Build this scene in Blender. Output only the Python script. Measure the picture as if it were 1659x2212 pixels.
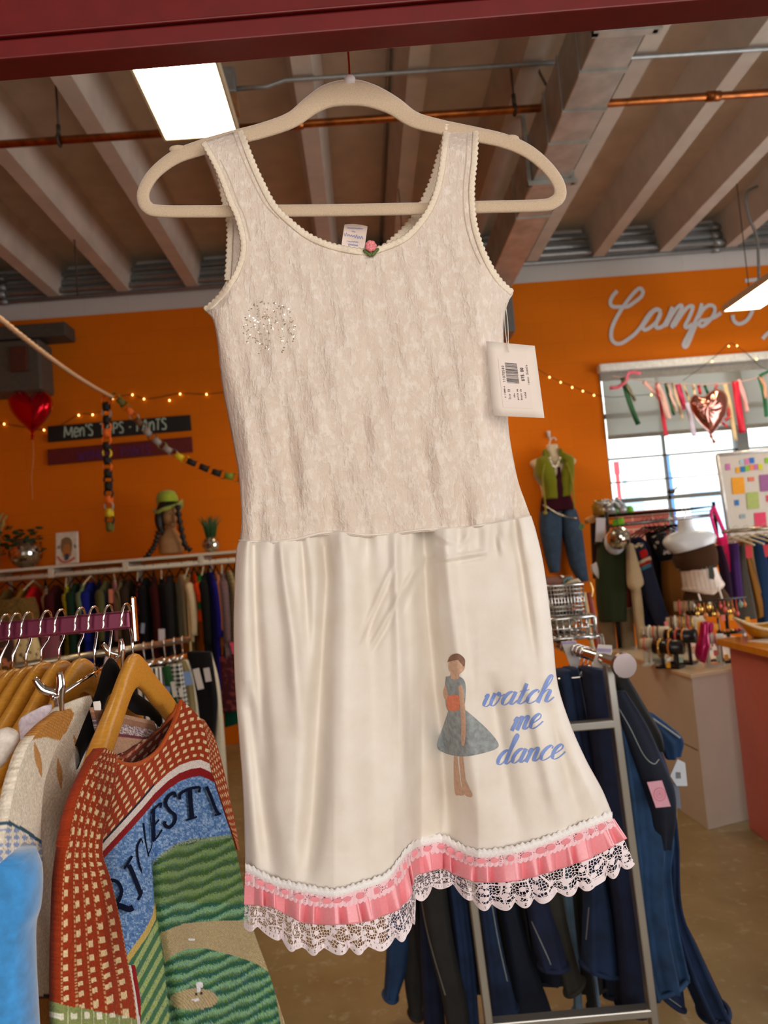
import bpy, bmesh, math, random
import numpy as np
from mathutils import Vector, Matrix
from mathutils.bvhtree import BVHTree
random.seed(7)
RNG = np.random.default_rng(7)
scene = bpy.context.scene
for o in list(bpy.data.objects):
    bpy.data.objects.remove(o)
COL = scene.collection

# ------------------------------------------------------------------ camera
F_PX, CX, CY, EYE = 1660.0, 829.5, 1106.0, 1.5
dep = Vector((-38.0, -112.0, -1660.0)).normalized()
up0 = Vector((-0.082, 1.0, 0.0))
ZC = (up0 - dep * up0.dot(dep)).normalized()
XC = dep.cross(ZC).normalized()
ROT = Matrix((XC, dep, ZC))                       # camera vector -> world vector
cam_d = bpy.data.cameras.new('camera')
cam = bpy.data.objects.new('camera', cam_d)
COL.objects.link(cam)
cam.matrix_world = Matrix.Translation((0, 0, EYE)) @ ROT.to_4x4()
cam_d.sensor_fit = 'VERTICAL'
cam_d.sensor_height = 24.0
cam_d.lens = F_PX / 2212.0 * 24.0
cam_d.clip_start = 0.05
cam_d.clip_end = 200
cam_d.dof.use_dof = True
cam_d.dof.focus_distance = 0.84
cam_d.dof.aperture_fstop = 5.6
scene.camera = cam
EYE_V = Vector((0, 0, EYE))

def ray(px, py):
    return (ROT @ Vector(((px - CX) / F_PX, -(py - CY) / F_PX, -1.0)))
def P(px, py, Y):
    d = ray(px, py); return EYE_V + d * (Y / d.y)
def PX(px, py, X):
    d = ray(px, py); return EYE_V + d * (X / d.x)
def PZ(px, py, Z):
    d = ray(px, py); return EYE_V + d * ((Z - EYE) / d.z)
def proj(p):
    c = ROT.transposed() @ (Vector(p) - EYE_V)
    return (CX + F_PX * c.x / -c.z, CY - F_PX * c.y / -c.z)

# ------------------------------------------------------------------ world, lights, exposure
def lin(c):
    return tuple(((v / 255.0) / 12.92 if v / 255.0 <= 0.04045 else ((v / 255.0 + 0.055) / 1.055) ** 2.4) for v in c)
w = bpy.data.worlds.new('world'); scene.world = w
w.use_nodes = True
w.node_tree.nodes['Background'].inputs[0].default_value = (0.80, 0.90, 1.0, 1)
w.node_tree.nodes['Background'].inputs[1].default_value = 4.0
scene.view_settings.view_transform = 'Standard'
scene.view_settings.look = 'None'
scene.view_settings.gamma = 1.0
scene.view_settings.use_curve_mapping = False
scene.view_settings.exposure = 0.35
scene.cycles.max_bounces = 7
scene.cycles.diffuse_bounces = 3
scene.cycles.glossy_bounces = 3
scene.cycles.transmission_bounces = 4
scene.cycles.transparent_max_bounces = 12
scene.cycles.caustics_reflective = False
scene.cycles.caustics_refractive = False
scene.cycles.sample_clamp_indirect = 6.0

def area(name, loc, size, size_y, power, color, direction):
    l = bpy.data.lights.new(name, 'AREA'); l.shape = 'RECTANGLE'
    l.size = size; l.size_y = size_y; l.energy = power; l.color = color
    o = bpy.data.objects.new(name, l); COL.objects.link(o)
    o.location = loc
    o.rotation_euler = Vector(direction).to_track_quat('-Z', 'Y').to_euler()
    o['kind'] = 'helper'
    return o
# unseen area light added behind the camera in place of assumed shop front daylight
area('shopfront_daylight', (0.7, -1.9, 1.85), 3.8, 2.0, 66, (1.0, 0.95, 0.89), (-0.15, 1, 0.12))
# unseen area light added at the right wall to brighten the ceiling
area('side_daylight', (5.85, 2.6, 1.9), 5.0, 2.4, 160, (0.97, 0.97, 1.0), (-1, 0, 0.2))
# light portal in the back window: lets the sky light through that opening be sampled well
pl_ = bpy.data.lights.new('window_portal', 'AREA'); pl_.shape = 'RECTANGLE'; pl_.size = 3.2; pl_.size_y = 1.9
po_ = bpy.data.objects.new('window_portal', pl_); COL.objects.link(po_); po_.location = (3.6, 7.22, 2.3)
po_.rotation_euler = Vector((0, -1, 0)).to_track_quat('-Z', 'Y').to_euler(); po_['kind'] = 'helper'
pl_.cycles.is_portal = True

# ------------------------------------------------------------------ materials
MATS = {}
def new_mat(name):
    m = bpy.data.materials.new(name); m.use_nodes = True
    nt = m.node_tree
    return m, nt, nt.nodes['Principled BSDF']
def mix_color(nt, fac, a, b):
    n = nt.nodes.new('ShaderNodeMix'); n.data_type = 'RGBA'
    if fac is not None: nt.links.new(fac, n.inputs[0])
    if isinstance(a, tuple): n.inputs[6].default_value = (*a, 1)
    else: nt.links.new(a, n.inputs[6])
    if isinstance(b, tuple): n.inputs[7].default_value = (*b, 1)
    else: nt.links.new(b, n.inputs[7])
    return n.outputs[2]
def ramp(nt, fac, lo, hi):
    n = nt.nodes.new('ShaderNodeMapRange'); n.inputs[1].default_value = lo; n.inputs[2].default_value = hi
    nt.links.new(fac, n.inputs[0]); return n.outputs[0]
def mathn(nt, op, a, b=None):
    n = nt.nodes.new('ShaderNodeMath'); n.operation = op
    for i, v in enumerate((a, b)):
        if v is None: continue
        if isinstance(v, (int, float)): n.inputs[i].default_value = v
        else: nt.links.new(v, n.inputs[i])
    return n.outputs[0]
def noise(nt, scale, detail=3.0, coord='Object', rough=0.55, stretch=None):
    tc = nt.nodes.new('ShaderNodeTexCoord')
    out = tc.outputs[coord]
    if stretch:
        mp = nt.nodes.new('ShaderNodeMapping'); mp.inputs['Scale'].default_value = stretch
        nt.links.new(out, mp.inputs[0]); out = mp.outputs[0]
    n = nt.nodes.new('ShaderNodeTexNoise'); n.inputs['Scale'].default_value = scale
    n.inputs['Detail'].default_value = detail; n.inputs['Roughness'].default_value = rough
    nt.links.new(out, n.inputs['Vector']); return n.outputs['Fac']
def bump(nt, b, h, strength, dist=0.01):
    n = nt.nodes.new('ShaderNodeBump'); n.inputs['Strength'].default_value = strength
    n.inputs['Distance'].default_value = dist
    nt.links.new(h, n.inputs['Height']); nt.links.new(n.outputs[0], b.inputs['Normal'])
def M(name, rgb, rough=0.6, metal=0.0, var=0.12, scale=30.0, bmp=0.0, bdist=0.004, sheen=0.0, emit=None, estr=0.0, alpha=None, spec=None, stretch=None):
    """plain surface with a little procedural variation; rgb is sRGB 0-255"""
    if name in MATS: return MATS[name]
    m, nt, b = new_mat(name)
    c = lin(rgb)
    n = noise(nt, scale, stretch=stretch)
    f = ramp(nt, n, 0.3, 0.7)
    d = tuple(max(0.0, v * (1 - var)) for v in c); l = tuple(min(1.0, v * (1 + var)) for v in c)
    nt.links.new(mix_color(nt, f, d, l), b.inputs['Base Color'])
    b.inputs['Roughness'].default_value = rough
    b.inputs['Metallic'].default_value = metal
    if spec is not None: b.inputs['Specular IOR Level'].default_value = spec
    if sheen:
        b.inputs['Sheen Weight'].default_value = sheen
    if bmp: bump(nt, b, n, bmp, bdist)
    if emit:
        b.inputs['Emission Color'].default_value = (*lin(emit), 1); b.inputs['Emission Strength'].default_value = estr
    if alpha is not None: b.inputs['Alpha'].default_value = alpha
    MATS[name] = m
    return m
def fabric(name, rgb, scale=260.0, var=0.16, rough=0.9, sheen=0.03):
    return M(name, rgb, rough=rough, var=var, scale=scale, bmp=0.25, bdist=0.002, sheen=sheen, spec=0.12)

# ------------------------------------------------------------------ mesh builder
class MB:
    def __init__(s): s.v = []; s.f = []; s.mi = []; s.uv = {}; s.col = None; s.smooth = True
    def add(s, vs, fs, mi=0):
        b = len(s.v); s.v += [tuple(v) for v in vs]
        for f in fs: s.f.append(tuple(i + b for i in f)); s.mi.append(mi)
        return b
    def box(s, c, d, rot=None, mi=0):
        hx, hy, hz = d[0] / 2, d[1] / 2, d[2] / 2
        vs = [Vector((x * hx, y * hy, z * hz)) for x in (-1, 1) for y in (-1, 1) for z in (-1, 1)]
        if rot is not None: vs = [rot @ v for v in vs]
        vs = [v + Vector(c) for v in vs]
        s.add(vs, [(0, 1, 3, 2), (4, 6, 7, 5), (0, 4, 5, 1), (2, 3, 7, 6), (0, 2, 6, 4), (1, 5, 7, 3)], mi)
    def box2(s, a, b, mi=0):
        s.box([(a[i] + b[i]) / 2 for i in range(3)], [abs(b[i] - a[i]) for i in range(3)], None, mi)
    def tube(s, pts, r, n=10, mi=0, caps=True, closed=False, squash=None):
        pts = [Vector(p) for p in pts]; m = len(pts)
        rs = r if hasattr(r, '__len__') else [r] * m
        prev = None; rings = []
        for i, p in enumerate(pts):
            if closed: t = pts[(i + 1) % m] - pts[i - 1]
            else: t = pts[min(i + 1, m - 1)] - pts[max(i - 1, 0)]
            if t.length < 1e-9: t = Vector((0, 0, 1))
            t.normalize()
            if prev is None:
                a = Vector((0, 0, 1)) if abs(t.z) < 0.9 else Vector((1, 0, 0))
                u = t.cross(a).normalized()
            else:
                u = prev - t * prev.dot(t)
                u = u.normalized() if u.length > 1e-6 else t.orthogonal().normalized()
            prev = u; w_ = t.cross(u)
            ring = []
            for k in range(n):
                an = 2 * math.pi * k / n
                ring.append(p + u * (math.cos(an) * rs[i]) + w_ * (math.sin(an) * rs[i]))
            rings.append(ring)
        vs = [v for rg in rings for v in rg]; fs = []
        for i in range(m if closed else m - 1):
            j = (i + 1) % m
            for k in range(n):
                fs.append((i * n + k, i * n + (k + 1) % n, j * n + (k + 1) % n, j * n + k))
        if caps and not closed:
            fs.append(tuple(range(n - 1, -1, -1))); fs.append(tuple((m - 1) * n + k for k in range(n)))
        s.add(vs, fs, mi)
    def lathe(s, prof, c=(0, 0, 0), n=24, mi=0, rot=None, sx=1.0, sy=1.0):
        vs = []; fs = []
        for (r, z) in prof:
            for k in range(n):
                a = 2 * math.pi * k / n
                v = Vector((r * math.cos(a) * sx, r * math.sin(a) * sy, z))
                if rot is not None: v = rot @ v
                vs.append(v + Vector(c))
        for i in range(len(prof) - 1):
            for k in range(n):
                fs.append((i * n + k, i * n + (k + 1) % n, (i + 1) * n + (k + 1) % n, (i + 1) * n + k))
        if prof[0][0] > 1e-6: fs.append(tuple(range(n - 1, -1, -1)))
        if prof[-1][0] > 1e-6: fs.append(tuple((len(prof) - 1) * n + k for k in range(n)))
        s.add(vs, fs, mi)
    def ball(s, c, r, n=14, mi=0, sc=(1, 1, 1), rot=None):
        prof = []
        for i in range(n + 1):
            a = -math.pi / 2 + math.pi * i / n
            prof.append((max(1e-5, math.cos(a)), math.sin(a)))
        vs = []; fs = []; k2 = n * 2
        for (rr, z) in prof:
            for k in range(k2):
                a = 2 * math.pi * k / k2
                v = Vector((rr * math.cos(a) * r * sc[0], rr * math.sin(a) * r * sc[1], z * r * sc[2]))
                if rot is not None: v = rot @ v
                vs.append(v + Vector(c))
        for i in range(n):
            for k in range(k2):
                fs.append((i * k2 + k, i * k2 + (k + 1) % k2, (i + 1) * k2 + (k + 1) % k2, (i + 1) * k2 + k))
        s.add(vs, fs, mi)
    def grid(s, G, mi=0, closed=False, uv=True):
        """G: nv x nu array of points"""
        nv = len(G); nu = len(G[0])
        vs = [p for row in G for p in row]; fs = []
        base = len(s.v); kk = nu if closed else nu - 1
        for j in range(nv - 1):
            for i in range(kk):
                fs.append((j * nu + i, j * nu + (i + 1) % nu, (j + 1) * nu + (i + 1) % nu, (j + 1) * nu + i))
        s.add(vs, fs, mi)
        if uv:
            for j in range(nv):
                for i in range(nu):
                    s.uv[base + j * nu + i] = (i / max(1, nu - 1), j / max(1, nv - 1))
        return base
    def prism(s, poly, d, mi=0):
        """poly: list of world points (planar), extruded by vector d"""
        n = len(poly); poly = [Vector(p) for p in poly]; d = Vector(d)
        vs = poly + [p + d for p in poly]
        fs = [tuple(range(n)), tuple(range(2 * n - 1, n - 1, -1))]
        for i in range(n):
            j = (i + 1) % n; fs.append((i, i + n, j + n, j))
        s.add(vs, fs, mi)
    def build(s, name, mats, parent=None, smooth=True, solid=0.0, origin=None, weld=0.0, offset=0.0, subsurf=0, bevel=0.0):
        if not isinstance(mats, (list, tuple)): mats = [mats]
        V = np.array(s.v, dtype=float)
        if parent is not None:
            org = np.array(WORLD_LOC[parent.name])
            o_loc = np.zeros(3)
        else:
            org = np.array(origin) if origin is not None else np.array([(V[:, 0].min() + V[:, 0].max()) / 2, (V[:, 1].min() + V[:, 1].max()) / 2, V[:, 2].min()])
            o_loc = org
        me = bpy.data.meshes.new(name)
        me.from_pydata((V - org).tolist(), [], s.f)
        for m in mats: me.materials.append(m)
        me.polygons.foreach_set('material_index', s.mi)
        me.polygons.foreach_set('use_smooth', [smooth] * len(s.f))
        if s.uv:
            l = me.uv_layers.new(name='UVMap')
            vi = np.zeros(len(me.loops), dtype=np.int32); me.loops.foreach_get('vertex_index', vi)
            arr = np.zeros((len(V), 2))
            for k, q in s.uv.items(): arr[k] = q
            l.data.foreach_set('uv', arr[vi].ravel())
        if s.col is not None:
            a = me.color_attributes.new('Col', 'FLOAT_COLOR', 'POINT')
            a.data.foreach_set('color', np.asarray(s.col, dtype=np.float32).ravel())
        bm = bmesh.new(); bm.from_mesh(me)
        if weld: bmesh.ops.remove_doubles(bm, verts=bm.verts, dist=weld)
        bmesh.ops.recalc_face_normals(bm, faces=bm.faces)
        bm.to_mesh(me); bm.free()
        o = bpy.data.objects.new(name, me); COL.objects.link(o)
        o.location = o_loc
        if parent is not None: o.parent = parent
        WORLD_LOC[o.name] = tuple(org)
        if bevel:
            md = o.modifiers.new('bevel', 'BEVEL'); md.width = bevel; md.segments = 2; md.limit_method = 'ANGLE'
        if subsurf:
            md = o.modifiers.new('sub', 'SUBSURF'); md.levels = subsurf; md.render_levels = subsurf
        if solid:
            md = o.modifiers.new('solid', 'SOLIDIFY'); md.thickness = solid; md.offset = offset
        return o
WORLD_LOC = {}
def tag(o, label, cat, group=None, kind=None):
    o['label'] = label; o['category'] = cat
    if group: o['group'] = group
    if kind: o['kind'] = kind
    return o
def thing(name, label, cat, loc, group=None, kind=None):
    o = bpy.data.objects.new(name, None); COL.objects.link(o)
    o.empty_display_size = 0.05
    o.location = loc; WORLD_LOC[o.name] = tuple(loc)
    return tag(o, label, cat, group, kind)
def struct(o):
    o['kind'] = 'structure'; return o
def dup(root, label, loc, group=None, rotz=None):
    r = root.copy(); COL.objects.link(r); r.location = loc; r['label'] = label
    if rotz is not None: r.rotation_euler = (0, 0, rotz)
    if group: r['group'] = group
    WORLD_LOC[r.name] = tuple(loc)
    for ch in list(root.children):
        c = ch.copy(); COL.objects.link(c); c.parent = r
        for g in list(ch.children):
            d = g.copy(); COL.objects.link(d); d.parent = c
    return r

# ------------------------------------------------------------------ curves and sheets
def crv(pts, n, even=False):
    """Catmull-Rom through pts, n samples, parameter = knot index"""
    p = np.array([tuple(q) for q in pts], dtype=float); m = len(p)
    if m == 2: t = np.linspace(0, 1, n)[:, None]; return p[0] * (1 - t) + p[1] * t
    t = np.linspace(0, m - 1, n)
    if even:
        L = np.concatenate([[0], np.cumsum(np.linalg.norm(np.diff(p, axis=0), axis=1))])
        t = np.interp(np.linspace(0, L[-1], n), L, np.arange(m))
    i = np.clip(t.astype(int), 0, m - 2); f = (t - i)[:, None]
    e = np.vstack([2 * p[0] - p[1], p, 2 * p[-1] - p[-2]])
    p0, p1, p2, p3 = e[i], e[i + 1], e[i + 2], e[i + 3]
    return 0.5 * ((2 * p1) + (-p0 + p2) * f + (2 * p0 - 5 * p1 + 4 * p2 - p3) * f ** 2 + (-p0 + 3 * p1 - 3 * p2 + p3) * f ** 3)
RT = np.array(ROT)
def P_arr(x, y, Y):
    """vectorised P"""
    x = np.asarray(x, float); y = np.asarray(y, float); Y = np.asarray(Y, float)
    c = np.stack([(x - CX) / F_PX, -(y - CY) / F_PX, -np.ones_like(x)], -1)
    d = c @ RT.T
    return np.array([0, 0, EYE]) + d * (Y / d[..., 1])[..., None]
def g1(x, c, w_): return np.exp(-((x - c) / w_) ** 2)
def bvh_of(o):
    bm = bmesh.new(); bm.from_mesh(o.data)
    m = Matrix.Translation(Vector(WORLD_LOC[o.name])); bm.transform(m)
    t = BVHTree.FromBMesh(bm); bm.free(); return t
def cast(bvhs, x, y, lift, Yd):
    d = ray(x, y).normalized(); best = None
    for t in bvhs:
        h = t.ray_cast(EYE_V, d)
        if h[0] is not None and (best is None or h[3] < best[1]): best = (h[0], h[3])
    if best is None: return P(x, y, Yd)
    return best[0] - d * lift
SN = [0]
def stroke(mb, pts, width, bvhs=None, lift=0.0007, Yd=0.8, step=2.0, nib=None, mi=0, even=True):
    """ribbon along pixel polyline laid on a surface (bvhs) or on a depth plane; nib(dx,dy)->width factor"""
    L = sum(math.hypot(pts[i + 1][0] - pts[i][0], pts[i + 1][1] - pts[i][1]) for i in range(len(pts) - 1))
    SN[0] += 1; dz_ = (SN[0] % 7) * 0.00012; lift += dz_ * 0.5; Yd -= dz_ * (1 if Yd < 3 else 4)
    n = max(4, int(L / step)); c = crv(pts, n, even)
    t = np.gradient(c, axis=0); ln = np.maximum(1e-6, np.linalg.norm(t, axis=1)); t /= ln[:, None]
    rows = []
    for k in range(n):
        wd = width if nib is None else width * nib(t[k][0], t[k][1])
        if hasattr(width, '__call__'): wd = width(k / (n - 1))
        nx, ny = -t[k][1], t[k][0]
        row = []
        for q in (-0.5, 0.0, 0.5):
            x, y = c[k][0] + nx * wd * q, c[k][1] + ny * wd * q
            row.append(tuple(cast(bvhs, x, y, lift, Yd)) if bvhs else tuple(P(x, y, Yd)))
        rows.append(row)
        lift += 0.00035 / n; Yd -= (0.00035 if Yd < 3 else 0.003) / n
    mb.grid(rows, mi)
def blob(mb, poly, bvhs, lift=0.0007, Yd=0.8, n=40, mi=0, cen=None):
    """filled smooth-outline patch laid on a surface"""
    c = crv(list(poly) + [poly[0]], n + 1)[:-1]
    m = c.mean(0) if cen is None else np.array(cen)
    rows = []
    for q in (1.0, 0.9, 0.78, 0.65, 0.52, 0.4, 0.28, 0.15, 0.03):
        rows.append([tuple(cast(bvhs, *(m + (p - m) * q), lift, Yd)) if bvhs else tuple(P(*(m + (p - m) * q), Yd)) for p in c])
    mb.grid(rows, mi, closed=True)

def curve_pts(pts, n): return [Vector(p) for p in crv(pts, n)]
# ================================================================== the building
WALL_Y, DECK, STEM = 7.0, 4.46, 4.16
zt = P(1300, 599, WALL_Y).z                      # where the orange paint stops
wx0 = P(1293, 800, WALL_Y).x; wz1 = P(1293, 788, WALL_Y).z
wx1, wz0 = 5.0, 1.42
def block_mat(name, rgb, top=None, zsplit=9.0):
    m, nt, b = new_mat(name)
    tc = nt.nodes.new('ShaderNodeTexCoord')
    mp = nt.nodes.new('ShaderNodeMapping'); mp.inputs['Rotation'].default_value = (math.pi / 2, 0, 0)
    nt.links.new(tc.outputs['Object'], mp.inputs[0])
    br = nt.nodes.new('ShaderNodeTexBrick'); br.inputs['Scale'].default_value = 1.0
    br.inputs['Brick Width'].default_value = 0.4; br.inputs['Row Height'].default_value = 0.2
    br.inputs['Mortar Size'].default_value = 0.006; br.inputs['Mortar Smooth'].default_value = 0.6
    br.inputs['Color1'].default_value = (1, 1, 1, 1); br.inputs['Color2'].default_value = (0.96, 0.96, 0.96, 1)
    br.inputs['Mortar'].default_value = (0.92, 0.92, 0.92, 1)
    nt.links.new(mp.outputs[0], br.inputs['Vector'])
    n = noise(nt, 60, 4)
    mul = nt.nodes.new('ShaderNodeMix'); mul.data_type = 'RGBA'; mul.blend_type = 'MULTIPLY'; mul.inputs[0].default_value = 1.0
    base = lin(rgb)
    if top:
        sp = nt.nodes.new('ShaderNodeSeparateXYZ'); nt.links.new(tc.outputs['Object'], sp.inputs[0])
        f = mathn(nt, 'GREATER_THAN', sp.outputs[2], zsplit)
        nt.links.new(mix_color(nt, f, base, lin(top)), mul.inputs[6])
    else: mul.inputs[6].default_value = (*base, 1)
    nt.links.new(br.outputs['Color'], mul.inputs[7])
    nt.links.new(mul.outputs[2], b.inputs['Base Color'])
    b.inputs['Roughness'].default_value = 0.75; b.inputs['Specular IOR Level'].default_value = 0.2
    h = mathn(nt, 'ADD', mathn(nt, 'MULTIPLY', n, 0.25), mathn(nt, 'MULTIPLY', br.outputs['Fac'], -0.5))
    bump(nt, b, h, 0.16, 0.004)
    return m
m_orange = block_mat('painted_block_orange', (230, 118, 2), (214, 208, 202), zt)
m_white_block = block_mat('painted_block_white', (205, 200, 196))
mb = MB()
mb.box2((-5.2, WALL_Y, 0), (wx0, WALL_Y + 0.2, DECK))
mb.box2((wx0, WALL_Y, wz1), (6.2, WALL_Y + 0.2, DECK))
mb.box2((wx0, WALL_Y, 0), (6.2, WALL_Y + 0.2, wz0))
mb.box2((wx1, WALL_Y, wz0), (6.2, WALL_Y + 0.2, wz1))
struct(mb.build('wall_back', m_orange, smooth=False, origin=(0, WALL_Y, 0)))
mb = MB(); mb.box2((-5.2, -4, 0), (-5.0, WALL_Y, DECK)); struct(mb.build('wall_left', block_mat('painted_block_left', (214, 96, 20)), smooth=False, origin=(-5, 0, 0)))
mb = MB(); mb.box2((6.0, -4, 0), (6.2, WALL_Y, DECK)); struct(mb.build('wall_right', m_white_block, smooth=False, origin=(6, 0, 0)))
mb = MB(); mb.box2((-5.2, -4.2, 0), (6.2, -4.0, DECK)); struct(mb.build('wall_front', m_white_block, smooth=False, origin=(0, -4, 0)))
# floor: worn sealed concrete
m, nt, b = new_mat('worn_concrete')
n1 = noise(nt, 1.1, 5, rough=0.65); n2 = noise(nt, 14, 5, rough=0.7); n3 = noise(nt, 0.6, 2)
c1 = mix_color(nt, ramp(nt, n1, 0.35, 0.68), lin((130, 113, 74)), lin((166, 150, 112)))
c2 = mix_color(nt, ramp(nt, n2, 0.55, 0.8), c1, lin((196, 188, 168)))
nt.links.new(c2, b.inputs['Base Color'])
nt.links.new(mathn(nt, 'ADD', 0.25, mathn(nt, 'MULTIPLY', n2, 0.3)), b.inputs['Roughness'])
bump(nt, b, n2, 0.08, 0.004)
mb = MB(); mb.box2((-5.2, -4.2, -0.1), (6.2, WALL_Y + 0.2, 0)); struct(mb.build('floor', m, smooth=False, origin=(0, 0, 0)))
# ceiling: double-tee concrete planks
m_ceil = M('grey_painted_concrete', (196, 184, 170), rough=0.8, var=0.10, scale=5, bmp=0.15, bdist=0.01)
mb = MB(); mb.box2((-5.2, -4.2, DECK), (6.2, WALL_Y + 0.2, DECK + 0.1))
xs = 1.755 - 0.627 * 11
STEMS = []
while xs < 6.0:
    if xs > -5:
        STEMS.append(xs)
        prof = [(-0.11, DECK), (-0.055, STEM), (0.055, STEM), (0.11, DECK)]
        mb.prism([(xs + a, -4.1, z) for a, z in prof], (0, WALL_Y + 4.1, 0))
    xs += 0.627
struct(mb.build('ceiling', m_ceil, smooth=False, origin=(0, 0, DECK)))

# window: frame, mullions, glass, sill
m_frame = M('grey_window_metal', (108, 108, 104), rough=0.5, metal=0.3, var=0.05)
wn = MB()
fy = WALL_Y + 0.12
for (a, c_) in (((wx0, fy - 0.03, wz0), (wx0 + 0.04, fy + 0.03, wz1)), ((wx1 - 0.04, fy - 0.03, wz0), (wx1, fy + 0.03, wz1)),
              ((wx0, fy - 0.03, wz1 - 0.04), (wx1, fy + 0.03, wz1)), ((wx0, fy - 0.03, wz0), (wx1, fy + 0.03, wz0 + 0.05))):
    wn.box2(a, c_)
mx = P(1437, 1000, fy).x
for x in (mx, mx + 0.62 * 2.35):
    wn.box2((x - 0.012, fy - 0.02, wz0), (x + 0.012, fy + 0.02, wz1))
px_ = P(1600, 960, fy).x
wn.box2((px_ - 0.055, fy - 0.05, wz0), (px_ + 0.055, fy + 0.05, wz1))
for yy, t_ in ((893, 0.022), (986, 0.008), (1037, 0.006), (1078, 0.02)):
    z = P(1400, yy, fy).z; wn.box2((wx0, fy - 0.02, z - t_), (wx1, fy + 0.02, z + t_))
win = struct(wn.build('window_1', m_frame, smooth=False, origin=((wx0 + wx1) / 2, WALL_Y, wz0)))
m, nt, b = new_mat('window_glass')
tg_ = nt.nodes.new('ShaderNodeBsdfTransparent'); tg_.inputs[0].default_value = (0.95, 0.97, 0.96, 1)
gg_ = nt.nodes.new('ShaderNodeBsdfGlossy'); gg_.inputs['Roughness'].default_value = 0.02
fr_ = nt.nodes.new('ShaderNodeFresnel'); fr_.inputs[0].default_value = 1.45
mg_ = nt.nodes.new('ShaderNodeMixShader'); nt.links.new(fr_.outputs[0], mg_.inputs[0]); nt.links.new(tg_.outputs[0], mg_.inputs[1]); nt.links.new(gg_.outputs[0], mg_.inputs[2])
nt.links.new(mg_.outputs[0], nt.nodes['Material Output'].inputs['Surface'])
m_glass = m
g = MB(); g.box2((wx0, fy - 0.003, wz0), (wx1, fy + 0.003, wz1)); g.build('pane', m_glass, win, smooth=False)
# latch on the lower mullion
q = P(1450, 1062, fy - 0.03)
g = MB(); g.ball(q, 0.03, 8, sc=(1.3, 0.6, 0.8)); g.tube([q, P(1464, 1052, fy - 0.06)], 0.009); g.build('latch', M('dark_latch', (60, 50, 42), rough=0.4, metal=0.5), win)
# outside: pavement, white building, brick planter, pale car
m_out = M('outside_pavement', (215, 210, 200), rough=0.9, scale=3)
mb = MB(); mb.box2((-8, WALL_Y + 0.3, -0.12), (22, 30, -0.02)); o = mb.build('pavement', m_out, smooth=False); struct(o)
m_bld = M('outside_pale_stucco', (240, 236, 226), rough=0.9, scale=2, var=0.04)
mb = MB(); mb.box2((-2, 19.0, 0), (6.6, 24, 5.1)); mb.box2((6.6, 19.0, 0), (22, 24, 6.0)); mb.box2((-2.2, 18.8, 5.0), (6.7, 19.0, 5.25), mi=0)
for k in range(7): mb.box2((1.0 + k * 2.4, 18.9, 1.0), (2.2 + k * 2.4, 19.02, 2.6), mi=1)
tag(mb.build('building', [m_bld, M('outside_window_blue', (150, 176, 196), rough=0.3)], smooth=False), 'pale building across the street seen through the window', 'building')
m, nt, b = new_mat('red_brick')
tc = nt.nodes.new('ShaderNodeTexCoord'); mp = nt.nodes.new('ShaderNodeMapping'); mp.inputs['Rotation'].default_value = (math.pi / 2, 0, 0)
nt.links.new(tc.outputs['Object'], mp.inputs[0])
br = nt.nodes.new('ShaderNodeTexBrick'); br.inputs['Scale'].default_value = 1.0; br.inputs['Brick Width'].default_value = 0.22; br.inputs['Row Height'].default_value = 0.075
br.inputs['Mortar Size'].default_value = 0.008
br.inputs['Color1'].default_value = (*lin((126, 58, 48)), 1); br.inputs['Color2'].default_value = (*lin((150, 74, 60)), 1); br.inputs['Mortar'].default_value = (*lin((150, 140, 130)), 1)
nt.links.new(mp.outputs[0], br.inputs['Vector']); nt.links.new(br.outputs['Color'], b.inputs['Base Color'])
a_ = P(1318, 1112, 8.2); c_ = P(1455, 1098, 8.2)
mb = MB(); mb.box2((a_.x, 8.2, -0.02), (c_.x, 8.5, a_.z + 0.02))
tag(mb.build('brick_pier', m, smooth=False), 'low red brick pier outside the window', 'brick wall')
m_red_car = M('outside_red_paint', (205, 70, 80), rough=0.35)
def sign_post(px, py0, py1, w_, Y, mat_, label, nm, cat):
    a = P(px, py0, Y); b_ = P(px + w_, py1, Y)
    mb = MB(); mb.box2((a.x, Y, b_.z), (b_.x, Y + 0.05, a.z)); mb.box2(((a.x + b_.x) / 2 - 0.03, Y + 0.01, -0.02), ((a.x + b_.x) / 2 + 0.03, Y + 0.04, b_.z))
    tag(mb.build(nm, mat_, smooth=False), label, cat)
sign_post(1326, 997, 1024, 14, 12.0, m_red_car, 'red street banner outside the window, beside a grey one', 'street_banner', 'banner')
sign_post(1343, 997, 1020, 8, 12.4, M('outside_grey_blue', (170, 200, 205), rough=0.5), 'pale grey street banner outside the window, right of the red one', 'street_banner', 'banner')
sign_post(1441, 982, 1020, 9, 12.2, M('outside_blue', (70, 130, 205), rough=0.5), 'blue street banner outside, beside the thin window mullion', 'street_banner', 'banner')

# roller shade
mh = P(1293, 800, WALL_Y - 0.03)
sh_z0 = P(1330, 944, WALL_Y).z
shade = thing('roller_shade', 'translucent grey roller shade half drawn over the street window', 'window shade', ((wx0 + wx1) / 2, WALL_Y - 0.03, sh_z0))
g = MB(); z1 = P(1293, 787, WALL_Y - 0.08).z
g.box2((wx0 - 0.02, WALL_Y - 0.10, z1 - 0.075), (wx1 + 0.05, WALL_Y - 0.002, z1)); g.build('headrail', M('white_headrail', (236, 236, 232), rough=0.4), shade, smooth=False, bevel=0.012)
g = MB(); g.box2((wx0, WALL_Y - 0.035, z1 - 0.15), (wx1, WALL_Y - 0.03, z1 - 0.07)); g.build('valance', M('grey_valance', (150, 146, 140), rough=0.8), shade, smooth=False)
m, nt, b = new_mat('translucent_shade')
out = nt.nodes['Material Output']; tr = nt.nodes.new('ShaderNodeBsdfTransparent'); tr.inputs[0].default_value = (0.95, 0.95, 0.93, 1)
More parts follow.
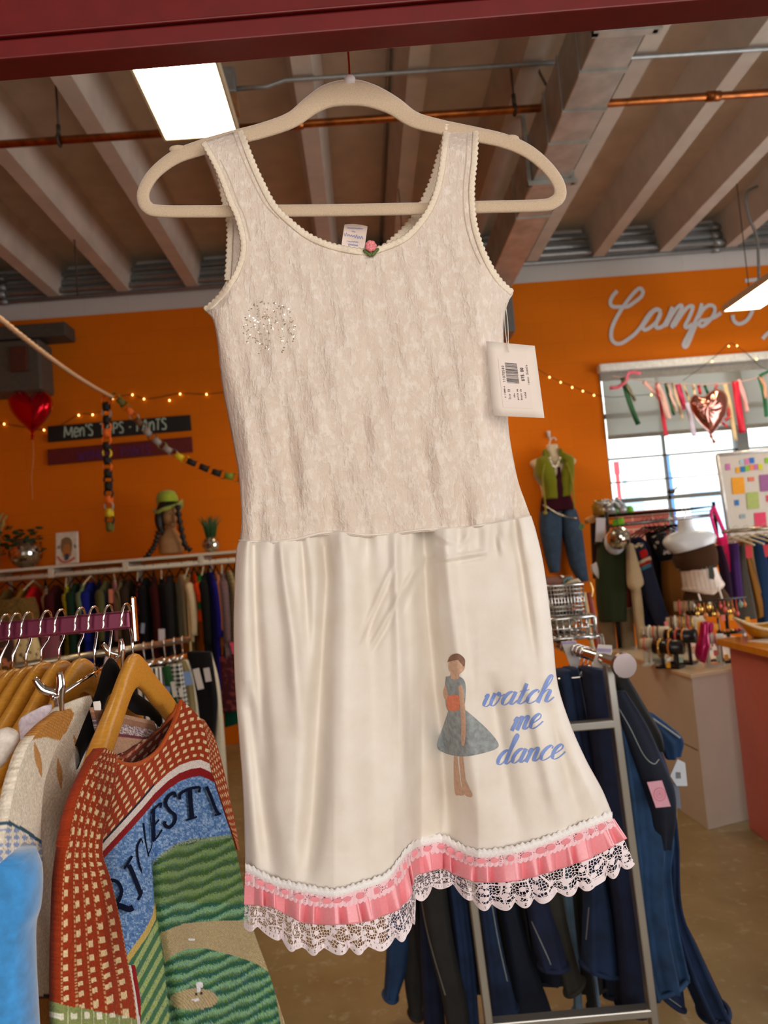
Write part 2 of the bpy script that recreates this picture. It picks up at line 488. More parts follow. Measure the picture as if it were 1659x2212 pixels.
tl = nt.nodes.new('ShaderNodeBsdfTranslucent'); tl.inputs[0].default_value = (*lin((200, 196, 186)), 1)
df = nt.nodes.new('ShaderNodeBsdfDiffuse'); nn = noise(nt, 300, 2)
nt.links.new(mix_color(nt, nn, lin((150, 146, 138)), lin((180, 175, 166))), df.inputs[0])
m1 = nt.nodes.new('ShaderNodeMixShader'); m1.inputs[0].default_value = 0.45; nt.links.new(df.outputs[0], m1.inputs[1]); nt.links.new(tl.outputs[0], m1.inputs[2])
m2 = nt.nodes.new('ShaderNodeMixShader'); m2.inputs[0].default_value = 0.22; nt.links.new(m1.outputs[0], m2.inputs[1]); nt.links.new(tr.outputs[0], m2.inputs[2])
nt.links.new(m2.outputs[0], out.inputs['Surface'])
g = MB(); g.box2((wx0 + 0.01, WALL_Y - 0.0335, sh_z0), (wx1, WALL_Y - 0.0325, z1 - 0.1)); g.build('shade_cloth', m, shade, smooth=False)
g = MB(); g.box2((wx0 + 0.01, WALL_Y - 0.045, sh_z0 - 0.025), (wx1, WALL_Y - 0.025, sh_z0 + 0.012)); g.build('hem_bar', M('grey_hem_bar', (120, 114, 104), rough=0.6), shade, smooth=False)

# ------------------------------------------------------------------ services under the ceiling
m_galv = M('galvanised_steel', (178, 180, 174), rough=0.42, metal=0.55, var=0.22, scale=7)
m_galv_d = M('galvanised_dark', (150, 140, 128), rough=0.5, metal=0.3, var=0.12, scale=6)
m_iron = M('grey_conduit', (150, 152, 150), rough=0.45, metal=0.6, var=0.1)
m_brown = M('brown_copper_pipe', (150, 84, 36), rough=0.35, metal=0.85, var=0.4, scale=16)
m_rod = M('dark_rod', (78, 66, 56), rough=0.6, metal=0.5)
def hrun(name, label, cat, z, y, r, x0, x1, mat_, couplings=()):
    g = MB(); g.tube([(x0, y, z), (x1, y, z)], r, 12)
    for c in couplings:
        g.tube([(c - 0.04, y, z), (c + 0.04, y, z)], r * 1.3, 12)
    return tag(g.build(name, mat_), label, cat)
# copper pipe with hanger rods
q = P(830, 256, 4.2)
hrun('copper_pipe', 'long brown copper pipe running across under the ceiling beams', 'pipe', q.z, 4.2, 0.022, -4.9, 5.9, m_brown, (P(1540, 203, 4.2).x, P(1240, 232, 4.2).x, P(640, 272, 4.2).x))
rods = [(115, 145, 128, 308, 'iron rod holding the copper pipe at the left, left of the bright panel light'),
        (1085, 68, 1112, 235, 'iron rod holding the copper pipe just left of the silver duct')]
for (xa, ya, xb, yb, lb) in rods:
    bot = P(xb, yb, 4.2); topz = DECK
    r_ = thing('pipe_hanger', lb, 'pipe hanger', (bot.x, 4.2, q.z - 0.03), 'pipe hanger rods')
    g = MB(); g.tube([(bot.x, 4.2, q.z + 0.03), (bot.x, 4.2, topz)], 0.006, 8); g.build('rod', m_rod, r_)
    g = MB(); g.tube([(bot.x + 0.028 * math.cos(a), 4.2 + 0.034 * math.sin(a), q.z + 0.034 * math.cos(a) * 0) if False else (bot.x, 4.2 + 0.03 * math.sin(a), q.z + 0.03 * math.cos(a)) for a in np.linspace(0, 2 * math.pi, 17)[:-1]], 0.008, 6, closed=True)
    g.tube([(bot.x, 4.2, q.z + 0.03), (bot.x, 4.2, q.z + 0.09)], 0.012, 8); g.build('clamp', m_rod, r_)
# thin grey conduit with its box
z2 = P(850, 158, 4.0).z
q1 = P(512, 187, 4.0)
cd = thing('conduit', 'thin grey conduit crossing the ceiling above the hanger hook', 'conduit', (0, 4.0, z2))
g = MB(); g.tube([(q1.x, 4.0, z2 - 0.03), (q1.x + 0.16, 4.0, z2 - 0.03), (q1.x + 0.26, 4.0, z2), (5.9, 4.0, z2)], 0.013, 10); g.build('tube', m_iron, cd)
g = MB(); g.box((q1.x - 0.05, 4.0, z2 + 0.0), (0.09, 0.09, 0.14)); g.build('junction_box', m_iron, cd, smooth=False, bevel=0.006)
g = MB(); g.box((q1.x - 0.03, 4.0, z2 - 0.12), (0.06, 0.07, 0.10)); g.build('block', M('brown_wood_block', (150, 104, 66), rough=0.7), cd, smooth=False)
# conduit along a stem in the middle of the ceiling
xa = P(845, 250, 4.5).x
hz = STEM - 0.02
tag((lambda g: (g.tube([(xa, 2.0, DECK - 0.02), (xa, WALL_Y - 0.02, DECK - 0.02)], 0.012, 8), g.build('conduit', m_iron))[1])(MB()), 'thin conduit running lengthwise along the ceiling deck behind the dress neckline', 'conduit')
# conduits bundled on top of the back wall
for k, (dz, r, dy) in enumerate(((0.0, 0.022, 0.06), (0.055, 0.028, 0.10), (0.13, 0.035, 0.07), (0.20, 0.02, 0.10), (0.245, 0.016, 0.05))):
    hrun('wall_conduit', ['lowest thin conduit', 'second lowest conduit', 'thickest middle conduit', 'fourth conduit up', 'topmost thin conduit'][k] + ' in the bundle along the top of the back wall', 'conduit', zt + 0.16 + dz, WALL_Y - dy, r, -4.95, 5.95, m_iron, [-3.1 + 2.2 * i for i in range(5)]).__setitem__('group', 'conduits along the back wall')
# rectangular duct
dbz = 3.74
xl, xr = PZ(1175, 385, dbz).x, PZ(1262, 350, dbz).x
xl, xr = 0.5 * (xl + PZ(1270, 45, dbz).x), 0.5 * (PZ(1260, 345, dbz).x + PZ(1390, 55, dbz).x)
dt = thing('air_duct', 'large galvanised rectangular air duct running under the ceiling to the back wall', 'air duct', ((xl + xr) / 2, 4, dbz))
g = MB(); g.box2((xl, -3.9, dbz), (xr, WALL_Y - 0.35, dbz + 0.3)); g.build('duct_body', m_galv, dt, smooth=False, bevel=0.006)
ye = WALL_Y - 0.35
g = MB(); g.box2((xl - 0.02, ye, dbz - 0.30), (xr + 0.06, WALL_Y - 0.005, dbz + 0.32)); g.build('end_box', M('grey_duct_box', (120, 118, 114), rough=0.5, metal=0.3), dt, smooth=False, bevel=0.01)
def ysec(px, py): return PZ(px, py, dbz).y
for k, (px, py) in enumerate(((1395, 55), (1290, 155), (1250, 240), (1220, 310), (1190, 390), (1150, 470))):
    yy = ysec(px, py)
    g = MB()
    if k in (0, 4):
        g.box2((xl - 0.03, yy - 0.02, dbz - 0.03), (xr + 0.05, yy + 0.02, dbz - 0.001)); g.box2((xl - 0.03, yy - 0.012, dbz - 0.03), (xl - 0.005, yy + 0.012, DECK)); g.box2((xr + 0.012, yy - 0.012, dbz - 0.03), (xr + 0.035, yy + 0.012, DECK))
        g.build('hanger_strap', m_galv, dt, smooth=False)
    else:
        g.box2((xl - 0.006, yy - 0.012, dbz - 0.008), (xr + 0.006, yy + 0.012, dbz + 0.306)); g.build('seam', m_galv, dt, smooth=False)
# dangling cable by the duct
c0 = [P(1140, 20, 4.3), P(1150, 80, 4.3), P(1163, 150, 4.28), P(1190, 205, 4.2), P(1192, 260, 4.15)]
g = MB(); g.tube(curve_pts(c0, 30), 0.008, 8); tag(g.build('hanging_cable', m_rod), 'dark loose cable hanging beside the left face of the duct', 'cable')
g = MB(); g.tube(curve_pts([P(1640, 400, 6.2), P(1612, 420, 6.2), P(1618, 470, 6.2), P(1636, 520, 6.2), P(1640, 640, 6.2)], 30), 0.012, 8)
tag(g.build('hanging_cable', m_iron), 'grey cable hanging down to the ceiling light in front of the wall lettering', 'cable')
g = MB(); pts = [(P(155, 420, 5.8).x, 5.8, DECK), (P(155, 420, 5.8).x, 5.8, P(160, 640, 5.8).z), (P(168, 790, 6.9).x, 6.9, P(168, 790, 6.9).z)]
g.tube(pts[:2], 0.006, 8); tag(g.build('hanging_wire', m_rod), 'thin wire hanging straight down from the left ceiling', 'wire')
# LED panels
m, nt, b = new_mat('lit_diffuser')
em = nt.nodes.new('ShaderNodeEmission'); em.inputs[0].default_value = (1.0, 0.80, 0.52, 1); em.inputs[1].default_value = 14.0
nt.links.new(em.outputs[0], nt.nodes['Material Output'].inputs['Surface']); m_led = m
m_ledf = M('panel_frame', (214, 196, 160), rough=0.4)
def led(cx, y0, z, L, wd, label):
    t = thing('ceiling_light', label, 'ceiling light', (cx, y0 + L / 2, z), 'long suspended panel lights')
    g = MB(); g.box2((cx - wd / 2, y0, z), (cx + wd / 2, y0 + L, z + 0.012)); g.build('diffuser', m_led, t, smooth=False)
    g = MB(); e = 0.012
    g.box2((cx - wd / 2 - e, y0 - e, z + 0.013), (cx + wd / 2 + e, y0 + L + e, z + 0.05))
    g.box2((cx - wd / 2 - e, y0 - e, z - 0.003), (cx - wd / 2 - 0.001, y0 + L + e, z + 0.02)); g.box2((cx + wd / 2 + 0.001, y0 - e, z - 0.003), (cx + wd / 2 + e, y0 + L + e, z + 0.02))
    g.box2((cx - wd / 2, y0 - e, z - 0.003), (cx + wd / 2, y0 - 0.001, z + 0.02)); g.box2((cx - wd / 2, y0 + L + 0.001, z - 0.003), (cx + wd / 2, y0 + L + e, z + 0.02))
    g.build('frame', m_ledf, t, smooth=False)
    for yy in (y0 + 0.15, y0 + L - 0.15):
        g = MB(); g.tube([(cx, yy, z + 0.05), (cx, yy, DECK)], 0.004, 6); g.build('cable', m_rod, t)
    return t
la = P(360, 308, 3.28); lb = P(510, 283, 3.28); lz = (la.z + lb.z) / 2
led((la.x + lb.x) / 2, 3.28 - 1.25, lz, 1.25, lb.x - la.x, 'glaring panel light hanging top left, partly hidden by the red beam')
led(0.45, 5.2, 3.40, 1.2, 0.30, 'panel light hanging in the middle of the room, hidden behind the dress')  # extra lamp added out of sight to brighten the back of the room
lc = P(1565, 672, 6.3); led(lc.x + 0.15, 6.3 - 1.25, lc.z, 1.25, 0.30, 'panel light hanging at the right edge in front of the painted script')
# ================================================================== red beam, hanger, slip dress
Y0 = 0.80
m_redp = M('dark_red_gloss_paint', (104, 10, 9), rough=0.5, var=0.10, scale=40, bmp=0.06)
bm_ = MB(); yb = 0.735
zb = P(830, 66, yb).z
a = PZ(0, 136, zb); c_ = PZ(1659, -4, zb); ba = math.atan2(c_.y - a.y, c_.x - a.x); Rb = Matrix.Rotation(ba, 3, 'Z'); bc = Vector((0, yb, zb))
def bbox_(x0, y0, z0, x1, y1, z1): bm_.box(bc + Rb @ Vector(((x0 + x1) / 2, (y0 + y1) / 2, (z0 + z1) / 2)), (x1 - x0, y1 - y0, z1 - z0), Rb)
bbox_(-1.6, 0, 0.020, 1.6, 0.012, 0.35); bbox_(-1.6, -0.004, 0, 1.6, 0.030, 0.0195); bbox_(-1.6, -0.006, 0.022, 1.6, 0, 0.025)
beam = tag(bm_.build('steel_beam', m_redp, smooth=False, bevel=0.002), 'dark red painted steel beam across the top of the frame', 'beam', kind='structure')

# --- hanger
YH = Y0 + 0.022
hook_top = P(776, 60, YH)
hanger = thing('clothes_hanger', 'beige velvet hanger with a copper wire hook holding the cream slip dress', 'hanger', tuple(P(757, 455, YH)))
m_velvet = M('beige_velvet', (208, 184, 156), rough=0.95, var=0.10, scale=700, bmp=0.3, bdist=0.001, sheen=0.7, spec=0.1)
path = [(560, 456), (440, 457), (345, 456), (318, 447), (309, 425), (316, 400), (338, 370), (380, 339), (434, 319), (500, 299), (570, 281), (630, 259), (672, 228), (710, 207), (757, 200), (800, 207), (848, 228), (893, 258), (950, 274), (1030, 291), (1090, 305), (1140, 327), (1178, 358), (1204, 392), (1210, 420), (1196, 437), (1165, 444), (1050, 447), (900, 451), (740, 454)]
wid = [27, 27, 27, 27, 27, 27, 28, 31, 34, 33, 34, 36, 42, 52, 58, 52, 42, 36, 33, 33, 32, 30, 28, 27, 27, 27, 27, 27, 27, 27]
c = crv(path + [path[0]], 241)[:-1]
wv = crv([(x, 0) for x in wid + [wid[0]]], 241)[:-1, 0]
t = np.roll(c, -1, 0) - np.roll(c, 1, 0); t /= np.linalg.norm(t, axis=1)[:, None]
G = []
for k in range(240):
    row = []
    for q in range(14):
        an = 2 * math.pi * q / 14
        sx = math.copysign(abs(math.cos(an)) ** 0.7, math.cos(an)) * wv[k] / 2
        dy = math.copysign(abs(math.sin(an)) ** 0.7, math.sin(an)) * 0.0042
        row.append(tuple(P(c[k][0] - t[k][1] * sx, c[k][1] + t[k][0] * sx, YH + dy)))
    G.append(row)
g = MB(); g.grid(G + [G[0]], closed=True, uv=False); g.build('velvet_body', m_velvet, hanger, weld=1e-6)
# strap notches: small raised nibs on each shoulder
g = MB()
for (x, y) in ((384, 322), (1103, 300)):
    g.ball(P(x, y, YH), 0.006, 8, sc=(1.6, 0.7, 0.7))
g.build('strap_notch', m_velvet, hanger)
g = MB(); g.lathe([(0.0062, -0.004), (0.0062, 0.003), (0.004, 0.006)], P(756, 176, YH), 16); g.build('collar', M('white_plastic_collar', (226, 214, 216), rough=0.5), hanger)
m_rose = M('rose_gold_wire', (214, 134, 112), rough=0.14, metal=1.0, var=0.03)
hk = [P(756, 178, YH), P(754, 140, YH), P(752, 104, YH), P(757, 97, YH), P(770, 90, YH), P(775, 78, YH), P(777, 62, YH), P(768, 38, YH), P(748, 26, YH), P(726, 34, YH), P(720, 52, YH)]
g = MB(); g.tube(curve_pts(hk, 60), 0.0017, 10); g.build('hook', m_rose, hanger)
# screw on the back of the beam that carries the hook
sc_ = P(748, 35, YH)
g = MB(); g.tube([(sc_.x, yb + 0.012, sc_.z), (sc_.x, YH + 0.02, sc_.z)], 0.0022, 8); g.tube([(sc_.x, YH + 0.02, sc_.z), (sc_.x, YH + 0.023, sc_.z)], 0.004, 8)
tag(g.build('screw', m_galv), 'screw in the back of the red beam holding the hanger hook', 'screw')

# --- dress materials
def lace_fabric(name):
    m, nt, b = new_mat(name)
    n1 = noise(nt, 55, 4, rough=0.6, stretch=(1, 1, 0.6)); n2 = noise(nt, 240, 3)
    tc = nt.nodes.new('ShaderNodeTexCoord')
    vo = nt.nodes.new('ShaderNodeTexVoronoi'); vo.inputs['Scale'].default_value = 75; nt.links.new(tc.outputs['Object'], vo.inputs['Vector'])
    vo2 = nt.nodes.new('ShaderNodeTexVoronoi'); vo2.feature = 'DISTANCE_TO_EDGE'; vo2.inputs['Scale'].default_value = 42; nt.links.new(tc.outputs['Object'], vo2.inputs['Vector'])
    motif = ramp(nt, mathn(nt, 'ADD', mathn(nt, 'MULTIPLY', vo.outputs['Distance'], -0.7), n1), 0.05, 0.45)
    edge = ramp(nt, vo2.outputs['Distance'], 0.07, 0.0)
    n4 = noise(nt, 165, 4, rough=0.65, stretch=(1, 1, 0.55))
    h = mathn(nt, 'ADD', mathn(nt, 'MULTIPLY', ramp(nt, n4, 0.46, 0.58), 0.6), mathn(nt, 'MAXIMUM', mathn(nt, 'MULTIPLY', motif, 0.4), mathn(nt, 'MULTIPLY', edge, 0.25)))
    col = mix_color(nt, mathn(nt, 'MULTIPLY', h, 0.75), lin((226, 207, 191)), lin((246, 235, 224)))
    nt.links.new(col, b.inputs['Base Color']); b.inputs['Roughness'].default_value = 0.6
    b.inputs['Sheen Weight'].default_value = 0.25; b.inputs['Specular IOR Level'].default_value = 0.25
    nv = noise(nt, 75, 4, rough=0.6, stretch=(1.6, 1, 0.4))
    hh = mathn(nt, 'ADD', mathn(nt, 'ADD', mathn(nt, 'MULTIPLY', h, 0.22), mathn(nt, 'MULTIPLY', n2, 0.25)), mathn(nt, 'MULTIPLY', nv, 1.0))
    bump(nt, b, hh, 0.85, 0.0035)
    return m
m_lace = lace_fabric('stretch_lace_cream')
m, nt, b = new_mat('cream_satin_jersey'); m_satin = m
n1 = noise(nt, 1400, 3, rough=0.8); n2 = noise(nt, 26, 3)
nt.links.new(mix_color(nt, ramp(nt, n2, 0.3, 0.7), lin((233, 221, 207)), lin((242, 233, 222))), b.inputs['Base Color'])
nt.links.new(mathn(nt, 'ADD', 0.30, mathn(nt, 'MULTIPLY', n1, 0.30)), b.inputs['Roughness'])
b.inputs['Sheen Weight'].default_value = 0.2; b.inputs['Specular IOR Level'].default_value = 0.5
bump(nt, b, n1, 0.35, 0.0008)
m_trimc = M('cream_picot_trim', (238, 222, 200), rough=0.8, var=0.10, scale=500, bmp=0.3, bdist=0.001)
dress = thing('slip_dress', 'cream vintage slip dress with lace bodice and pink ruffled hem hanging on the beige hanger', 'dress', tuple(P(830, 1900, Y0)))

AL = [(437, 308), (458, 345), (477, 385), (496, 436), (511, 469), (523, 520), (521, 554), (508, 592), (488, 622), (462, 651), (441, 668), (460, 690), (470, 740), (480, 830), (497, 920), (515, 1020), (522, 1110), (518, 1168)]
BL = [(521, 281), (543, 340), (566, 392), (592, 440), (622, 472), (668, 508), (722, 530), (790, 541), (790, 572), (790, 605), (790, 650), (791, 690), (793, 750), (800, 850), (808, 950), (815, 1050), (820, 1120), (822, 1153)]
BR = [(963, 268), (956, 330), (948, 385), (935, 430), (915, 467), (880, 507), (840, 528), (790, 541), (790, 572), (790, 605), (790, 650), (791, 690), (793, 750), (800, 850), (808, 950), (815, 1050), (820, 1120), (822, 1153)]
CR = [(1030, 282), (1027, 345), (1022, 395), (1022, 440), (1027, 485), (1040, 530), (1058, 570), (1075, 598), (1090, 615), (1108, 631), (1098, 652), (1088, 690), (1088, 750), (1094, 850), (1100, 940), (1118, 1035), (1136, 1085), (1147, 1114)]
def bodice_depth(x, y):
    d = np.full_like(x, Y0, dtype=float)
    top = np.clip((330 - y) / 45, 0, 1)
    d += top ** 2 * 0.020                                                  # strap rolls over the hanger
    d += 0.045 * np.clip((x - 1035) / 75, 0, 1) ** 1.3 * np.clip((y - 520) / 90, 0, 1)
    lx = np.interp(y, [600, 668, 830, 1020, 1168], [500, 445, 480, 515, 520])
    d += 0.022 * np.clip(1 - (x - lx) / 40, 0, 1) ** 2 * np.clip((y - 600) / 60, 0, 1)
    d -= 0.008 * g1(x, 690, 130) * np.clip((y - 560) / 200, 0, 1) * np.clip((1200 - y) / 300, 0, 1)
    yy = np.clip((y - 700) / 350, 0, 1)
    for (x0, x1, w_, amp) in ((600, 640, 16, 0.006), (560, 560, 12, 0.004), (700, 715, 18, 0.004), (900, 930, 22, 0.005), (980, 1005, 16, 0.004), (780, 790, 14, 0.003)):
        d += amp * yy * g1(x, x0 + (x1 - x0) * (y - 700) / 450, w_)
    d += 0.0025 * np.sin(x * 0.045 + y * 0.012) * np.clip((y - 600) / 200, 0, 1) + 0.0012 * np.sin(x * 0.11 - y * 0.03) * np.clip((y - 450) / 100, 0, 1)
    return d
def lerp_sheet(A, B, nv, nu):
    a = crv(A, nv); b_ = crv(B, nv); u = np.linspace(0, 1, nu)[None, :, None]
    return a[:, None, :] * (1 - u) + b_[:, None, :] * u
SL = lerp_sheet(AL, BL, 205, 60); SR = lerp_sheet(BR, CR, 205, 60)
g = MB()
SEAMX = np.array([(517, 1168), (555, 1170), (590, 1171), (640, 1165), (690, 1152), (730, 1148), (790, 1156), (850, 1152), (910, 1144), (1000, 1140), (1070, 1130), (1147, 1114)], float)
for S in (SL, SR):
    x, y = S[..., 0], S[..., 1]
    lin_ = np.interp(x, [518, 822, 1147], [1168, 1153, 1114]); y = y + (np.interp(x, SEAMX[:, 0], SEAMX[:, 1]) - lin_ + 5) * np.clip((y - 1050) / 90, 0, 1)
    g.grid(P_arr(x, y, bodice_depth(x, y)).tolist())
bod = g.build('bodice', m_lace, dress, weld=2e-5, solid=0.0006)
bod['label'] = 'crinkled cream lace bodice'
# back panel seen through the armholes and neckline
A2 = [(447, 312), (462, 345), (474, 385), (484, 436), (494, 486), (494, 530), (492, 575), (489, 605), (476, 630), (462, 651), (452, 668), (470, 690), (485, 740), (500, 830), (515, 920), (530, 1020), (540, 1110), (540, 1168)]
B2 = [(505, 300), (530, 350), (553, 400), (580, 448), (612, 482), (660, 516), (716, 538), (790, 549), (790, 580), (790, 610), (790, 655), (791, 690), (793, 750), (800, 850), (808, 950), (815, 1050), (820, 1120), (822, 1153)]
B3 = [(966, 280), (950, 335), (934, 388), (916, 430), (895, 468), (862, 506), (828, 535), (790, 549), (790, 580), (790, 610), (790, 655), (791, 690), (793, 750), (800, 850), (808, 950), (815, 1050), (820, 1120), (822, 1153)]
C2 = [(1015, 292), (1012, 345), (1008, 395), (1010, 440), (1018, 485), (1032, 530), (1050, 570), (1068, 598), (1084, 615), (1100, 634), (1092, 655), (1082, 690), (1082, 750), (1088, 850), (1094, 940), (1112, 1035), (1128, 1085), (1140, 1114)]
g = MB()
for A_, B_ in ((A2, B2), (B3, C2)):
    S = lerp_sheet(A_, B_, 120, 30); x, y = S[..., 0], S[..., 1]
    top = np.clip((330 - y) / 45, 0, 1)
    g.grid(P_arr(x, y, Y0 + 0.055 - 0.026 * top ** 2).tolist())
g.build('back_panel', m_lace, dress, weld=2e-5, solid=0.0006)
# picot trims along the edges
def picot(mb, pts, inner, outer, Yf, step=2.2, per=11.0):
    L = sum(math.hypot(pts[i + 1][0] - pts[i][0], pts[i + 1][1] - pts[i][1]) for i in range(len(pts) - 1))
    n = int(L / step); cc = crv(pts, n, True); tt = np.gradient(cc, axis=0); tt /= np.linalg.norm(tt, axis=1)[:, None]
    s_ = np.concatenate([[0], np.cumsum(np.linalg.norm(np.diff(cc, axis=0), axis=1))])
    rows = []
    for k in range(n):
        nx, ny = -tt[k][1], tt[k][0]
        sc = abs(math.sin(math.pi * s_[k] / per))
        o_ = outer * (0.35 + 0.65 * sc)
        row = []
        for q, lift in ((-inner, 0.0006), (-inner * 0.7, 0.0013), (-inner * 0.25, 0.0015 + 0.0008 * sc), (o_ * 0.5, 0.0016), (o_, 0.0004)):
            x, y = cc[k][0] + nx * q, cc[k][1] + ny * q
            row.append(tuple(P(x, y, float(Yf(np.array([x]), np.array([y]))[0]) - lift)))
        rows.append(row)
    mb.grid(rows)
neck = BL[:8] + BR[:7][::-1]
g = MB(); picot(g, neck, -10, -5, bodice_depth); g.build('neckline_trim', m_trimc, dress, solid=0.0008)
g = MB(); picot(g, AL[:11], 9, 5, bodice_depth); g.build('armhole_trim', m_trimc, dress, solid=0.0008)
g = MB(); picot(g, CR[:10], -9, -5, bodice_depth); g.build('armhole_trim', m_trimc, dress, solid=0.0008)
backY = lambda x, y: np.full_like(x, Y0 + 0.052, dtype=float)
for pts_, i_, o_ in ((A2[:8], 8, 6), (B3[:7], 12, 7)):
    g = MB(); picot(g, pts_, i_, o_, backY); g.build('back_edge_trim', m_trimc, dress, solid=0.0008)
# stitched line beside each strap edge
m_stitch = M('cream_stitching', (206, 188, 166), rough=0.9)
bodb = [bvh_of(bod)]
g = MB()
stroke(g, [(x - 20, y) for x, y in BL[:5]], 2.2, bodb, 0.0008); stroke(g, [(x + 18, y) for x, y in AL[1:6]], 2.2, bodb, 0.0008)
stroke(g, [(x - 20, y) for x, y in CR[:7]], 2.2, bodb, 0.0008)
g.build('strap_stitching', m_stitch, dress)
# bright flakes added on the chest to stand in for a glint of light
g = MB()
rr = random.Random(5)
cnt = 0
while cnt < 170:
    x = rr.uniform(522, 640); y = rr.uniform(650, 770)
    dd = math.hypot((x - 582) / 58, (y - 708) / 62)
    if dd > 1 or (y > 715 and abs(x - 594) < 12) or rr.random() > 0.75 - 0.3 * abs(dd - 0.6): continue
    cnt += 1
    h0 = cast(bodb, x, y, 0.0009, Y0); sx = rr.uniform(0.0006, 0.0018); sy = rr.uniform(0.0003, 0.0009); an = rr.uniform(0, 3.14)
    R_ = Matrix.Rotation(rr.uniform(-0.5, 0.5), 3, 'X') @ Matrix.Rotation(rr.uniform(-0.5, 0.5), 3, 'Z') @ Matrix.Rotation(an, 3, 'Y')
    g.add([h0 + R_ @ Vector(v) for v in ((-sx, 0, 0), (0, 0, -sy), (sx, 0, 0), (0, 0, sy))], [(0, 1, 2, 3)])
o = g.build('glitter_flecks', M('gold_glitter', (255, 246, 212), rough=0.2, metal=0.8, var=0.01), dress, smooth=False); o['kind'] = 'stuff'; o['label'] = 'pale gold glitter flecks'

# --- skirt
LS = [(517, 1168), (511, 1190), (507, 1260), (505, 1350), (506, 1430), (510, 1510), (517, 1600), (524, 1690), (528, 1780), (530, 1872)]
RS = [(1147, 1114), (1158, 1150), (1172, 1210), (1184, 1290), (1195, 1390), (1205, 1480), (1232, 1565), (1265, 1640), (1300, 1705), (1323, 1760)]
HEM = [(530, 1869), (560, 1885), (591, 1900), (625, 1909), (658, 1916), (722, 1925), (777, 1911), (833, 1891), (862, 1858), (874, 1841), (890, 1826), (910, 1816), (955, 1808), (986, 1824), (1033, 1840), (1110, 1832), (1188, 1809), (1266, 1778), (1323, 1757)]
RIB = [(526, 1954), (560, 1957), (591, 1962), (627, 1980), (655, 1994), (722, 1998), (791, 1991), (847, 1972), (874, 1953), (888, 1930), (895, 1897), (918, 1886), (955, 1878), (990, 1893), (1033, 1906), (1115, 1903), (1195, 1882), (1280, 1852), (1353, 1811)]
LAC = [(527, 2000), (550, 2008), (589, 2020), (626, 2047), (665, 2056), (735, 2055), (800, 2053), (850, 2036), (889, 2010), (897, 1968), (902, 1946), (930, 1928), (955, 1912), (993, 1925), (1035, 1958), (1120, 1956), (1210, 1934), (1295, 1907), (1370, 1862)]
HEMX = [h[0] for h in HEM]
def hem_depth(x):
    return np.interp(x, [525, 560, 640, 722, 790, 850, 890, 910, 955, 990, 1033, 1110, 1190, 1270, 1323, 1375], [0.80, 0.79, 0.772, 0.762, 0.768, 0.785, 0.812, 0.835, 0.842, 0.828, 0.806, 0.796, 0.80, 0.812, 0.828, 0.85])
def skirt_depth(x, y):
    v = np.clip((y - 1150) / 700, 0, 1)
    d = Y0 + (hem_depth(x) - Y0) * v ** 1.3
    d = d + 0.002 * np.sin(x * 0.16) * g1(y, 1160, 40)
    def fold(pts, w0, w1, amp):
        amp *= 1.5
        ys = [p[1] for p in pts]; xs = [p[0] for p in pts]
        cx = np.interp(y, ys, xs); w_ = w0 + (w1 - w0) * np.clip((y - ys[0]) / (ys[-1] - ys[0]), 0, 1)
        fade = np.clip((y - ys[0] + 30) / 60, 0, 1) * np.clip((ys[-1] + 40 - y) / 120, 0, 1)
        return amp * g1(x, cx, w_) * fade
    d += fold([(547, 1150), (552, 1300), (562, 1480), (580, 1700)], 9, 16, 0.0065)      # valleys
    d += fold([(697, 1150), (706, 1250), (697, 1400), (688, 1550), (676, 1750), (664, 1880)], 13, 22, 0.014)
    d += fold([(652, 1150), (662, 1300), (668, 1420)], 8, 12, 0.005)
    d += fold([(916, 1120), (921, 1300), (938, 1480), (958, 1650), (972, 1800)], 18, 22, 0.019)
    d += fold([(790, 1150), (800, 1400), (806, 1700), (800, 1880)], 22, 30, 0.004)
    d += fold([(1110, 1110), (1130, 1250), (1155, 1420)], 8, 12, 0.0045)
    d += fold([(1060, 1480), (1090, 1650), (1120, 1820)], 18, 26, 0.006)
    d += fold([(1180, 1500), (1215, 1640), (1250, 1780)], 14, 22, 0.005)
    d += fold([(535, 1500), (560, 1700), (590, 1890)], 16, 20, 0.009)
    d -= fold([(603, 1160), (615, 1260), (632, 1380), (645, 1560)], 10, 18, 0.006)       # ridges
    d -= fold([(744, 1150), (748, 1300), (746, 1500), (745, 1800)], 20, 40, 0.006)
    d -= fold([(853, 1180), (858, 1330), (866, 1520), (872, 1760)], 9, 16, 0.0045)
    d -= fold([(958, 1140), (978, 1320), (1000, 1500), (1035, 1800)], 14, 22, 0.006)
    d -= fold([(1140, 1480), (1175, 1640), (1215, 1790)], 12, 20, 0.005)
    # diagonal creases near the waist
    for (xa, ya, xb, yb_, amp, w_) in ((770, 1395, 850, 1215, 0.003, 5), (795, 1408, 900, 1220, 0.0035, 5), (845, 1345, 925, 1180, 0.0025, 5), (925, 1212, 1058, 1190, 0.0028, 5), (930, 1150, 1000, 1180, 0.002, 6), (985, 1190, 1015, 1150, 0.002, 5), (1075, 1150, 1088, 1205, 0.002, 5)):
        L2 = math.hypot(xb - xa, yb_ - ya); ux, uy = (xb - xa) / L2, (yb_ - ya) / L2
        s_ = (x - xa) * ux + (y - ya) * uy; q_ = (x - xa) * -uy + (y - ya) * ux
        m_ = np.clip(s_ / 25, 0, 1) * np.clip((L2 - s_) / 25, 0, 1)
        d -= amp * m_ * (g1(q_, 0, w_) - 0.6 * g1(q_, w_ * 2.2, w_))
    # sides turn back
    lx = np.interp(y, [p[1] for p in LS], [p[0] for p in LS]); rx = np.interp(y, [p[1] for p in RS], [p[0] for p in RS])
    d += 0.020 * np.clip(1 - (x - lx) / 26, 0, 1) ** 2 + 0.025 * np.clip(1 - (rx - x) / 34, 0, 1) ** 2
    return d
nv, nu = 190, 260
u = np.linspace(0, 1, nu)
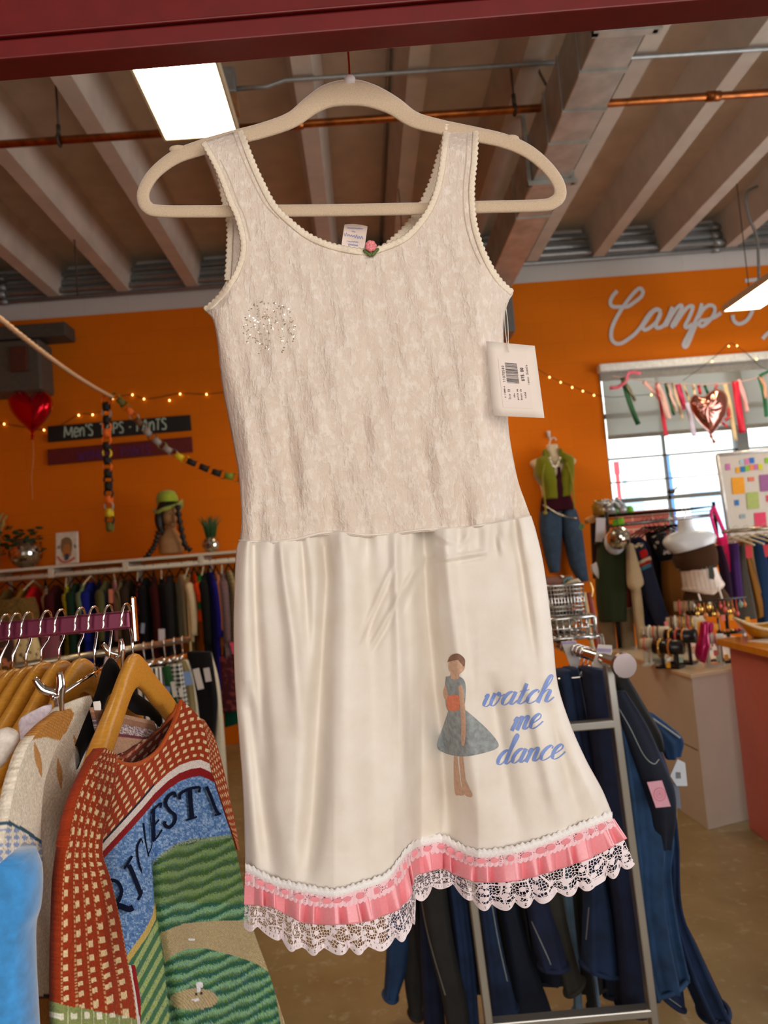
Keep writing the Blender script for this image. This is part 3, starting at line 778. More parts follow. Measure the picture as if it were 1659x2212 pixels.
a_ = crv(LS, nv); b_ = crv(RS, nv)
SEAM = np.array([(517, 1168), (555, 1170), (590, 1171), (640, 1165), (690, 1152), (730, 1148), (790, 1156), (850, 1152), (910, 1144), (1000, 1140), (1070, 1130), (1147, 1114)], float)
seam = np.stack([517 + (1147 - 517) * u, np.interp(517 + (1147 - 517) * u, SEAM[:, 0], SEAM[:, 1])], -1)
hemc = crv(HEM, 800); hx = 530 + (1323 - 530) * u
hemr = np.stack([hx, np.interp(hx, hemc[:, 0], hemc[:, 1]) + 4], -1)
vv = np.linspace(0, 1, nv)
S = a_[:, None, :] * (1 - u)[None, :, None] + b_[:, None, :] * u[None, :, None]
dt_ = seam - (seam[0] * (1 - u)[:, None] + seam[-1] * u[:, None]); db_ = hemr - (hemr[0] * (1 - u)[:, None] + hemr[-1] * u[:, None])
S = S + dt_[None] * (1 - vv)[:, None, None] ** 3 + db_[None] * vv[:, None, None] ** 2.2
x, y = S[..., 0], S[..., 1]
g = MB(); g.grid(P_arr(x, y, skirt_depth(x, y)).tolist())
skirt = g.build('skirt', m_satin, dress, solid=0.0006); skirt['label'] = 'smooth cream satin skirt'
skb = [bvh_of(skirt)]
# skirt back
g = MB(); x2 = 560 + (S[..., 0] - 517) * 0.93; g.grid(P_arr(x2[::4, ::6], (y * 0.985 + 10)[::4, ::6], np.full_like(x2[::4, ::6], Y0 + 0.07)).tolist()); g.build('skirt_back', m_satin, dress)
# waist seam roll
g = MB(); sp = [P(float(q[0]), float(q[1]), float(bodice_depth(np.array([q[0]]), np.array([q[1]]))[0]) - 0.0012) for q in seam[::3]]
g.tube(sp, 0.0013, 8); g.build('waist_seam', m_satin, dress)

# --- hem: beading band, satin ribbon ruffle, lace ruffle
def lace_net(name, rgb, net=150.0, motif=9.0, band=0.12, fill=0.50, vs=11.0, thr=0.10):
    m, nt, b = new_mat(name)
    uvn = nt.nodes.new('ShaderNodeUVMap')
    def vor(sx, sy, feature):
        mp = nt.nodes.new('ShaderNodeMapping'); mp.inputs['Scale'].default_value = (sx, sy, 1); nt.links.new(uvn.outputs[0], mp.inputs[0])
        v = nt.nodes.new('ShaderNodeTexVoronoi'); v.feature = feature; v.voronoi_dimensions = '2D'; v.inputs['Scale'].default_value = 1.0
        v.inputs['Randomness'].default_value = 0.7 if feature == 'DISTANCE_TO_EDGE' else 0.8
        nt.links.new(mp.outputs[0], v.inputs['Vector']); return v
    thread = mathn(nt, 'LESS_THAN', vor(net, vs, 'DISTANCE_TO_EDGE').outputs['Distance'], thr)
    mv = vor(net / 3.6, vs / 3.0, 'F1')
    petals = mathn(nt, 'LESS_THAN', mv.outputs['Distance'], 0.27 * fill / 0.5)
    stem = mathn(nt, 'LESS_THAN', vor(net / 6.5, vs / 5.0, 'DISTANCE_TO_EDGE').outputs['Distance'], 0.05)
    sp = nt.nodes.new('ShaderNodeSeparateXYZ'); nt.links.new(uvn.outputs[0], sp.inputs[0])
    edge = mathn(nt, 'GREATER_THAN', sp.outputs[1], 1 - band)
    holes = mathn(nt, 'GREATER_THAN', mathn(nt, 'ABSOLUTE', mathn(nt, 'SINE', mathn(nt, 'MULTIPLY', sp.outputs[0], net * 1.3))), 0.35)
    line = mathn(nt, 'LESS_THAN', mathn(nt, 'ABSOLUTE', mathn(nt, 'SUBTRACT', sp.outputs[1], 1 - band * 0.55)), band * 0.2)
    edge = mathn(nt, 'MULTIPLY', edge, mathn(nt, 'MAXIMUM', holes, mathn(nt, 'SUBTRACT', 1.0, line)))
    topb = mathn(nt, 'LESS_THAN', sp.outputs[1], 0.08)
    al = mathn(nt, 'MAXIMUM', mathn(nt, 'MAXIMUM', thread, petals), mathn(nt, 'MAXIMUM', stem, mathn(nt, 'MAXIMUM', edge, topb)))
    nt.links.new(al, b.inputs['Alpha'])
    b.inputs['Base Color'].default_value = (*lin(rgb), 1); b.inputs['Roughness'].default_value = 0.85; b.inputs['Sheen Weight'].default_value = 0.3
    bump(nt, b, mathn(nt, 'ADD', petals, stem), 0.4, 0.001)
    return m
def hem_sheet(T, B, nv_, lift, amp_fn, zig=None, per=46.0, phase=0.0, spread=0.0, jag=0.5):
    n = 900
    t_ = crv(T, n); b2 = crv(B, n)
    s_ = np.concatenate([[0], np.cumsum(np.linalg.norm(np.diff(b2, axis=0), axis=1))])
    rr = np.random.default_rng(int(per * 10)); warp = np.interp(s_, np.linspace(0, s_[-1], 40), rr.uniform(-0.5, 0.5, 40)) * jag
    ph = s_ / per + warp + phase
    saw = ph - np.floor(ph)                                              # knife-pleat profile: slow rise, quick fall
    prof = np.where(saw < 0.68, np.sin(saw / 0.68 * math.pi / 2), np.cos((saw - 0.68) / 0.32 * math.pi / 2)) - 0.55
    rows = []
    for j in range(nv_):
        f = j / (nv_ - 1)
        p = t_ * (1 - f) + b2 * f
        p = p.copy(); p[:, 0] += spread * prof * f * 6
        if zig is not None: p[:, 1] += zig * f * f * (np.abs(np.sin(math.pi * (ph * 1.0))) - 0.5)
        Y = hem_depth(t_[:, 0]) - lift - amp_fn(f) * prof
        rows.append(P_arr(p[:, 0], p[:, 1], Y).tolist())
    return rows
m_net = lace_net('white_hem_lace', (246, 232, 236), net=215.0, band=0.15, vs=13.0)
lt = [(t0[0] * 0.5 + r0[0] * 0.5, t0[1] * 0.35 + r0[1] * 0.65) for t0, r0 in zip(HEM, RIB)]
g = MB(); g.grid(hem_sheet(lt, LAC, 22, -0.010, lambda f: 0.003 + 0.009 * f, zig=17, per=50, phase=0.2, spread=0.5)); o = g.build('lace_ruffle', m_net, dress); o['label'] = 'white openwork lace ruffle'
m, nt, b = new_mat('pink_satin_ribbon'); m_pink = m
n_ = noise(nt, 500, 2); nt.links.new(mix_color(nt, n_, lin((242, 140, 152)), lin((252, 164, 172))), b.inputs['Base Color'])
b.inputs['Roughness'].default_value = 0.24; b.inputs['Sheen Weight'].default_value = 0.1; b.inputs['Specular IOR Level'].default_value = 0.7
rt = [(h[0] * 0.9 + r0[0] * 0.1, h[1] * 0.80 + r0[1] * 0.20) for h, r0 in zip(HEM, RIB)]
g = MB(); g.grid(hem_sheet(rt, RIB, 18, 0.002, lambda f: 0.0022 + 0.012 * f, per=44, phase=0.0, spread=0.8, jag=0.8)); o = g.build('satin_ribbon', m_pink, dress, solid=0.0005); o['label'] = 'pleated pink satin ribbon'
m_band = lace_net('pink_white_beading', (250, 206, 214), net=260.0, band=0.2, fill=0.9, vs=6.0, thr=0.22)
bt = [(h[0], h[1] + 10) for h in HEM]; bb = [(h[0] * 0.72 + r0[0] * 0.28, h[1] * 0.52 + r0[1] * 0.48) for h, r0 in zip(HEM, RIB)]
g = MB(); g.grid(hem_sheet(bt, bb, 8, 0.0048, lambda f: 0.0008, zig=4, per=11, jag=0.0)); g.build('beading_lace', m_band, dress)
# white crocheted edge where the trim meets the skirt, and pink slots of ribbon woven through it
g = MB()
hc = crv(HEM, 420, True)
rows = []
for k in range(420):
    xk, yk = hc[k]; wob = 3.0 * math.sin(k * 1.1) + 2 * math.sin(k * 0.47)
    Yk = float(hem_depth(np.array([xk]))[0])
    rows.append([tuple(P(xk, yk - 6 + wob * 0.6, Yk - 0.0030)), tuple(P(xk, yk - 1, Yk - 0.0062)), tuple(P(xk, yk + 6 + wob * 0.4, Yk - 0.0066)), tuple(P(xk, yk + 12, Yk - 0.0048))])
g.grid(rows); g.build('crochet_edge', M('white_crochet', (252, 246, 244), rough=0.9, var=0.05, scale=600, bmp=0.6, bdist=0.001), dress)
g = MB(); hc2 = crv([(h[0] * 0.86 + r0[0] * 0.14, h[1] * 0.70 + r0[1] * 0.30) for h, r0 in zip(HEM, RIB)], 2000, True)
Ltot = float(np.sum(np.linalg.norm(np.diff(hc2, axis=0), axis=1))); s_ = 8.0; rr = random.Random(3)
while s_ < Ltot - 8:
    k = int(s_ / Ltot * 1999); xk, yk = hc2[k]; tx, ty = hc2[min(k + 5, 1999)] - hc2[max(k - 5, 0)]; an = math.atan2(ty, tx)
    Yk = float(hem_depth(np.array([xk]))[0]) - 0.0068; wx, wy = rr.uniform(7.5, 12.0), rr.uniform(5.0, 7.0)
    ring = [tuple(P(xk + wx * math.cos(b0) * math.cos(an) - wy * math.sin(b0) * math.sin(an), yk + wx * math.cos(b0) * math.sin(an) + wy * math.sin(b0) * math.cos(an), Yk)) for b0 in np.linspace(0, 2 * math.pi, 15)[:-1]]
    g.add(ring + [tuple(P(xk, yk, Yk - 0.0002))], [(i, (i + 1) % 14, 14) for i in range(14)])
    s_ += rr.choice((22, 25, 29, 34))
o = g.build('woven_ribbon', m_pink, dress); o['label'] = 'pink ribbon showing through the beading'
o['kind'] = 'stuff'

# --- rosette and care label
ro = thing('rosette_holder', 'x', 'x', (0, 0, 0)); bpy.data.objects.remove(ro)
q = P(801, 533, float(bodice_depth(np.array([801.]), np.array([533.]))[0]) - 0.005)
g = MB(); g.ball(q, 0.0054, 12, sc=(1.05, 0.75, 1.0))
for k in range(7):
    an = k * 2 * math.pi / 7; g.ball(q + Vector((0.0033 * math.cos(an), -0.002, 0.0033 * math.sin(an))), 0.003, 8, sc=(1, 0.7, 1))
ros = g.build('rosette', M('pink_satin_rosebud', (238, 130, 134), rough=0.35, var=0.3, scale=400), dress); ros['label'] = 'pink ribbon rosebud'
g = MB()
for (dx, dz, rx) in ((-0.0052, -0.0045, 0.6), (0.0052, -0.0042, -0.6), (-0.0028, -0.0068, 0.9), (0.003, -0.0066, -0.9)):
    g.ball(q + Vector((dx, 0.0012, dz)), 0.0034, 8, sc=(1.2, 0.35, 0.6), rot=Matrix.Rotation(rx, 3, 'Y'))
g.build('rosette_leaf', M('green_ribbon_leaf', (84, 104, 44), rough=0.6), ros)
lab = [(744, 485), (795, 490)], [(735, 545), (786, 549)]
rows = []
for j in range(12):
    f = j / 11
    l_ = np.array((744, 485)) * (1 - f) + np.array((735, 548)) * f; r_ = np.array((794, 489)) * (1 - f) + np.array((785, 552)) * f
    rows.append([tuple(P(*(l_ * (1 - k / 8) + r_ * (k / 8) + np.array((0, -3 * math.sin(math.pi * k / 8)))), Y0 + 0.048 - 0.006 * math.sin(f * 2))) for k in range(9)])
g = MB(); g.grid(rows); cl = g.build('care_label', M('white_satin_label', (236, 216, 204), rough=0.5), dress); cl['label'] = 'white care label standing up at the back neck'
clb = [bvh_of(cl)]
g = MB()
def squiggle(mb, x0, y0, x1, y1, amp, wd, n_, bv, seed):
    rr = random.Random(seed); pts = []
    for k in range(n_ + 1):
        f = k / n_; pts.append((x0 + (x1 - x0) * f, y0 + (y1 - y0) * f + (amp if k % 2 else -amp) * rr.uniform(0.4, 1.0)))
    stroke(mb, pts, wd, bv, 0.0004, Y0 + 0.045, step=1.0)
for j, (x0, y0, x1, am, wd) in enumerate(((750, 492, 784, 1.6, 1.2), (760, 499, 768, 1.2, 1.1), (751, 521, 774, 1.2, 1.0), (752, 528, 773, 2.2, 1.6))):
    squiggle(g, x0, y0, x1, y0 + 2, am, wd, int((x1 - x0) / 1.8), clb, 20 + j)
squiggle(g, 743, 506, 784, 514, 4.2, 1.5, 15, clb, 44)
g.build('label_print', M('faded_blue_print', (150, 156, 196), rough=0.6), cl)

# --- printed lettering and dancer on the skirt
nibf = lambda dx, dy: 0.34 + 0.95 * max(0.0, (dy * 0.85 - dx * 0.45)) ** 1.2 + 0.2 * abs(dy)
def nib_abs(dx, dy):
    v = dx * 0.42 - dy * 0.92          # along the slanted stem
    return 0.26 + 0.95 * max(0.0, -v) ** 1.5 + 0.2 * max(0.0, v) ** 2
GL = {  # upright unit letters: x in x-heights, y up; slanted and placed afterwards
 'w': ([[(0, .75), (.08, .95), (.16, .85), (.10, .25), (.2, .02), (.38, .05), (.52, .4), (.55, .98)], [(.55, .98), (.5, .3), (.62, .02), (.8, .1), (.92, .5), (.9, .9), (.8, .98), (.78, .8), (.95, .72), (1.15, .85)]], 1.12),
 'a': ([[(.62, .85), (.45, .99), (.22, .85), (.06, .45), (.12, .08), (.3, .02), (.5, .25), (.64, .7)], [(.68, .97), (.62, .5), (.58, .15), (.68, .0), (.85, .15), (.95, .3)]], 0.88),
 't': ([[(.28, 1.55), (.26, 1.0), (.2, .4), (.2, .1), (.32, .0), (.5, .12), (.62, .3)], [(.02, .98), (.28, 1.0), (.56, 1.06)]], 0.58),
 'c': ([[(.58, .78), (.6, .92), (.48, 1.0), (.25, .85), (.08, .45), (.14, .08), (.34, .0), (.58, .15), (.75, .35)]], 0.70),
 'h': ([[(-.05, .3), (.2, .9), (.42, 1.6), (.42, 2.0), (.3, 2.02), (.2, 1.7), (.14, 1.0), (.08, .0)], [(.1, .3), (.25, .8), (.46, .98), (.58, .85), (.54, .4), (.54, .08), (.66, .0), (.82, .15), (.95, .35)]], 0.85),
 'm': ([[(0, .7), (.1, .95), (.18, .85), (.14, .4), (.08, .0)], [(.1, .2), (.25, .75), (.42, .98), (.5, .85), (.46, .4), (.42, .0)], [(.44, .2), (.6, .75), (.77, .98), (.86, .85), (.82, .4), (.84, .06), (.96, .0), (1.1, .15), (1.2, .35)]], 1.12),
 'e': ([[(.1, .35), (.35, .5), (.55, .72), (.5, .96), (.34, .98), (.14, .75), (.07, .4), (.16, .06), (.36, .0), (.62, .18), (.82, .45)]], 0.74),
 'd': ([[(.62, .85), (.45, .99), (.22, .85), (.06, .45), (.12, .08), (.3, .02), (.5, .25), (.64, .7)], [(.62, .7), (.74, 1.3), (.84, 1.85), (.76, 2.05), (.66, 1.85), (.62, 1.2), (.58, .5), (.57, .12), (.68, .0), (.84, .15), (.95, .3)]], 0.90),
 'n': ([[(0, .7), (.1, .95), (.18, .85), (.14, .4), (.08, .0)], [(.1, .2), (.28, .75), (.48, .98), (.58, .85), (.54, .4), (.55, .06), (.67, .0), (.82, .15), (.92, .35)]], 0.86),
}
def word(mb, txt, x0, y0, x1, y1, xh, wd):
    tot = sum(GL[ch][1] for ch in txt); L = math.hypot(x1 - x0, y1 - y0); sc = L / tot
    ux, uy = (x1 - x0) / L, (y1 - y0) / L; adv = 0.0
    for ch in txt:
        for st in GL[ch][0]:
            pts = []
            for (a, b0) in st:
                a2 = (adv + a) * sc + b0 * xh * 0.36
                pts.append((x0 + ux * a2 + uy * b0 * xh * 0.0, y0 + uy * a2 - b0 * xh))
            stroke(mb, pts, wd, skb, 0.0007, Y0, step=1.2, nib=nib_abs)
        adv += GL[ch][1]
g = MB()
word(g, 'watch', 1040, 1527, 1190, 1516, 28, 6.2)
word(g, 'me', 1103, 1579, 1166, 1572, 30, 6.4)
word(g, 'dance', 1071, 1653, 1214, 1638, 30, 6.4)
o = g.build('printed_lettering', M('periwinkle_print', (128, 152, 214), rough=0.55, var=0.08), dress); o['label'] = 'blue script print'
# small plain dancer figure printed beside the words
m_skin = M('print_tan', (206, 166, 140), rough=0.7, var=0.14, scale=300); m_hair = M('print_brown', (132, 96, 78), rough=0.7, var=0.2, scale=300)
m_grey = M('print_grey_blue', (146, 152, 154), rough=0.7, var=0.28, scale=160); m_org = M('print_orange', (226, 130, 98), rough=0.7, var=0.14, scale=300)
g = MB(); lf = 0.0012
blob(g, [(986, 1625), (996, 1700), (1003, 1716), (992, 1718), (982, 1710), (980, 1640)], skb, lf, mi=0); blob(g, [(999, 1625), (1006, 1690), (1020, 1716), (1014, 1722), (1000, 1708), (992, 1640)], skb, lf, mi=0)
blob(g, [(970, 1530), (998, 1530), (1032, 1556), (1066, 1590), (1076, 1614), (1040, 1628), (1000, 1634), (964, 1628), (944, 1612), (956, 1572)], skb, lf + 0.0002, mi=2, n=60)
blob(g, [(963, 1462), (985, 1460), (1003, 1470), (1006, 1500), (998, 1535), (967, 1535), (961, 1490)], skb, lf + 0.0004, mi=2)
blob(g, [(964, 1503), (990, 1503), (992, 1532), (968, 1533)], skb, lf + 0.0006, mi=3)
blob(g, [(990, 1482), (1000, 1486), (1006, 1560), (1004, 1606), (997, 1606), (996, 1560)], skb, lf + 0.0008, mi=0); blob(g, [(962, 1478), (968, 1500), (962, 1512), (957, 1496)], skb, lf + 0.0008, mi=0)
blob(g, [(974, 1448), (990, 1448), (990, 1466), (974, 1466)], skb, lf + 0.0006, mi=0); blob(g, [(968, 1424), (985, 1414), (1002, 1424), (1003, 1446), (986, 1458), (970, 1448)], skb, lf + 0.0008, mi=0)
blob(g, [(966, 1430), (974, 1416), (990, 1412), (1004, 1424), (1002, 1440), (992, 1426)], skb, lf + 0.001, mi=1)
o = g.build('printed_dancer', [m_skin, m_hair, m_grey, m_org], dress); o['label'] = 'small faded print of a dancer in a grey skirt'

# --- price tag on its thread
pt = thing('price_tag', 'white cardboard price tag reading $15.00 hanging from the dress armhole', 'price tag', tuple(P(1115, 905, 0.79)))
corn = [(1050, 737), (1155, 747), (1176, 903), (1066, 898)]
def tagY(x, y): return 0.79 + (x - 1110) * 0.00004
rows = [[tuple(P(corn[0][0] * (1 - u_) * (1 - v_) + corn[1][0] * u_ * (1 - v_) + corn[2][0] * u_ * v_ + corn[3][0] * (1 - u_) * v_, corn[0][1] * (1 - u_) * (1 - v_) + corn[1][1] * u_ * (1 - v_) + corn[2][1] * u_ * v_ + corn[3][1] * (1 - u_) * v_, 0.79 + 0.003 * math.sin(v_ * 3))) for u_ in np.linspace(0, 1, 6)] for v_ in np.linspace(0, 1, 8)]
g = MB(); g.grid(rows); card = g.build('card', M('white_card', (238, 224, 212), rough=0.55, var=0.02), pt, solid=0.0004)
cb = [bvh_of(card)]
g = MB()
rows = []
def tagmap(u_, v_): return (corn[0][0] * (1 - u_) * (1 - v_) + corn[1][0] * u_ * (1 - v_) + corn[2][0] * u_ * v_ + corn[3][0] * (1 - u_) * v_, corn[0][1] * (1 - u_) * (1 - v_) + corn[1][1] * u_ * (1 - v_) + corn[2][1] * u_ * v_ + corn[3][1] * (1 - u_) * v_)
def tagquad(mb, u0, v0, u1, v1, lift, mi=0):
    rows = [[tuple(cast(cb, *tagmap(u0 + (u1 - u0) * i / 3, v0 + (v1 - v0) * j / 3), lift, 0.79)) for i in range(4)] for j in range(4)]
    mb.grid(rows, mi)
tagquad(g, 0.21, 0.22, 0.80, 0.88, 0.0006); stk = g.build('sticker', M('white_sticker', (234, 216, 206), rough=0.35, var=0.01), pt)
g = MB(); rr = random.Random(9); v_ = 0.27
while v_ < 0.545:
    h_ = rr.choice((0.004, 0.004, 0.007, 0.011)); tagquad(g, 0.34, v_, 0.585, min(v_ + h_, 0.55), 0.0009); v_ += h_ + rr.choice((0.003, 0.004, 0.007))
g.build('barcode', M('black_print', (70, 60, 62), rough=0.6), stk)
# text runs sideways (reading upwards); 3x5 block strokes
FONT = {'1': [[(0.1, .8), (.4, 1), (.4, 0)]], '0': [[(.1, .2), (.1, .8), (.35, 1), (.6, .8), (.6, .2), (.35, 0), (.1, .2)]], '7': [[(.05, 1), (.6, 1), (.25, 0)]], '5': [[(.6, 1), (.12, 1), (.1, .58), (.4, .62), (.6, .35), (.45, .03), (.08, .08)]], '8': [[(.35, .52), (.1, .75), (.35, 1), (.6, .75), (.35, .52), (.08, .25), (.35, 0), (.62, .25), (.35, .52)]], '.': [[(.2, 0), (.2, .1)]],
 '$': [[(.6, .8), (.35, .95), (.1, .75), (.35, .52), (.6, .28), (.35, .05), (.08, .2)], [(.35, 1.12), (.35, -.12)]], '3': [[(.08, .9), (.4, 1), (.55, .75), (.3, .53), (.6, .28), (.35, 0), (.06, .1)]], '2': [[(.08, .8), (.3, 1), (.58, .8), (.08, 0), (.62, 0)]], '6': [[(.55, .9), (.3, 1), (.08, .4), (.3, 0), (.6, .28), (.35, .55), (.1, .35)]],
 'D': [[(.1, 0), (.1, 1), (.4, .9), (.6, .5), (.4, .08), (.1, 0)]], 'o': [[(.1, .3), (.35, .62), (.6, .3), (.35, 0), (.1, .3)]], 'n': [[(.1, 0), (.1, .6)], [(.1, .4), (.4, .62), (.55, .4), (.55, 0)]], 'a': [[(.55, .6), (.2, .6), (.08, .25), (.3, 0), (.55, .2)], [(.55, .6), (.55, 0)]], 't': [[(.3, 1), (.3, .1), (.5, 0)], [(.1, .65), (.55, .65)]], 'e': [[(.1, .32), (.58, .35), (.35, .62), (.1, .3), (.3, 0), (.58, .1)]],
 'S': [[(.58, .85), (.3, 1), (.1, .75), (.55, .3), (.3, 0), (.06, .12)]], 'i': [[(.3, 0), (.3, .6)]], 'z': [[(.1, .6), (.55, .6), (.1, 0), (.58, 0)]], 'm': [[(.05, 0), (.05, .6)], [(.05, .5), (.25, .62), (.32, .4), (.32, 0)], [(.32, .5), (.52, .62), (.6, .4), (.6, 0)]], 's': [[(.5, .55), (.2, .6), (.2, .36), (.5, .25), (.4, 0), (.08, .05)]], 'w': [[(.02, .6), (.18, 0), (.33, .5), (.48, 0), (.62, .6)]], 'h': [[(.1, 0), (.1, 1)], [(.1, .45), (.4, .62), (.55, .4), (.55, 0)]], 'c': [[(.55, .5), (.3, .62), (.08, .3), (.3, 0), (.56, .1)]], 'd': [[(.55, 1), (.55, 0)], [(.55, .5), (.3, .62), (.08, .3), (.3, 0), (.55, .15)]], 'r': [[(.1, 0), (.1, .6)], [(.1, .4), (.35, .62), (.5, .55)]], 'x': [[(.08, .6), (.55, 0)], [(.55, .6), (.08, 0)]]}
def vtext(mb, txt, u0, v0, h, adv, wd):
    """text reading up the tag: cursor moves towards smaller v; glyph tops point to smaller u"""
    cv = v0
    for ch in txt:
        if ch in FONT:
            for st in FONT[ch]:
                stroke(mb, [tagmap(u0 - b0 * h, cv - a * adv) for a, b0 in st], wd, cb, 0.0010, 0.79, step=0.7, even=False)
        cv -= adv
g = MB()
vtext(g, '11070580', 0.315, 0.535, 0.045, 0.029, 0.75); vtext(g, '$15.00', 0.70, 0.500, 0.055, 0.031, 1.6); vtext(g, 'iones Donate', 0.795, 0.545, 0.045, 0.023, 0.7)
vtext(g, 'x cammie', 0.29, 0.745, 0.040, 0.020, 0.7); vtext(g, 'Size 10', 0.385, 0.765, 0.045, 0.020, 0.7); vtext(g, 'who', 0.475, 0.735, 0.035, 0.020, 0.7)
vtext(g, 'watch me', 0.545, 0.765, 0.038, 0.019, 0.7); vtext(g, 'dance do', 0.615, 0.765, 0.038, 0.019, 0.7); vtext(g, 'tinted', 0.70, 0.735, 0.038, 0.014, 0.7)
g.build('tag_print', M('dark_print', (84, 72, 74), rough=0.6), stk)
m_thread = M('white_thread', (232, 222, 206), rough=0.6)
g = MB()
g.tube(curve_pts([P(1092, 655, 0.815), P(1090, 690, 0.80), P(1094, 735, 0.788), P(1099, 760, 0.786)], 20), 0.0004, 6); g.tube(curve_pts([P(1092, 655, 0.815), P(1097, 700, 0.80), P(1098, 740, 0.788), P(1099, 760, 0.786)], 20), 0.0004, 6)
g.build('thread', m_thread, pt)
# ================================================================== foreground left: rail with hangers and knitwear
def body(mb, L, R, Y, thick, nv=40, nu=22, ripple=0.0, rn=5, mi=0, seed=0, flat=0.7, cap=True, gap=None):
    """closed soft body whose silhouette runs between two pixel polylines at depth Y (number or list per knot)"""
    l = crv(L, nv); r = crv(R, nv)
    Ys = np.interp(np.linspace(0, 1, nv), np.linspace(0, 1, len(Y)), Y) if hasattr(Y, '__len__') else np.full(nv, Y)
    Th = np.interp(np.linspace(0, 1, nv), np.linspace(0, 1, len(thick)), thick) if hasattr(thick, '__len__') else np.full(nv, thick)
    rr = random.Random(seed); p1, p2 = rr.uniform(0, 6), rr.uniform(0, 6)
    rows = []
    for j in range(nv):
        a = P(l[j][0], l[j][1], Ys[j]); b_ = P(r[j][0], r[j][1], Ys[j]); c = (a + b_) / 2; h = (b_ - a) / 2
        f = j / (nv - 1); row = []
        for k in range(nu):
            an = 2 * math.pi * k / nu
            ca, sa = math.cos(an), math.sin(an)
            ca = math.copysign(abs(ca) ** flat, ca); sa = math.copysign(abs(sa) ** 0.8, sa)
            rp = ripple * (0.3 + 0.7 * f) * (math.sin(rn * ca * 1.6 + p1 + f * 1.2) + 0.6 * math.sin(rn * 1.7 * ca + p2 - f * 2))
            row.append(tuple(c + h * ca + Vector((0, Th[j] / 2 * sa + (rp if sa < 0 else 0), 0))))
        rows.append(row)
    base = len(mb.v)
    mb.grid(rows, mi, closed=True)
    if cap:
        mb.f.append(tuple(base + k for k in range(nu - 1, -1, -1))); mb.mi.append(mi)
        mb.f.append(tuple(base + (nv - 1) * nu + k for k in range(nu))); mb.mi.append(mi)
def attr_mat(name, rough=0.95, bscale=500, bmp=0.4, sheen=0.04, kx=None):
    m, nt, b = new_mat(name)
    a = nt.nodes.new('ShaderNodeVertexColor'); a.layer_name = 'Col'
    n = noise(nt, bscale, 3, stretch=kx)
    mul = nt.nodes.new('ShaderNodeMix'); mul.data_type = 'RGBA'; mul.blend_type = 'MULTIPLY'; mul.inputs[0].default_value = 0.5
    nt.links.new(a.outputs[0], mul.inputs[6]); nt.links.new(n, mul.inputs[7])
    g_ = nt.nodes.new('ShaderNodeMix'); g_.data_type = 'RGBA'; g_.blend_type = 'MULTIPLY'; g_.inputs[0].default_value = 1; g_.inputs[7].default_value = (1.33, 1.33, 1.33, 1)
    nt.links.new(mul.outputs[2], g_.inputs[6]); nt.links.new(g_.outputs[2], b.inputs['Base Color'])
    b.inputs['Roughness'].default_value = rough; b.inputs['Sheen Weight'].default_value = sheen; b.inputs['Specular IOR Level'].default_value = 0.08
    bump(nt, b, n, bmp, 0.002)
    return m
def inside(x, y, poly):
    n = len(poly); c = np.zeros(x.shape, bool)
    for i in range(n):
        x0, y0 = poly[i]; x1, y1 = poly[i - 1]
        if y0 == y1: continue
        k = ((y0 > y) != (y1 > y)) & (x < (x1 - x0) * (y - y0) / (y1 - y0) + x0)
        c ^= k
    return c
def slope_m(x, y):
    c = np.stack([(x - CX) / F_PX, -(y - CY) / F_PX, -np.ones_like(x)], -1) @ RT.T
    return c[..., 0] / c[..., 1]
m_chrome = M('chrome', (225, 222, 220), rough=0.08, metal=1.0, var=0.02)
m_rail_refl = M('mauve_chrome', (112, 38, 64), rough=0.3, metal=0.5, var=0.15, scale=6)  # pink reflection painted into the base colour of the chrome rail
m_wood = M('golden_lacquered_wood', (212, 148, 52), rough=0.28, var=0.14, scale=16, stretch=(1, 8, 30), bmp=0.03)
m_blackp = M('black_velvet', (20, 18, 20), rough=0.95, var=0.2, scale=400, sheen=0.02, spec=0.1)

YR = 0.97
ra, rb = P(-90, 1372, YR), P(284, 1338, YR)
rail_t = thing('clothes_rail', 'mauve chrome display rail at lower left carrying the wooden hangers', 'clothes rail', tuple((ra + rb) / 2))
g = MB(); d_ = (rb - ra); ang = math.atan2(d_.z, d_.x); Rm = Matrix.Rotation(-ang, 3, 'Y')
g.box((ra + rb) / 2, (d_.length, 0.012, 0.023), Rm); g.build('rail_bar', m_rail_refl, rail_t, smooth=False, bevel=0.003)
g = MB(); g.box(rb + Vector((0.004, 0, 0.0)), (0.004, 0.014, 0.056), Rm); g.build('end_plate', m_chrome, rail_t, smooth=False, bevel=0.002)
g = MB(); g.box(ra + Vector((-0.12, 0.0, -0.62)), (0.03, 0.012, 1.22)); g.box(ra + Vector((-0.12, 0.0, -1.24)), (0.05, 0.7, 0.035)); g.box(ra + Vector((-0.06, 0, 0)), (0.14, 0.012, 0.023)); g.build('upright', m_rail_refl, rail_t, smooth=False, bevel=0.003)
def rail_z(x): return ra.z + (x - ra.x) / (rb.x - ra.x) * (rb.z - ra.z)
def hook_pts(x, zt_, lean=0.0, r=0.017, back=False):
    rz = rail_z(x + lean) + 0.004
    pts = [Vector((x, YR, zt_)), Vector((x, YR + 0.001, zt_ + 0.022)), Vector((x + lean * 0.6, YR + 0.010, rz - 0.020))]
    for a in np.linspace(-0.5, math.pi + 0.45, 12):
        pts.append(Vector((x + lean + 0.002 * math.sin(a), YR + r * math.cos(a), rz + r * 0.95 * math.sin(a))))
    pts.append(pts[-1] + Vector((0.0, -0.003, -0.004)))
    return pts
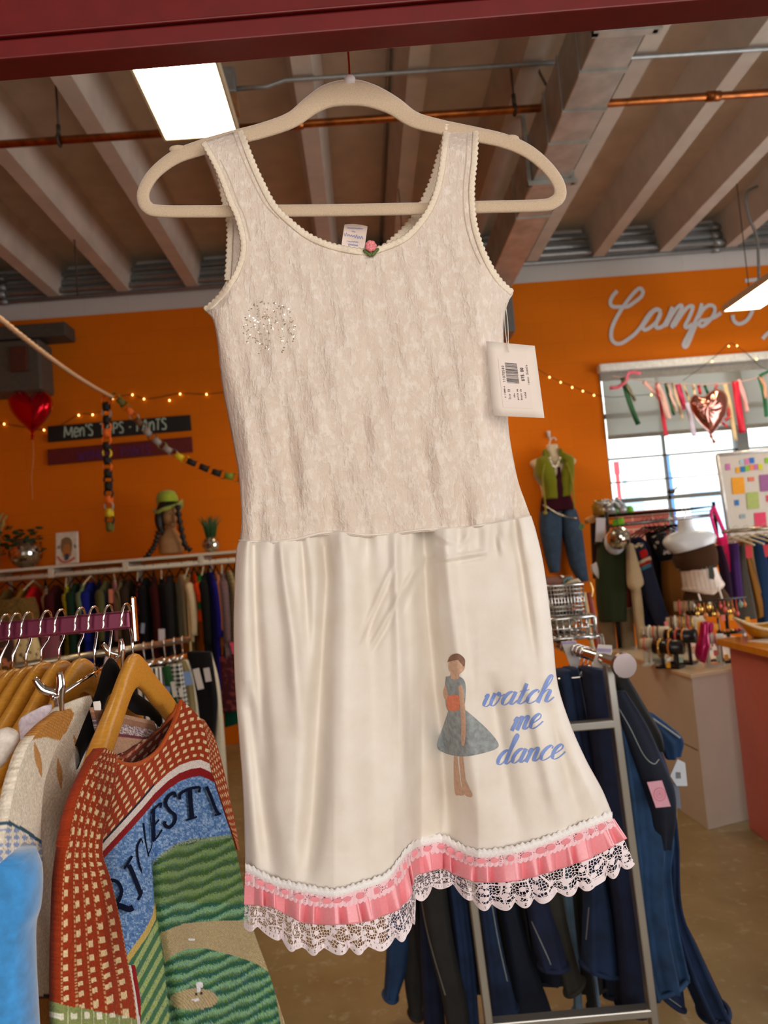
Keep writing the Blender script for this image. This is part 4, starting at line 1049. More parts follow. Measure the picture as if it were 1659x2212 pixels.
def wood_hanger(px, py, lean, label, shirt=False, yaw=0.0):
    ap = P(px, py, YR)
    t = thing('wooden_hanger', label, 'hanger', tuple(ap), 'wooden hangers on the mauve rail')
    sp = crv([(-0.222, -0.105), (-0.19, -0.088), (-0.14, -0.060), (-0.09, -0.036), (-0.05, -0.014), (-0.02, -0.001), (0, 0.002), (0.02, -0.001), (0.05, -0.014), (0.09, -0.036), (0.14, -0.060), (0.19, -0.088), (0.222, -0.105)], 61)
    rows = []
    for k, (s_, z) in enumerate(sp):
        f = abs(s_) / 0.222; hz = 0.0215 * (1 - f) + 0.016 * f; hx = 0.0065 + 0.006 * f ** 1.5
        zz = z - 0.021
        if f > 0.93: q = math.sqrt(max(0, 1 - ((f - 0.93) / 0.075) ** 2)); hz *= q; hx *= q
        row = []
        for i in range(16):
            a = 2 * math.pi * i / 16; ca, sa = math.cos(a), math.sin(a)
            ca = math.copysign(abs(ca) ** 0.6, ca); sa = math.copysign(abs(sa) ** 0.75, sa)
            row.append((ap.x + hx * ca + math.sin(yaw) * s_, ap.y + s_ * math.cos(yaw), ap.z + zz + hz * sa))
        rows.append(row)
    g = MB(); g.grid(rows, closed=True, uv=False); g.build('wood_body', m_wood, t)
    g = MB(); g.tube(hook_pts(ap.x, ap.z - 0.004, lean), 0.0016, 8); g.build('hook', m_chrome, t)
    return t
hl = ['wooden hanger farthest left on the mauve rail, cut by the picture edge', 'second wooden hanger from the left on the mauve rail', 'third wooden hanger from the left on the mauve rail', 'fourth wooden hanger from the left on the mauve rail', 'fifth wooden hanger from the left, next to the one before the clip hanger', 'wooden hanger just left of the chrome clip hanger']
for (px, py, ln), lb in zip(((2, 1452, .008), (28, 1448, .006), (57, 1443, .004), (90, 1434, .008), (128, 1430, .004), (171, 1426, .004)), hl):
    wood_hanger(px, py, ln, lb)
wood_hanger(287, 1416, -0.006, 'wooden hanger nearest the rail end, holding the rust stadium sweater', yaw=-0.03)
# black hanger
ap = P(238, 1442, YR)
bh = thing('black_hanger', 'black velvet hanger between the golden wooden ones', 'hanger', tuple(ap))
sp = crv([(-0.125, -0.075), (-0.11, -0.066), (-0.09, -0.055), (-0.05, -0.034), (-0.022, -0.012), (0, -0.006), (0.022, -0.012), (0.05, -0.034), (0.09, -0.055), (0.15, -0.075), (0.20, -0.10)], 51)
rows = []
for (s_, z) in sp:
    hz = 0.022 - 0.011 * min(1, abs(s_) / 0.15)
    rows.append([(ap.x + 0.004 * math.cos(a), ap.y + s_, ap.z + z - 0.004 + hz * math.sin(a)) for a in np.linspace(0, 2 * math.pi, 13)[:-1]])
g = MB(); g.grid(rows, closed=True, uv=False)
g.lathe([(0.008, -0.012), (0.008, 0.002), (0.005, 0.006)], ap, 12)
g.build('velvet_body', m_blackp, bh)
g = MB(); g.tube(hook_pts(ap.x, ap.z, 0.001), 0.0015, 8); g.build('hook', m_chrome, bh)
# clip hanger
a0, a1 = P(118, 1508, 0.80), P(268, 1412, 1.14)
xm = P(197, 1445, YR)
ch_ = thing('clip_hanger', 'chrome clip hanger with a straight bar between the wooden hangers', 'hanger', tuple(xm))
g = MB(); g.tube([a0, a1], 0.0022, 10); g.build('bar', m_chrome, ch_)
mid = a0 + (a1 - a0) * 0.5
g = MB(); g.tube(hook_pts(mid.x, mid.z + 0.006, 0.001), 0.0016, 8)
g.tube([mid + Vector((0, 0.006 * math.cos(a), 0.006 * math.sin(a))) for a in np.linspace(0, 6.28, 13)[:-1]], 0.0014, 6, closed=True); g.build('hook', m_chrome, ch_)
for k, (f, lab_) in enumerate(((0.04, 'near'), (0.92, 'far'))):
    c0 = a0 + (a1 - a0) * f
    g = MB()
    g.tube(curve_pts([c0 + Vector((0.002, 0, 0.024)), c0 + Vector((0.003, 0, 0.012)), c0 + Vector((0.001, 0, 0.0)), c0 + Vector((0.001, 0, -0.018))], 14), [0.003 + 0.002 * math.sin(i / 13 * 3) for i in range(14)], 10)
    g.tube(curve_pts([c0 + Vector((-0.022, -0.004, 0.020)), c0 + Vector((-0.014, -0.003, 0.008)), c0 + Vector((-0.002, 0, 0.0)), c0 + Vector((-0.002, 0, -0.018))], 14), [0.0028 + 0.0022 * math.sin((13 - i) / 13 * 3) for i in range(14)], 10)
    g.tube([c0 + Vector((-0.004, -0.006, 0)), c0 + Vector((-0.004, 0.006, 0))], 0.0035, 10)
    g.build('clip', m_chrome, ch_)
# white cloth held by the clip
g = MB(); body(g, [(94, 1524), (62, 1540), (42, 1556), (44, 1590), (48, 1620), (52, 1660)], [(110, 1522), (112, 1545), (116, 1570), (116, 1600), (118, 1640), (120, 1680)], 0.80, 0.012, ripple=0.001)
tag(g.build('white_garment', fabric('lilac_white_cotton', (226, 212, 222))), 'lilac white cotton garment clipped to the chrome clip hanger', 'garment')
g = MB(); g.tube(curve_pts([P(-24, 1650, 0.72), P(-6, 1628, 0.72), P(10, 1604, 0.72), P(25, 1578, 0.72)], 16), [0.0095, 0.0105, 0.011, 0.0105, 0.011, 0.0115, 0.011, 0.0105, 0.011, 0.011, 0.0105, 0.0105, 0.0105, 0.010, 0.009, 0.006], 16)
tag(g.build('white_knit', fabric('white_knit', (228, 216, 206), scale=160)), 'white knit sleeve draped over a wooden hanger at the left edge', 'garment')

# ---- knitwear sheets
def Y_sweater(x, y):
    m = slope_m(x, y)
    Y = np.interp(m, [-0.52, -0.45, -0.41, -0.37, -0.33, -0.30, -0.27, -0.24, -0.20, -0.16, -0.10], [0.655, 0.70, 0.73, 0.775, 0.86, 0.95, 1.03, 1.10, 1.18, 1.24, 1.28])
    return Y
def knit_sheet(name, L, R, nv, nu, Yf, colf, mat_, parent, top=None, solid=0.004):
    a = crv(L, nv); b_ = crv(R, nv); u = np.linspace(0, 1, nu); v = np.linspace(0, 1, nv)
    S = a[:, None, :] * (1 - u)[None, :, None] + b_[:, None, :] * u[None, :, None]
    if top is not None:
        tc = crv(top, nu, True); dt = tc - (tc[0] * (1 - u)[:, None] + tc[-1] * u[:, None])
        S = S + dt[None] * np.clip(1 - v * 2.2, 0, 1)[:, None, None] ** 2
    x, y = S[..., 0], S[..., 1]
    g = MB(); g.grid(P_arr(x, y, Yf(x, y)).tolist())
    U, V = np.meshgrid(u, v)
    c = colf(x, y, U, V)
    g.col = np.concatenate([c.reshape(-1, 3), np.ones((nv * nu, 1))], 1)
    return g.build(name, mat_, parent, solid=solid, offset=0.0)
def C3(rgb, shape): return np.broadcast_to(np.array(lin(rgb)), shape + (3,)).copy()
YB = lambda x: np.interp(x, [180, 205, 240, 270, 300, 330, 360, 385, 410, 430, 447, 520], [1862, 1838, 1800, 1768, 1735, 1700, 1672, 1655, 1646, 1643, 1650, 1690])
RUST, CREAM = (158, 56, 26), (232, 204, 158)
def tick(s_, t_, ps, pt, ws, wt, rows=None):
    return (np.abs((s_ / ps) % 1 - 0.5) < ws / ps / 2) & (np.abs((t_ / pt) % 1 - 0.5) < wt / pt / 2)
def col_sleeve(x, y, U, V):
    c = C3(RUST, x.shape); n = RNG.random(x.shape)
    s_ = U * 5.2; t_ = V * 650 / 26.0
    dash = tick(s_, t_ + 0.15 * s_, 1.0, 1.0, 0.42, 0.46); c[dash] = lin(CREAM)
    dots = (np.abs((s_ + 0.32) % 1 - 0.5) < 0.07) & (((t_ * 3) % 1) < 0.55); c[dots] = lin((206, 160, 110))
    cuff = y > 2166 + (x - 117) * 0.22
    cc = C3((140, 150, 92), x.shape); chk = tick(x, y, 27, 34, 12, 14); cc[chk] = lin((232, 228, 206)); ln_ = (np.abs((x / 27) % 1) < 0.08); cc[ln_] = lin((196, 196, 160))
    c[cuff] = cc[cuff]
    return c * (0.82 + 0.36 * n[..., None])
NZ = np.random.default_rng(3).random((700, 200))
def col_body(x, y, U, V):
    n = RNG.random(x.shape)
    c = C3(RUST, x.shape); t_ = YB(x) - y
    s_ = x * 0.95 + y * 0.12
    dash = tick(s_ + 6 * np.floor(t_ / 16), t_ - 4, 15, 16, 7.5, 7); c[dash & (t_ > 10)] = lin(CREAM)
    c[(t_ < 8) & (x < 330)] = lin((32, 34, 54))
    c[t_ < 2] = lin((226, 214, 206)); c[t_ < -15] = lin((140, 22, 26))
    blue = t_ < -33
    kn = 0.75 + 0.5 * n
    cb_ = C3((96, 134, 186), x.shape); lt_ = np.clip((y - 1850) / 120, 0, 1)[..., None]
    gx = np.clip((x / 5).astype(int), 0, 199); gy = np.clip((y / 4).astype(int), 0, 699); mott = (NZ[gy, gx] - 0.5) * 1.5 + (n - 0.5) * 0.9
    cb_ = np.where((mott > 0.35)[..., None], np.array(lin((150, 178, 212))), cb_); cb_ = np.where((mott < -0.45)[..., None], np.array(lin((74, 112, 168))), cb_)
    c[blue] = cb_[blue]
    field = [(326, 1866), (347, 1843), (379, 1821), (417, 1811), (459, 1807), (494, 1803), (700, 1800), (700, 2300), (240, 2300), (266, 2074), (311, 2014), (327, 1982), (330, 1956)]
    fm = inside(x, y, field)
    cg = C3((66, 96, 44), x.shape)
    ph = (y + 0.30 * (x - 400) + 0.0006 * (x - 420) ** 2 + 2.5 * np.sin(x * 0.11 + y * 0.05) + 5 * (RNG.random(x.shape) - 0.5)) / 25.0
    br_ = (ph % 1) < 0.42
    cg[br_] = lin((124, 150, 92)); mid_ = ((ph % 1) > 0.42) & ((ph % 1) < 0.6); cg[mid_] = lin((92, 122, 66))
    tealz = y > 1950; cg[tealz & br_] = lin((126, 168, 124)); cg[tealz & ~br_ & ~mid_] = lin((42, 92, 66))
    left = (x < 338 + (y - 1960) * 0.10) & (y > 1960); ph2 = (x * 1.0 + y * 0.55) / 22.0
    cg[left & ((ph2 % 1) < 0.5)] = lin((168, 186, 112)); cg[left & ((ph2 % 1) >= 0.5)] = lin((70, 118, 76))
    sp_ = n > 0.93; cg[sp_] = lin((70, 96, 140))
    c[fm] = cg[fm]
    edge = inside(x, y, [(266, 2070), (309, 2010), (325, 1980), (331, 1950), (338, 1956), (333, 1986), (318, 2018), (274, 2080)]); c[edge] = lin((206, 176, 96))
    hor = fm & (y < np.interp(x, [326, 347, 379, 417, 459, 494, 600], [1866, 1843, 1821, 1811, 1807, 1803, 1800]) + 7); c[hor & (n > 0.4)] = lin((150, 160, 150))
    sand = inside(x, y, [(345, 2013), (395, 1995), (460, 1989), (527, 1988), (700, 1985), (700, 2300), (616, 2260), (592, 2130), (578, 2098), (545, 2078), (510, 2066), (440, 2048), (400, 2050), (370, 2063), (355, 2082)])
    mound = ((x - 418) / 50) ** 2 + ((y - 2158) / 23) ** 2 < 1
    cs_ = C3((186, 166, 128), x.shape); cs_[((x + y) / 5 % 1) < 0.5] = lin((166, 146, 108))
    c[sand] = cs_[sand]; c[mound] = cs_[mound]
    wht = ((np.abs(x - 411) < 7) & (np.abs(y - 2030) < 2.5)) | ((np.abs(x - 419) < 8) & (np.abs(y - 2160) < 2.5)) | (((x - 428) / 8) ** 2 + ((y - 2128) / 7) ** 2 < 1) | ((np.abs(x - 426) < 4) & (np.abs(y - 2138) < 6)); c[wht] = lin((226, 224, 226))
    blk = (np.abs(x - 421) < 2.5) & (np.abs(y - 2147) < 3) | (np.abs(x - 432) < 2.5) & (np.abs(y - 2146) < 3); c[blk] = lin((40, 40, 40))
    st = (y > 2085) & (x < 300)
    xl_ = 262 + (y - 2085) * 0.16; q = x - xl_
    c[st & (q < 8)] = lin((34, 38, 62)); c[st & (q >= 8) & (q < 17)] = lin((228, 220, 212)); c[st & (q >= 17) & (q < 26)] = lin((150, 26, 30)); c[st & (q >= 26) & (q < 36) & (y > 2150)] = lin((120, 156, 206))
    return c * (0.80 + 0.40 * n[..., None])
m_knit = attr_mat('tapestry_knit', bscale=420, bmp=0.5)
sw = thing('stadium_sweater', 'rust tapestry sweater with a woven ball field and navy lettering on the front wooden hanger', 'sweater', tuple(P(380, 2200, 1.0)))
def Y_body(x, y):
    Y = Y_sweater(x, y)
    f = np.clip((y - 1720) / 150, 0, 1)
    cx = np.interp(y, [1700, 1830, 1960, 2212], [318, 322, 330, 372])
    Y = Y + 0.035 * f * g1(x, cx, 16) - 0.012 * f * g1(x, cx + 42, 26)
    Y = Y + 0.012 * f * np.sin((x - 400) * 0.035 + y * 0.004)
    return Y
bd = knit_sheet('body', [(230, 1626), (224, 1700), (212, 1780), (204, 1842), (224, 1900), (244, 1985), (260, 2070), (276, 2150), (292, 2290)],
    [(391, 1512), (432, 1556), (447, 1610), (452, 1660), (478, 1745), (506, 1830), (520, 1900), (533, 1960), (549, 2020), (584, 2115), (640, 2290)], 420, 300, Y_body, col_body, m_knit, sw,
    top=[(230, 1626), (248, 1642), (275, 1652), (304, 1648), (340, 1622), (366, 1580), (384, 1538), (391, 1512)])
def Y_sleeve(x, y):
    base = Y_sweater(x, y); t_ = np.clip((y - 1640) / 160, 0, 1)
    return base - 0.025 * t_
knit_sheet('near_sleeve', [(214, 1616), (184, 1660), (152, 1735), (134, 1820), (123, 1900), (119, 2000), (117, 2100), (117, 2168), (118, 2290)],
    [(240, 1630), (236, 1700), (216, 1780), (208, 1842), (226, 1900), (246, 1985), (262, 2070), (277, 2150), (292, 2290)], 330, 110, Y_sleeve, col_sleeve, m_knit, sw, solid=0.012)
knit_sheet('far_sleeve', [(425, 1550), (442, 1610), (447, 1655), (464, 1705), (486, 1770), (500, 1808), (508, 1834)], [(436, 1556), (457, 1592), (472, 1642), (488, 1710), (503, 1778), (511, 1826), (512, 1836)], 130, 40,
    lambda x, y: Y_sweater(x, y) + 0.02, col_sleeve, m_knit, sw, solid=0.01)
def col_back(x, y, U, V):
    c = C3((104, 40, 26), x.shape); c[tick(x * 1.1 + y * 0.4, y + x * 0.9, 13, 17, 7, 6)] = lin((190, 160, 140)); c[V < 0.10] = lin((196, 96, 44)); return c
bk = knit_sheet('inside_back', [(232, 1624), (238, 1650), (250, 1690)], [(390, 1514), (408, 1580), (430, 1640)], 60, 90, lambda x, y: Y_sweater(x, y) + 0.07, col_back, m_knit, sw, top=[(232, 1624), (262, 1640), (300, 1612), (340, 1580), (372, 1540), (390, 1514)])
# collar edge, lettering
g = MB(); tc = crv([(230, 1626), (248, 1642), (275, 1652), (304, 1648), (340, 1622), (366, 1580), (384, 1538), (391, 1512)], 60, True)
g.tube([P(x_, y_, float(Y_body(np.array([x_]), np.array([y_]))[0])) for x_, y_ in tc], 0.0028, 8); o = g.build('collar', fabric('rust_orange_rib', (186, 86, 36)), sw); o['label'] = 'orange rib collar edge'
m_navy = M('navy_wool', (18, 24, 46), rough=0.95, var=0.3, scale=500, spec=0.05)
swb = [bvh_of(bd)]
def wr(i): return i
LET = [([(225, 1918), (238, 1902), (254, 1906), (262, 1922), (258, 1942), (244, 1960)], 8), ([(246, 1957), (262, 1958), (278, 1964), (288, 1960)], 13), ([(243, 1992), (258, 1983)], 5),
 ([(279, 1868), (291, 1896), (305, 1932)], 9), ([(268, 1877), (276, 1866), (286, 1849)], 5), ([(298, 1944), (304, 1934), (310, 1921)], 5),
 ([(305, 1811), (297, 1830), (299, 1858), (306, 1882), (320, 1899)], 4), ([(305, 1811), (312, 1830), (316, 1852), (317, 1876), (320, 1899)], 2.5),
 ([(310, 1778), (313, 1806), (317, 1834), (321, 1850)], 4), ([(320, 1848), (328, 1822), (326, 1764)], 2.2),
 ([(332, 1748), (332, 1782), (333, 1817)], 7), ([(326, 1757), (336, 1745), (348, 1735), (347, 1745)], 4), ([(333, 1783), (344, 1770)], 4), ([(330, 1818), (340, 1808), (350, 1792)], 4),
 ([(379, 1722), (376, 1713), (364, 1720), (358, 1735), (366, 1750), (378, 1761), (377, 1776), (366, 1787), (356, 1781), (357, 1774)], 7),
 ([(388, 1727), (391, 1714), (410, 1704), (430, 1701), (430, 1712)], 6), ([(410, 1704), (412, 1735), (415, 1768)], 10), ([(402, 1772), (415, 1768), (426, 1764)], 4),
 ([(446, 1699), (456, 1722), (466, 1748), (474, 1760)], 7), ([(464, 1761), (474, 1759), (478, 1757)], 4)]
g = MB()
for pts, wd in LET: stroke(g, pts, wd, swb, 0.011, 1.0, step=1.2)
o = g.build('woven_lettering', m_navy, sw); o['label'] = 'navy woven capital letters'

# cream cardigan with blue velvet
cd_ = thing('tapestry_jacket', 'cream knit jacket with tan leaf shapes and a blue velvet sleeve', 'jacket', tuple(P(100, 2200, 0.8)))
Yc = lambda x, y: np.clip(-0.325 / slope_m(x, y), 0.60, 1.0)
def col_cream(x, y, U, V):
    n = RNG.random(x.shape); c = C3((242, 230, 210), x.shape)
    c[((x * 0.9 + y * 0.5) / 4.0 % 1) < 0.22] = lin((226, 210, 188))
    leaf = inside(x, y, [(58, 1599), (87, 1593), (117, 1601), (139, 1582), (156, 1545), (149, 1530), (126, 1536), (94, 1556), (66, 1584)]); c[leaf] = lin((196, 130, 56)); c[leaf & (np.sin(x * 0.5 - y * 0.9) > 0.2)] = lin((214, 156, 84))
    for (x0, y0, x1, y1, w_) in ((154, 1586, 173, 1640, 5), (121, 1637, 128, 1705, 6), (62, 1600, 78, 1680, 7)):
        f = (y - y0) / (y1 - y0); c[(f > 0) & (f < 1) & (np.abs(x - x0 - f * (x1 - x0)) < w_ * np.sin(np.clip(f, 0, 1) * 3.1))] = lin((206, 150, 90))
    br_ = inside(x, y, [(78, 2155), (96, 2146), (118, 2150), (130, 2300), (80, 2300)]); c[br_] = lin((186, 122, 56)); c[br_ & (y < 2160)] = lin((70, 50, 40))
    return c * (0.86 + 0.28 * n[..., None])
def col_cslv(x, y, U, V):
    c = col_cream(x, y, U, V); n = RNG.random(x.shape)
    yb_ = np.interp(x, [-20, 0, 40, 80], [1768, 1772, 1790, 1818])
    b1 = (y > yb_) & (y < yb_ + 9); c[b1] = lin((62, 92, 110)); b2 = (y > yb_ + 9) & (np.sin(x * 0.35) + np.sin(y * 0.4) > 0.2); c[b2] = lin((150, 164, 200))
    return c
knit_sheet('body', [(120, 1528), (86, 1572), (60, 1650), (56, 1760), (60, 1880), (62, 2000), (62, 2100), (64, 2290)], [(193, 1502), (212, 1580), (222, 1640), (218, 1750), (205, 1900), (192, 2000), (184, 2100), (180, 2290)], 260, 90, lambda x, y: Yc(x, y) + 0.01, col_cream, m_knit, cd_, top=[(120, 1528), (150, 1516), (178, 1506), (193, 1502)])
knit_sheet('near_sleeve', [(126, 1536), (84, 1568), (48, 1612), (22, 1685), (6, 1760), (-14, 1850), (-20, 1870)], [(150, 1540), (110, 1620), (86, 1690), (78, 1760), (77, 1810), (80, 1850), (82, 1870)], 150, 60, lambda x, y: Yc(x, y) - 0.02, col_cslv, m_knit, cd_, solid=0.01)
g = MB(); body(g, [(-40, 1838), (-50, 1900), (-60, 1960), (-60, 2060), (-60, 2290)], [(70, 1850), (83, 1890), (82, 1960), (68, 2040), (80, 2290)], 0.655, 0.05, ripple=0.002)
o = g.build('velvet_sleeve', M('sky_blue_velvet', (44, 140, 210), rough=0.7, var=0.2, scale=90, sheen=0.9, bmp=0.2, bdist=0.002), cd_); o['label'] = 'sky blue velvet lower sleeve'
# patterned knit top behind
def col_fair(x, y, U, V):
    n = RNG.random(x.shape); c = C3((176, 136, 108), x.shape); r_ = V * 7
    c[(r_ > 0.6) & (r_ < 1.4)] = lin((150, 108, 84)); z = (r_ > 1.4) & (r_ < 2.6); c[z] = lin((128, 104, 116)); c[z & (n > 0.6)] = lin((206, 190, 180)); c[(r_ > 2.6) & (r_ < 3.0)] = lin((112, 50, 60)); c[(r_ > 5.6)] = lin((120, 120, 140))
    return c * (0.8 + 0.4 * n[..., None])
fk = tag(knit_sheet('patterned_knit', [(196, 1528), (204, 1560), (212, 1600), (220, 1650), (226, 1720)], [(330, 1558), (338, 1585), (344, 1610), (350, 1650), (352, 1720)], 80, 80, lambda x, y: np.clip(-0.305 / slope_m(x, y), 0.8, 1.25) + 0.02, col_fair, m_knit, None), 'patterned fair isle knit on the black hanger behind the rust sweater', 'sweater')
g = MB(); body(g, [(201, 1516), (202, 1524), (204, 1534)], [(216, 1514), (218, 1522), (218, 1534)], 0.86, 0.002, flat=0.3); t = thing('size_tag', 'x', 'x', (0, 0, 0)); bpy.data.objects.remove(t)
tag(g.build('size_tag', M('white_tag_paper', (236, 228, 222), rough=0.5, var=0.02)), 'small white boxed size tag at the neck of the patterned knit', 'tag')
# ================================================================== left back: wall shelf, clothes on it, signs, garland
WY = WALL_Y
def decal(o): return [bvh_of(o)]
# --- painted signs on the wall
def plank(px, Y, th, mat_, nm, label, cat):
    c = [P(x, y, Y) for x, y in px]
    g = MB(); g.prism(c, (0, th, 0)); return tag(g.build(nm, mat_, smooth=False, bevel=0.004), label, cat)
sgn = plank([(102, 921), (410, 896), (413, 929), (103, 955)], WY - 0.03, 0.025, M('black_painted_board', (26, 24, 22), rough=0.6, var=0.2), 'wall_sign', "black painted board lettered MEN'S TOPS - PANTS on the orange wall", 'sign')
sgn2 = plank([(102, 971), (414, 943), (416, 976), (103, 1005)], WY - 0.03, 0.025, M('maroon_painted_board', (104, 22, 22), rough=0.6, var=0.15), 'wall_sign', 'maroon board with purple lettering below the black sign', 'sign')
def letters(txt_strokes, par, mat_, Y, wd, nm):
    g = MB()
    for st in txt_strokes: stroke(g, st, wd, None, Yd=Y, step=1.5, even=True)
    return g.build(nm, mat_, par)
def cap(ch, x, y, w_, h):
    S = {'M': [[(0, 1), (.08, 0)], [(.08, 0), (.5, .75), (.9, .05)], [(.9, .05), (1, 1)]], 'e': [[(.1, .6), (.9, .55), (.8, .25), (.4, .2), (.1, .6), (.4, 1), (.95, .85)]], 'n': [[(.05, .25), (.1, 1)], [(.1, .6), (.5, .22), (.85, .4), (.9, 1)]], "'": [[(.5, -.05), (.4, .2)]], 's': [[(.95, .1), (.4, .0), (.1, .25), (.85, .6), (.8, .95), (.05, .95)]],
         'T': [[(0, .05), (1, 0)], [(.5, .02), (.5, 1)]], 'O': [[(.5, .05), (.1, .5), (.5, 1), (.9, .5), (.5, .05)]], 'P': [[(.1, 0), (.12, 1)], [(.1, .05), (.8, .1), (.8, .45), (.12, .55)]], '-': [[(.2, .55), (.8, .52)]], 'A': [[(0, 1), (.5, 0), (1, 1)], [(.2, .62), (.8, .6)]], 'N': [[(.05, 1), (.1, 0)], [(.1, 0), (.85, .95)], [(.85, .95), (.9, 0)]],
         'W': [[(0, 0), (.25, 1), (.5, .3), (.75, 1), (1, 0)]]}
    return [[(x + a * w_, y + b0 * h) for a, b0 in st] for st in S[ch]]
st = []; x = 139
for ch, w_ in (('M', 20), ('e', 13), ('n', 13), ("'", 5), ('s', 13), (' ', 13), ('T', 14), ('O', 14), ('P', 13), ('s', 12), (' ', 8), ('-', 10), (' ', 8), ('P', 13), ('A', 14), ('n', 14), ('T', 13), ('s', 13)):
    if ch != ' ': st += cap(ch, x, 921 - (x - 139) * 0.083, w_ - 2.5, 24)
    x += w_
letters(st, sgn, M('pale_green_chalk_paint', (176, 196, 180), rough=0.8), WY - 0.0325, 3.4, 'sign_lettering')
st = []; x = 168
for ch, w_ in (('W', 18), ('O', 13), ('M', 17), ('e', 12), ('n', 13), (' ', 20), ('P', 14), ('A', 14), ('N', 14), ('T', 12), ('s', 12)):
    if ch != ' ': st += cap(ch, x, 974 - (x - 168) * 0.085, w_ - 3, 20)
    x += w_
letters(st, sgn2, M('dull_purple_paint', (96, 40, 104), rough=0.8), WY - 0.0325, 2.6, 'sign_lettering')
# --- painted script on the wall
g = MB()
SC = [[(153, 130), (110, 180), (85, 240), (105, 285), (170, 290), (260, 285), (330, 240), (390, 190), (410, 140), (380, 105), (330, 140), (270, 210), (200, 310), (140, 410), (100, 510), (95, 600), (130, 650), (190, 655), (260, 615), (330, 560), (390, 490), (440, 410), (490, 345), (550, 312), (590, 340)],
      [(585, 325), (520, 330), (450, 420), (410, 490), (430, 520), (490, 490), (560, 420), (585, 350), (545, 450), (550, 500), (610, 480), (660, 400), (705, 290)],
      [(700, 300), (660, 400), (620, 490)], [(640, 480), (700, 370), (760, 290), (790, 275), (800, 300), (750, 390), (700, 480), (720, 488)], [(720, 485), (780, 390), (850, 300), (900, 280), (905, 310), (870, 400), (830, 480), (855, 495), (905, 460)],
      [(1000, 255), (975, 340), (940, 420), (900, 500), (850, 590), (815, 670), (840, 690), (870, 640), (910, 540), (950, 440)], [(960, 400), (1010, 320), (1070, 275), (1120, 290), (1125, 345), (1080, 420), (1010, 480), (975, 470), (985, 430), (1050, 420), (1130, 390), (1190, 350)],
      [(1430, 30), (1540, 20), (1660, 5), (1760, -8)], [(1600, 20), (1580, 90), (1530, 240), (1490, 360), (1440, 430), (1370, 460), (1320, 430), (1305, 370)], [(1510, 120), (1440, 140), (1400, 190)], [(1605, 610), (1650, 560), (1700, 540), (1730, 600)]]
for st_ in SC: stroke(g, [(1300 + x_ / 4.621, 600 + y_ / 4.621) for x_, y_ in st_], 8.2, None, Yd=WY - 0.006, step=2)
o = g.build('painted_script', M('pale_grey_wall_paint', (214, 212, 210), rough=0.6, var=0.05), smooth=False)
tag(o, 'pale grey script lettering Camp T painted on the orange wall above the window', 'wall lettering')

# --- white wall shelf with hanging rail
SYb = 6.55
SH = lambda x, y: P(x, y, SYb)
s0, s1 = SH(-40, 1237), SH(540, 1183)
zsh = (s0.z + s1.z) / 2
shelf = thing('wall_shelf', 'long white wall shelf with a hanging rail below it, full of clothes', 'shelf', ((s0.x + s1.x) / 2, SYb, zsh))
m_wshelf = M('cream_white_laminate', (226, 214, 192), rough=0.5, var=0.06)
g = MB(); g.box2((-3.9, SYb, zsh - 0.025), (-0.75, WY - 0.02, zsh)); g.build('shelf_board', m_wshelf, shelf, smooth=False, bevel=0.004)
zr = SH(250, 1231).z; 
g = MB(); g.tube([(-3.9, SYb + 0.03, zr), (-0.75, SYb + 0.03, zr)], 0.022, 12); g.build('hanging_rail', m_wshelf, shelf)
for px in (108, 270, 434, -30):
    xx = SH(px, 1220).x
    g = MB(); g.box2((xx - 0.022, SYb + 0.005, zr - 0.02), (xx + 0.022, SYb + 0.03, zsh - 0.02)); g.box2((xx - 0.012, SYb + 0.03, zr + 0.02), (xx + 0.012, WY - 0.01, zr + 0.05)); g.box2((xx - 0.012, WY - 0.03, zsh - 0.45), (xx + 0.012, WY - 0.01, zsh - 0.02)); g.build('bracket', m_wshelf, shelf, smooth=False)

# --- fabrics with woven patterns
def pattern(name, kind, c1, c2, s=1.0, c3=None):
    if name in MATS: return MATS[name]
    m, nt, b = new_mat(name); tc = nt.nodes.new('ShaderNodeTexCoord'); sp = nt.nodes.new('ShaderNodeSeparateXYZ'); nt.links.new(tc.outputs['Object'], sp.inputs[0])
    def band(ax, per, w_): return mathn(nt, 'LESS_THAN', mathn(nt, 'FRACT', mathn(nt, 'MULTIPLY', ax, 1.0 / per)), w_)
    diag = mathn(nt, 'ADD', sp.outputs[1], mathn(nt, 'MULTIPLY', sp.outputs[0], 0.7))
    if kind == 'stripe': f = band(diag, 0.035 * s, 0.45)
    elif kind == 'hstripe': f = band(sp.outputs[2], 0.05 * s, 0.45)
    elif kind == 'check': f = mathn(nt, 'MULTIPLY', mathn(nt, 'ADD', band(diag, 0.04 * s, 0.5), band(sp.outputs[2], 0.04 * s, 0.5)), 0.5)
    else:
        n = noise(nt, 26 / s, 2); f = ramp(nt, n, 0.55, 0.60)
    nz = noise(nt, 200, 2)
    col = mix_color(nt, f, lin(c1), lin(c2))
    if c3: col = mix_color(nt, ramp(nt, noise(nt, 40 / s, 1), 0.62, 0.66), col, lin(c3))
    nt.links.new(col, b.inputs['Base Color']); b.inputs['Roughness'].default_value = 0.85; b.inputs['Specular IOR Level'].default_value = 0.2; bump(nt, b, nz, 0.25, 0.002)
    MATS[name] = m; return m
m_white_h = M('cream_plastic_hanger', (222, 208, 176), rough=0.45)
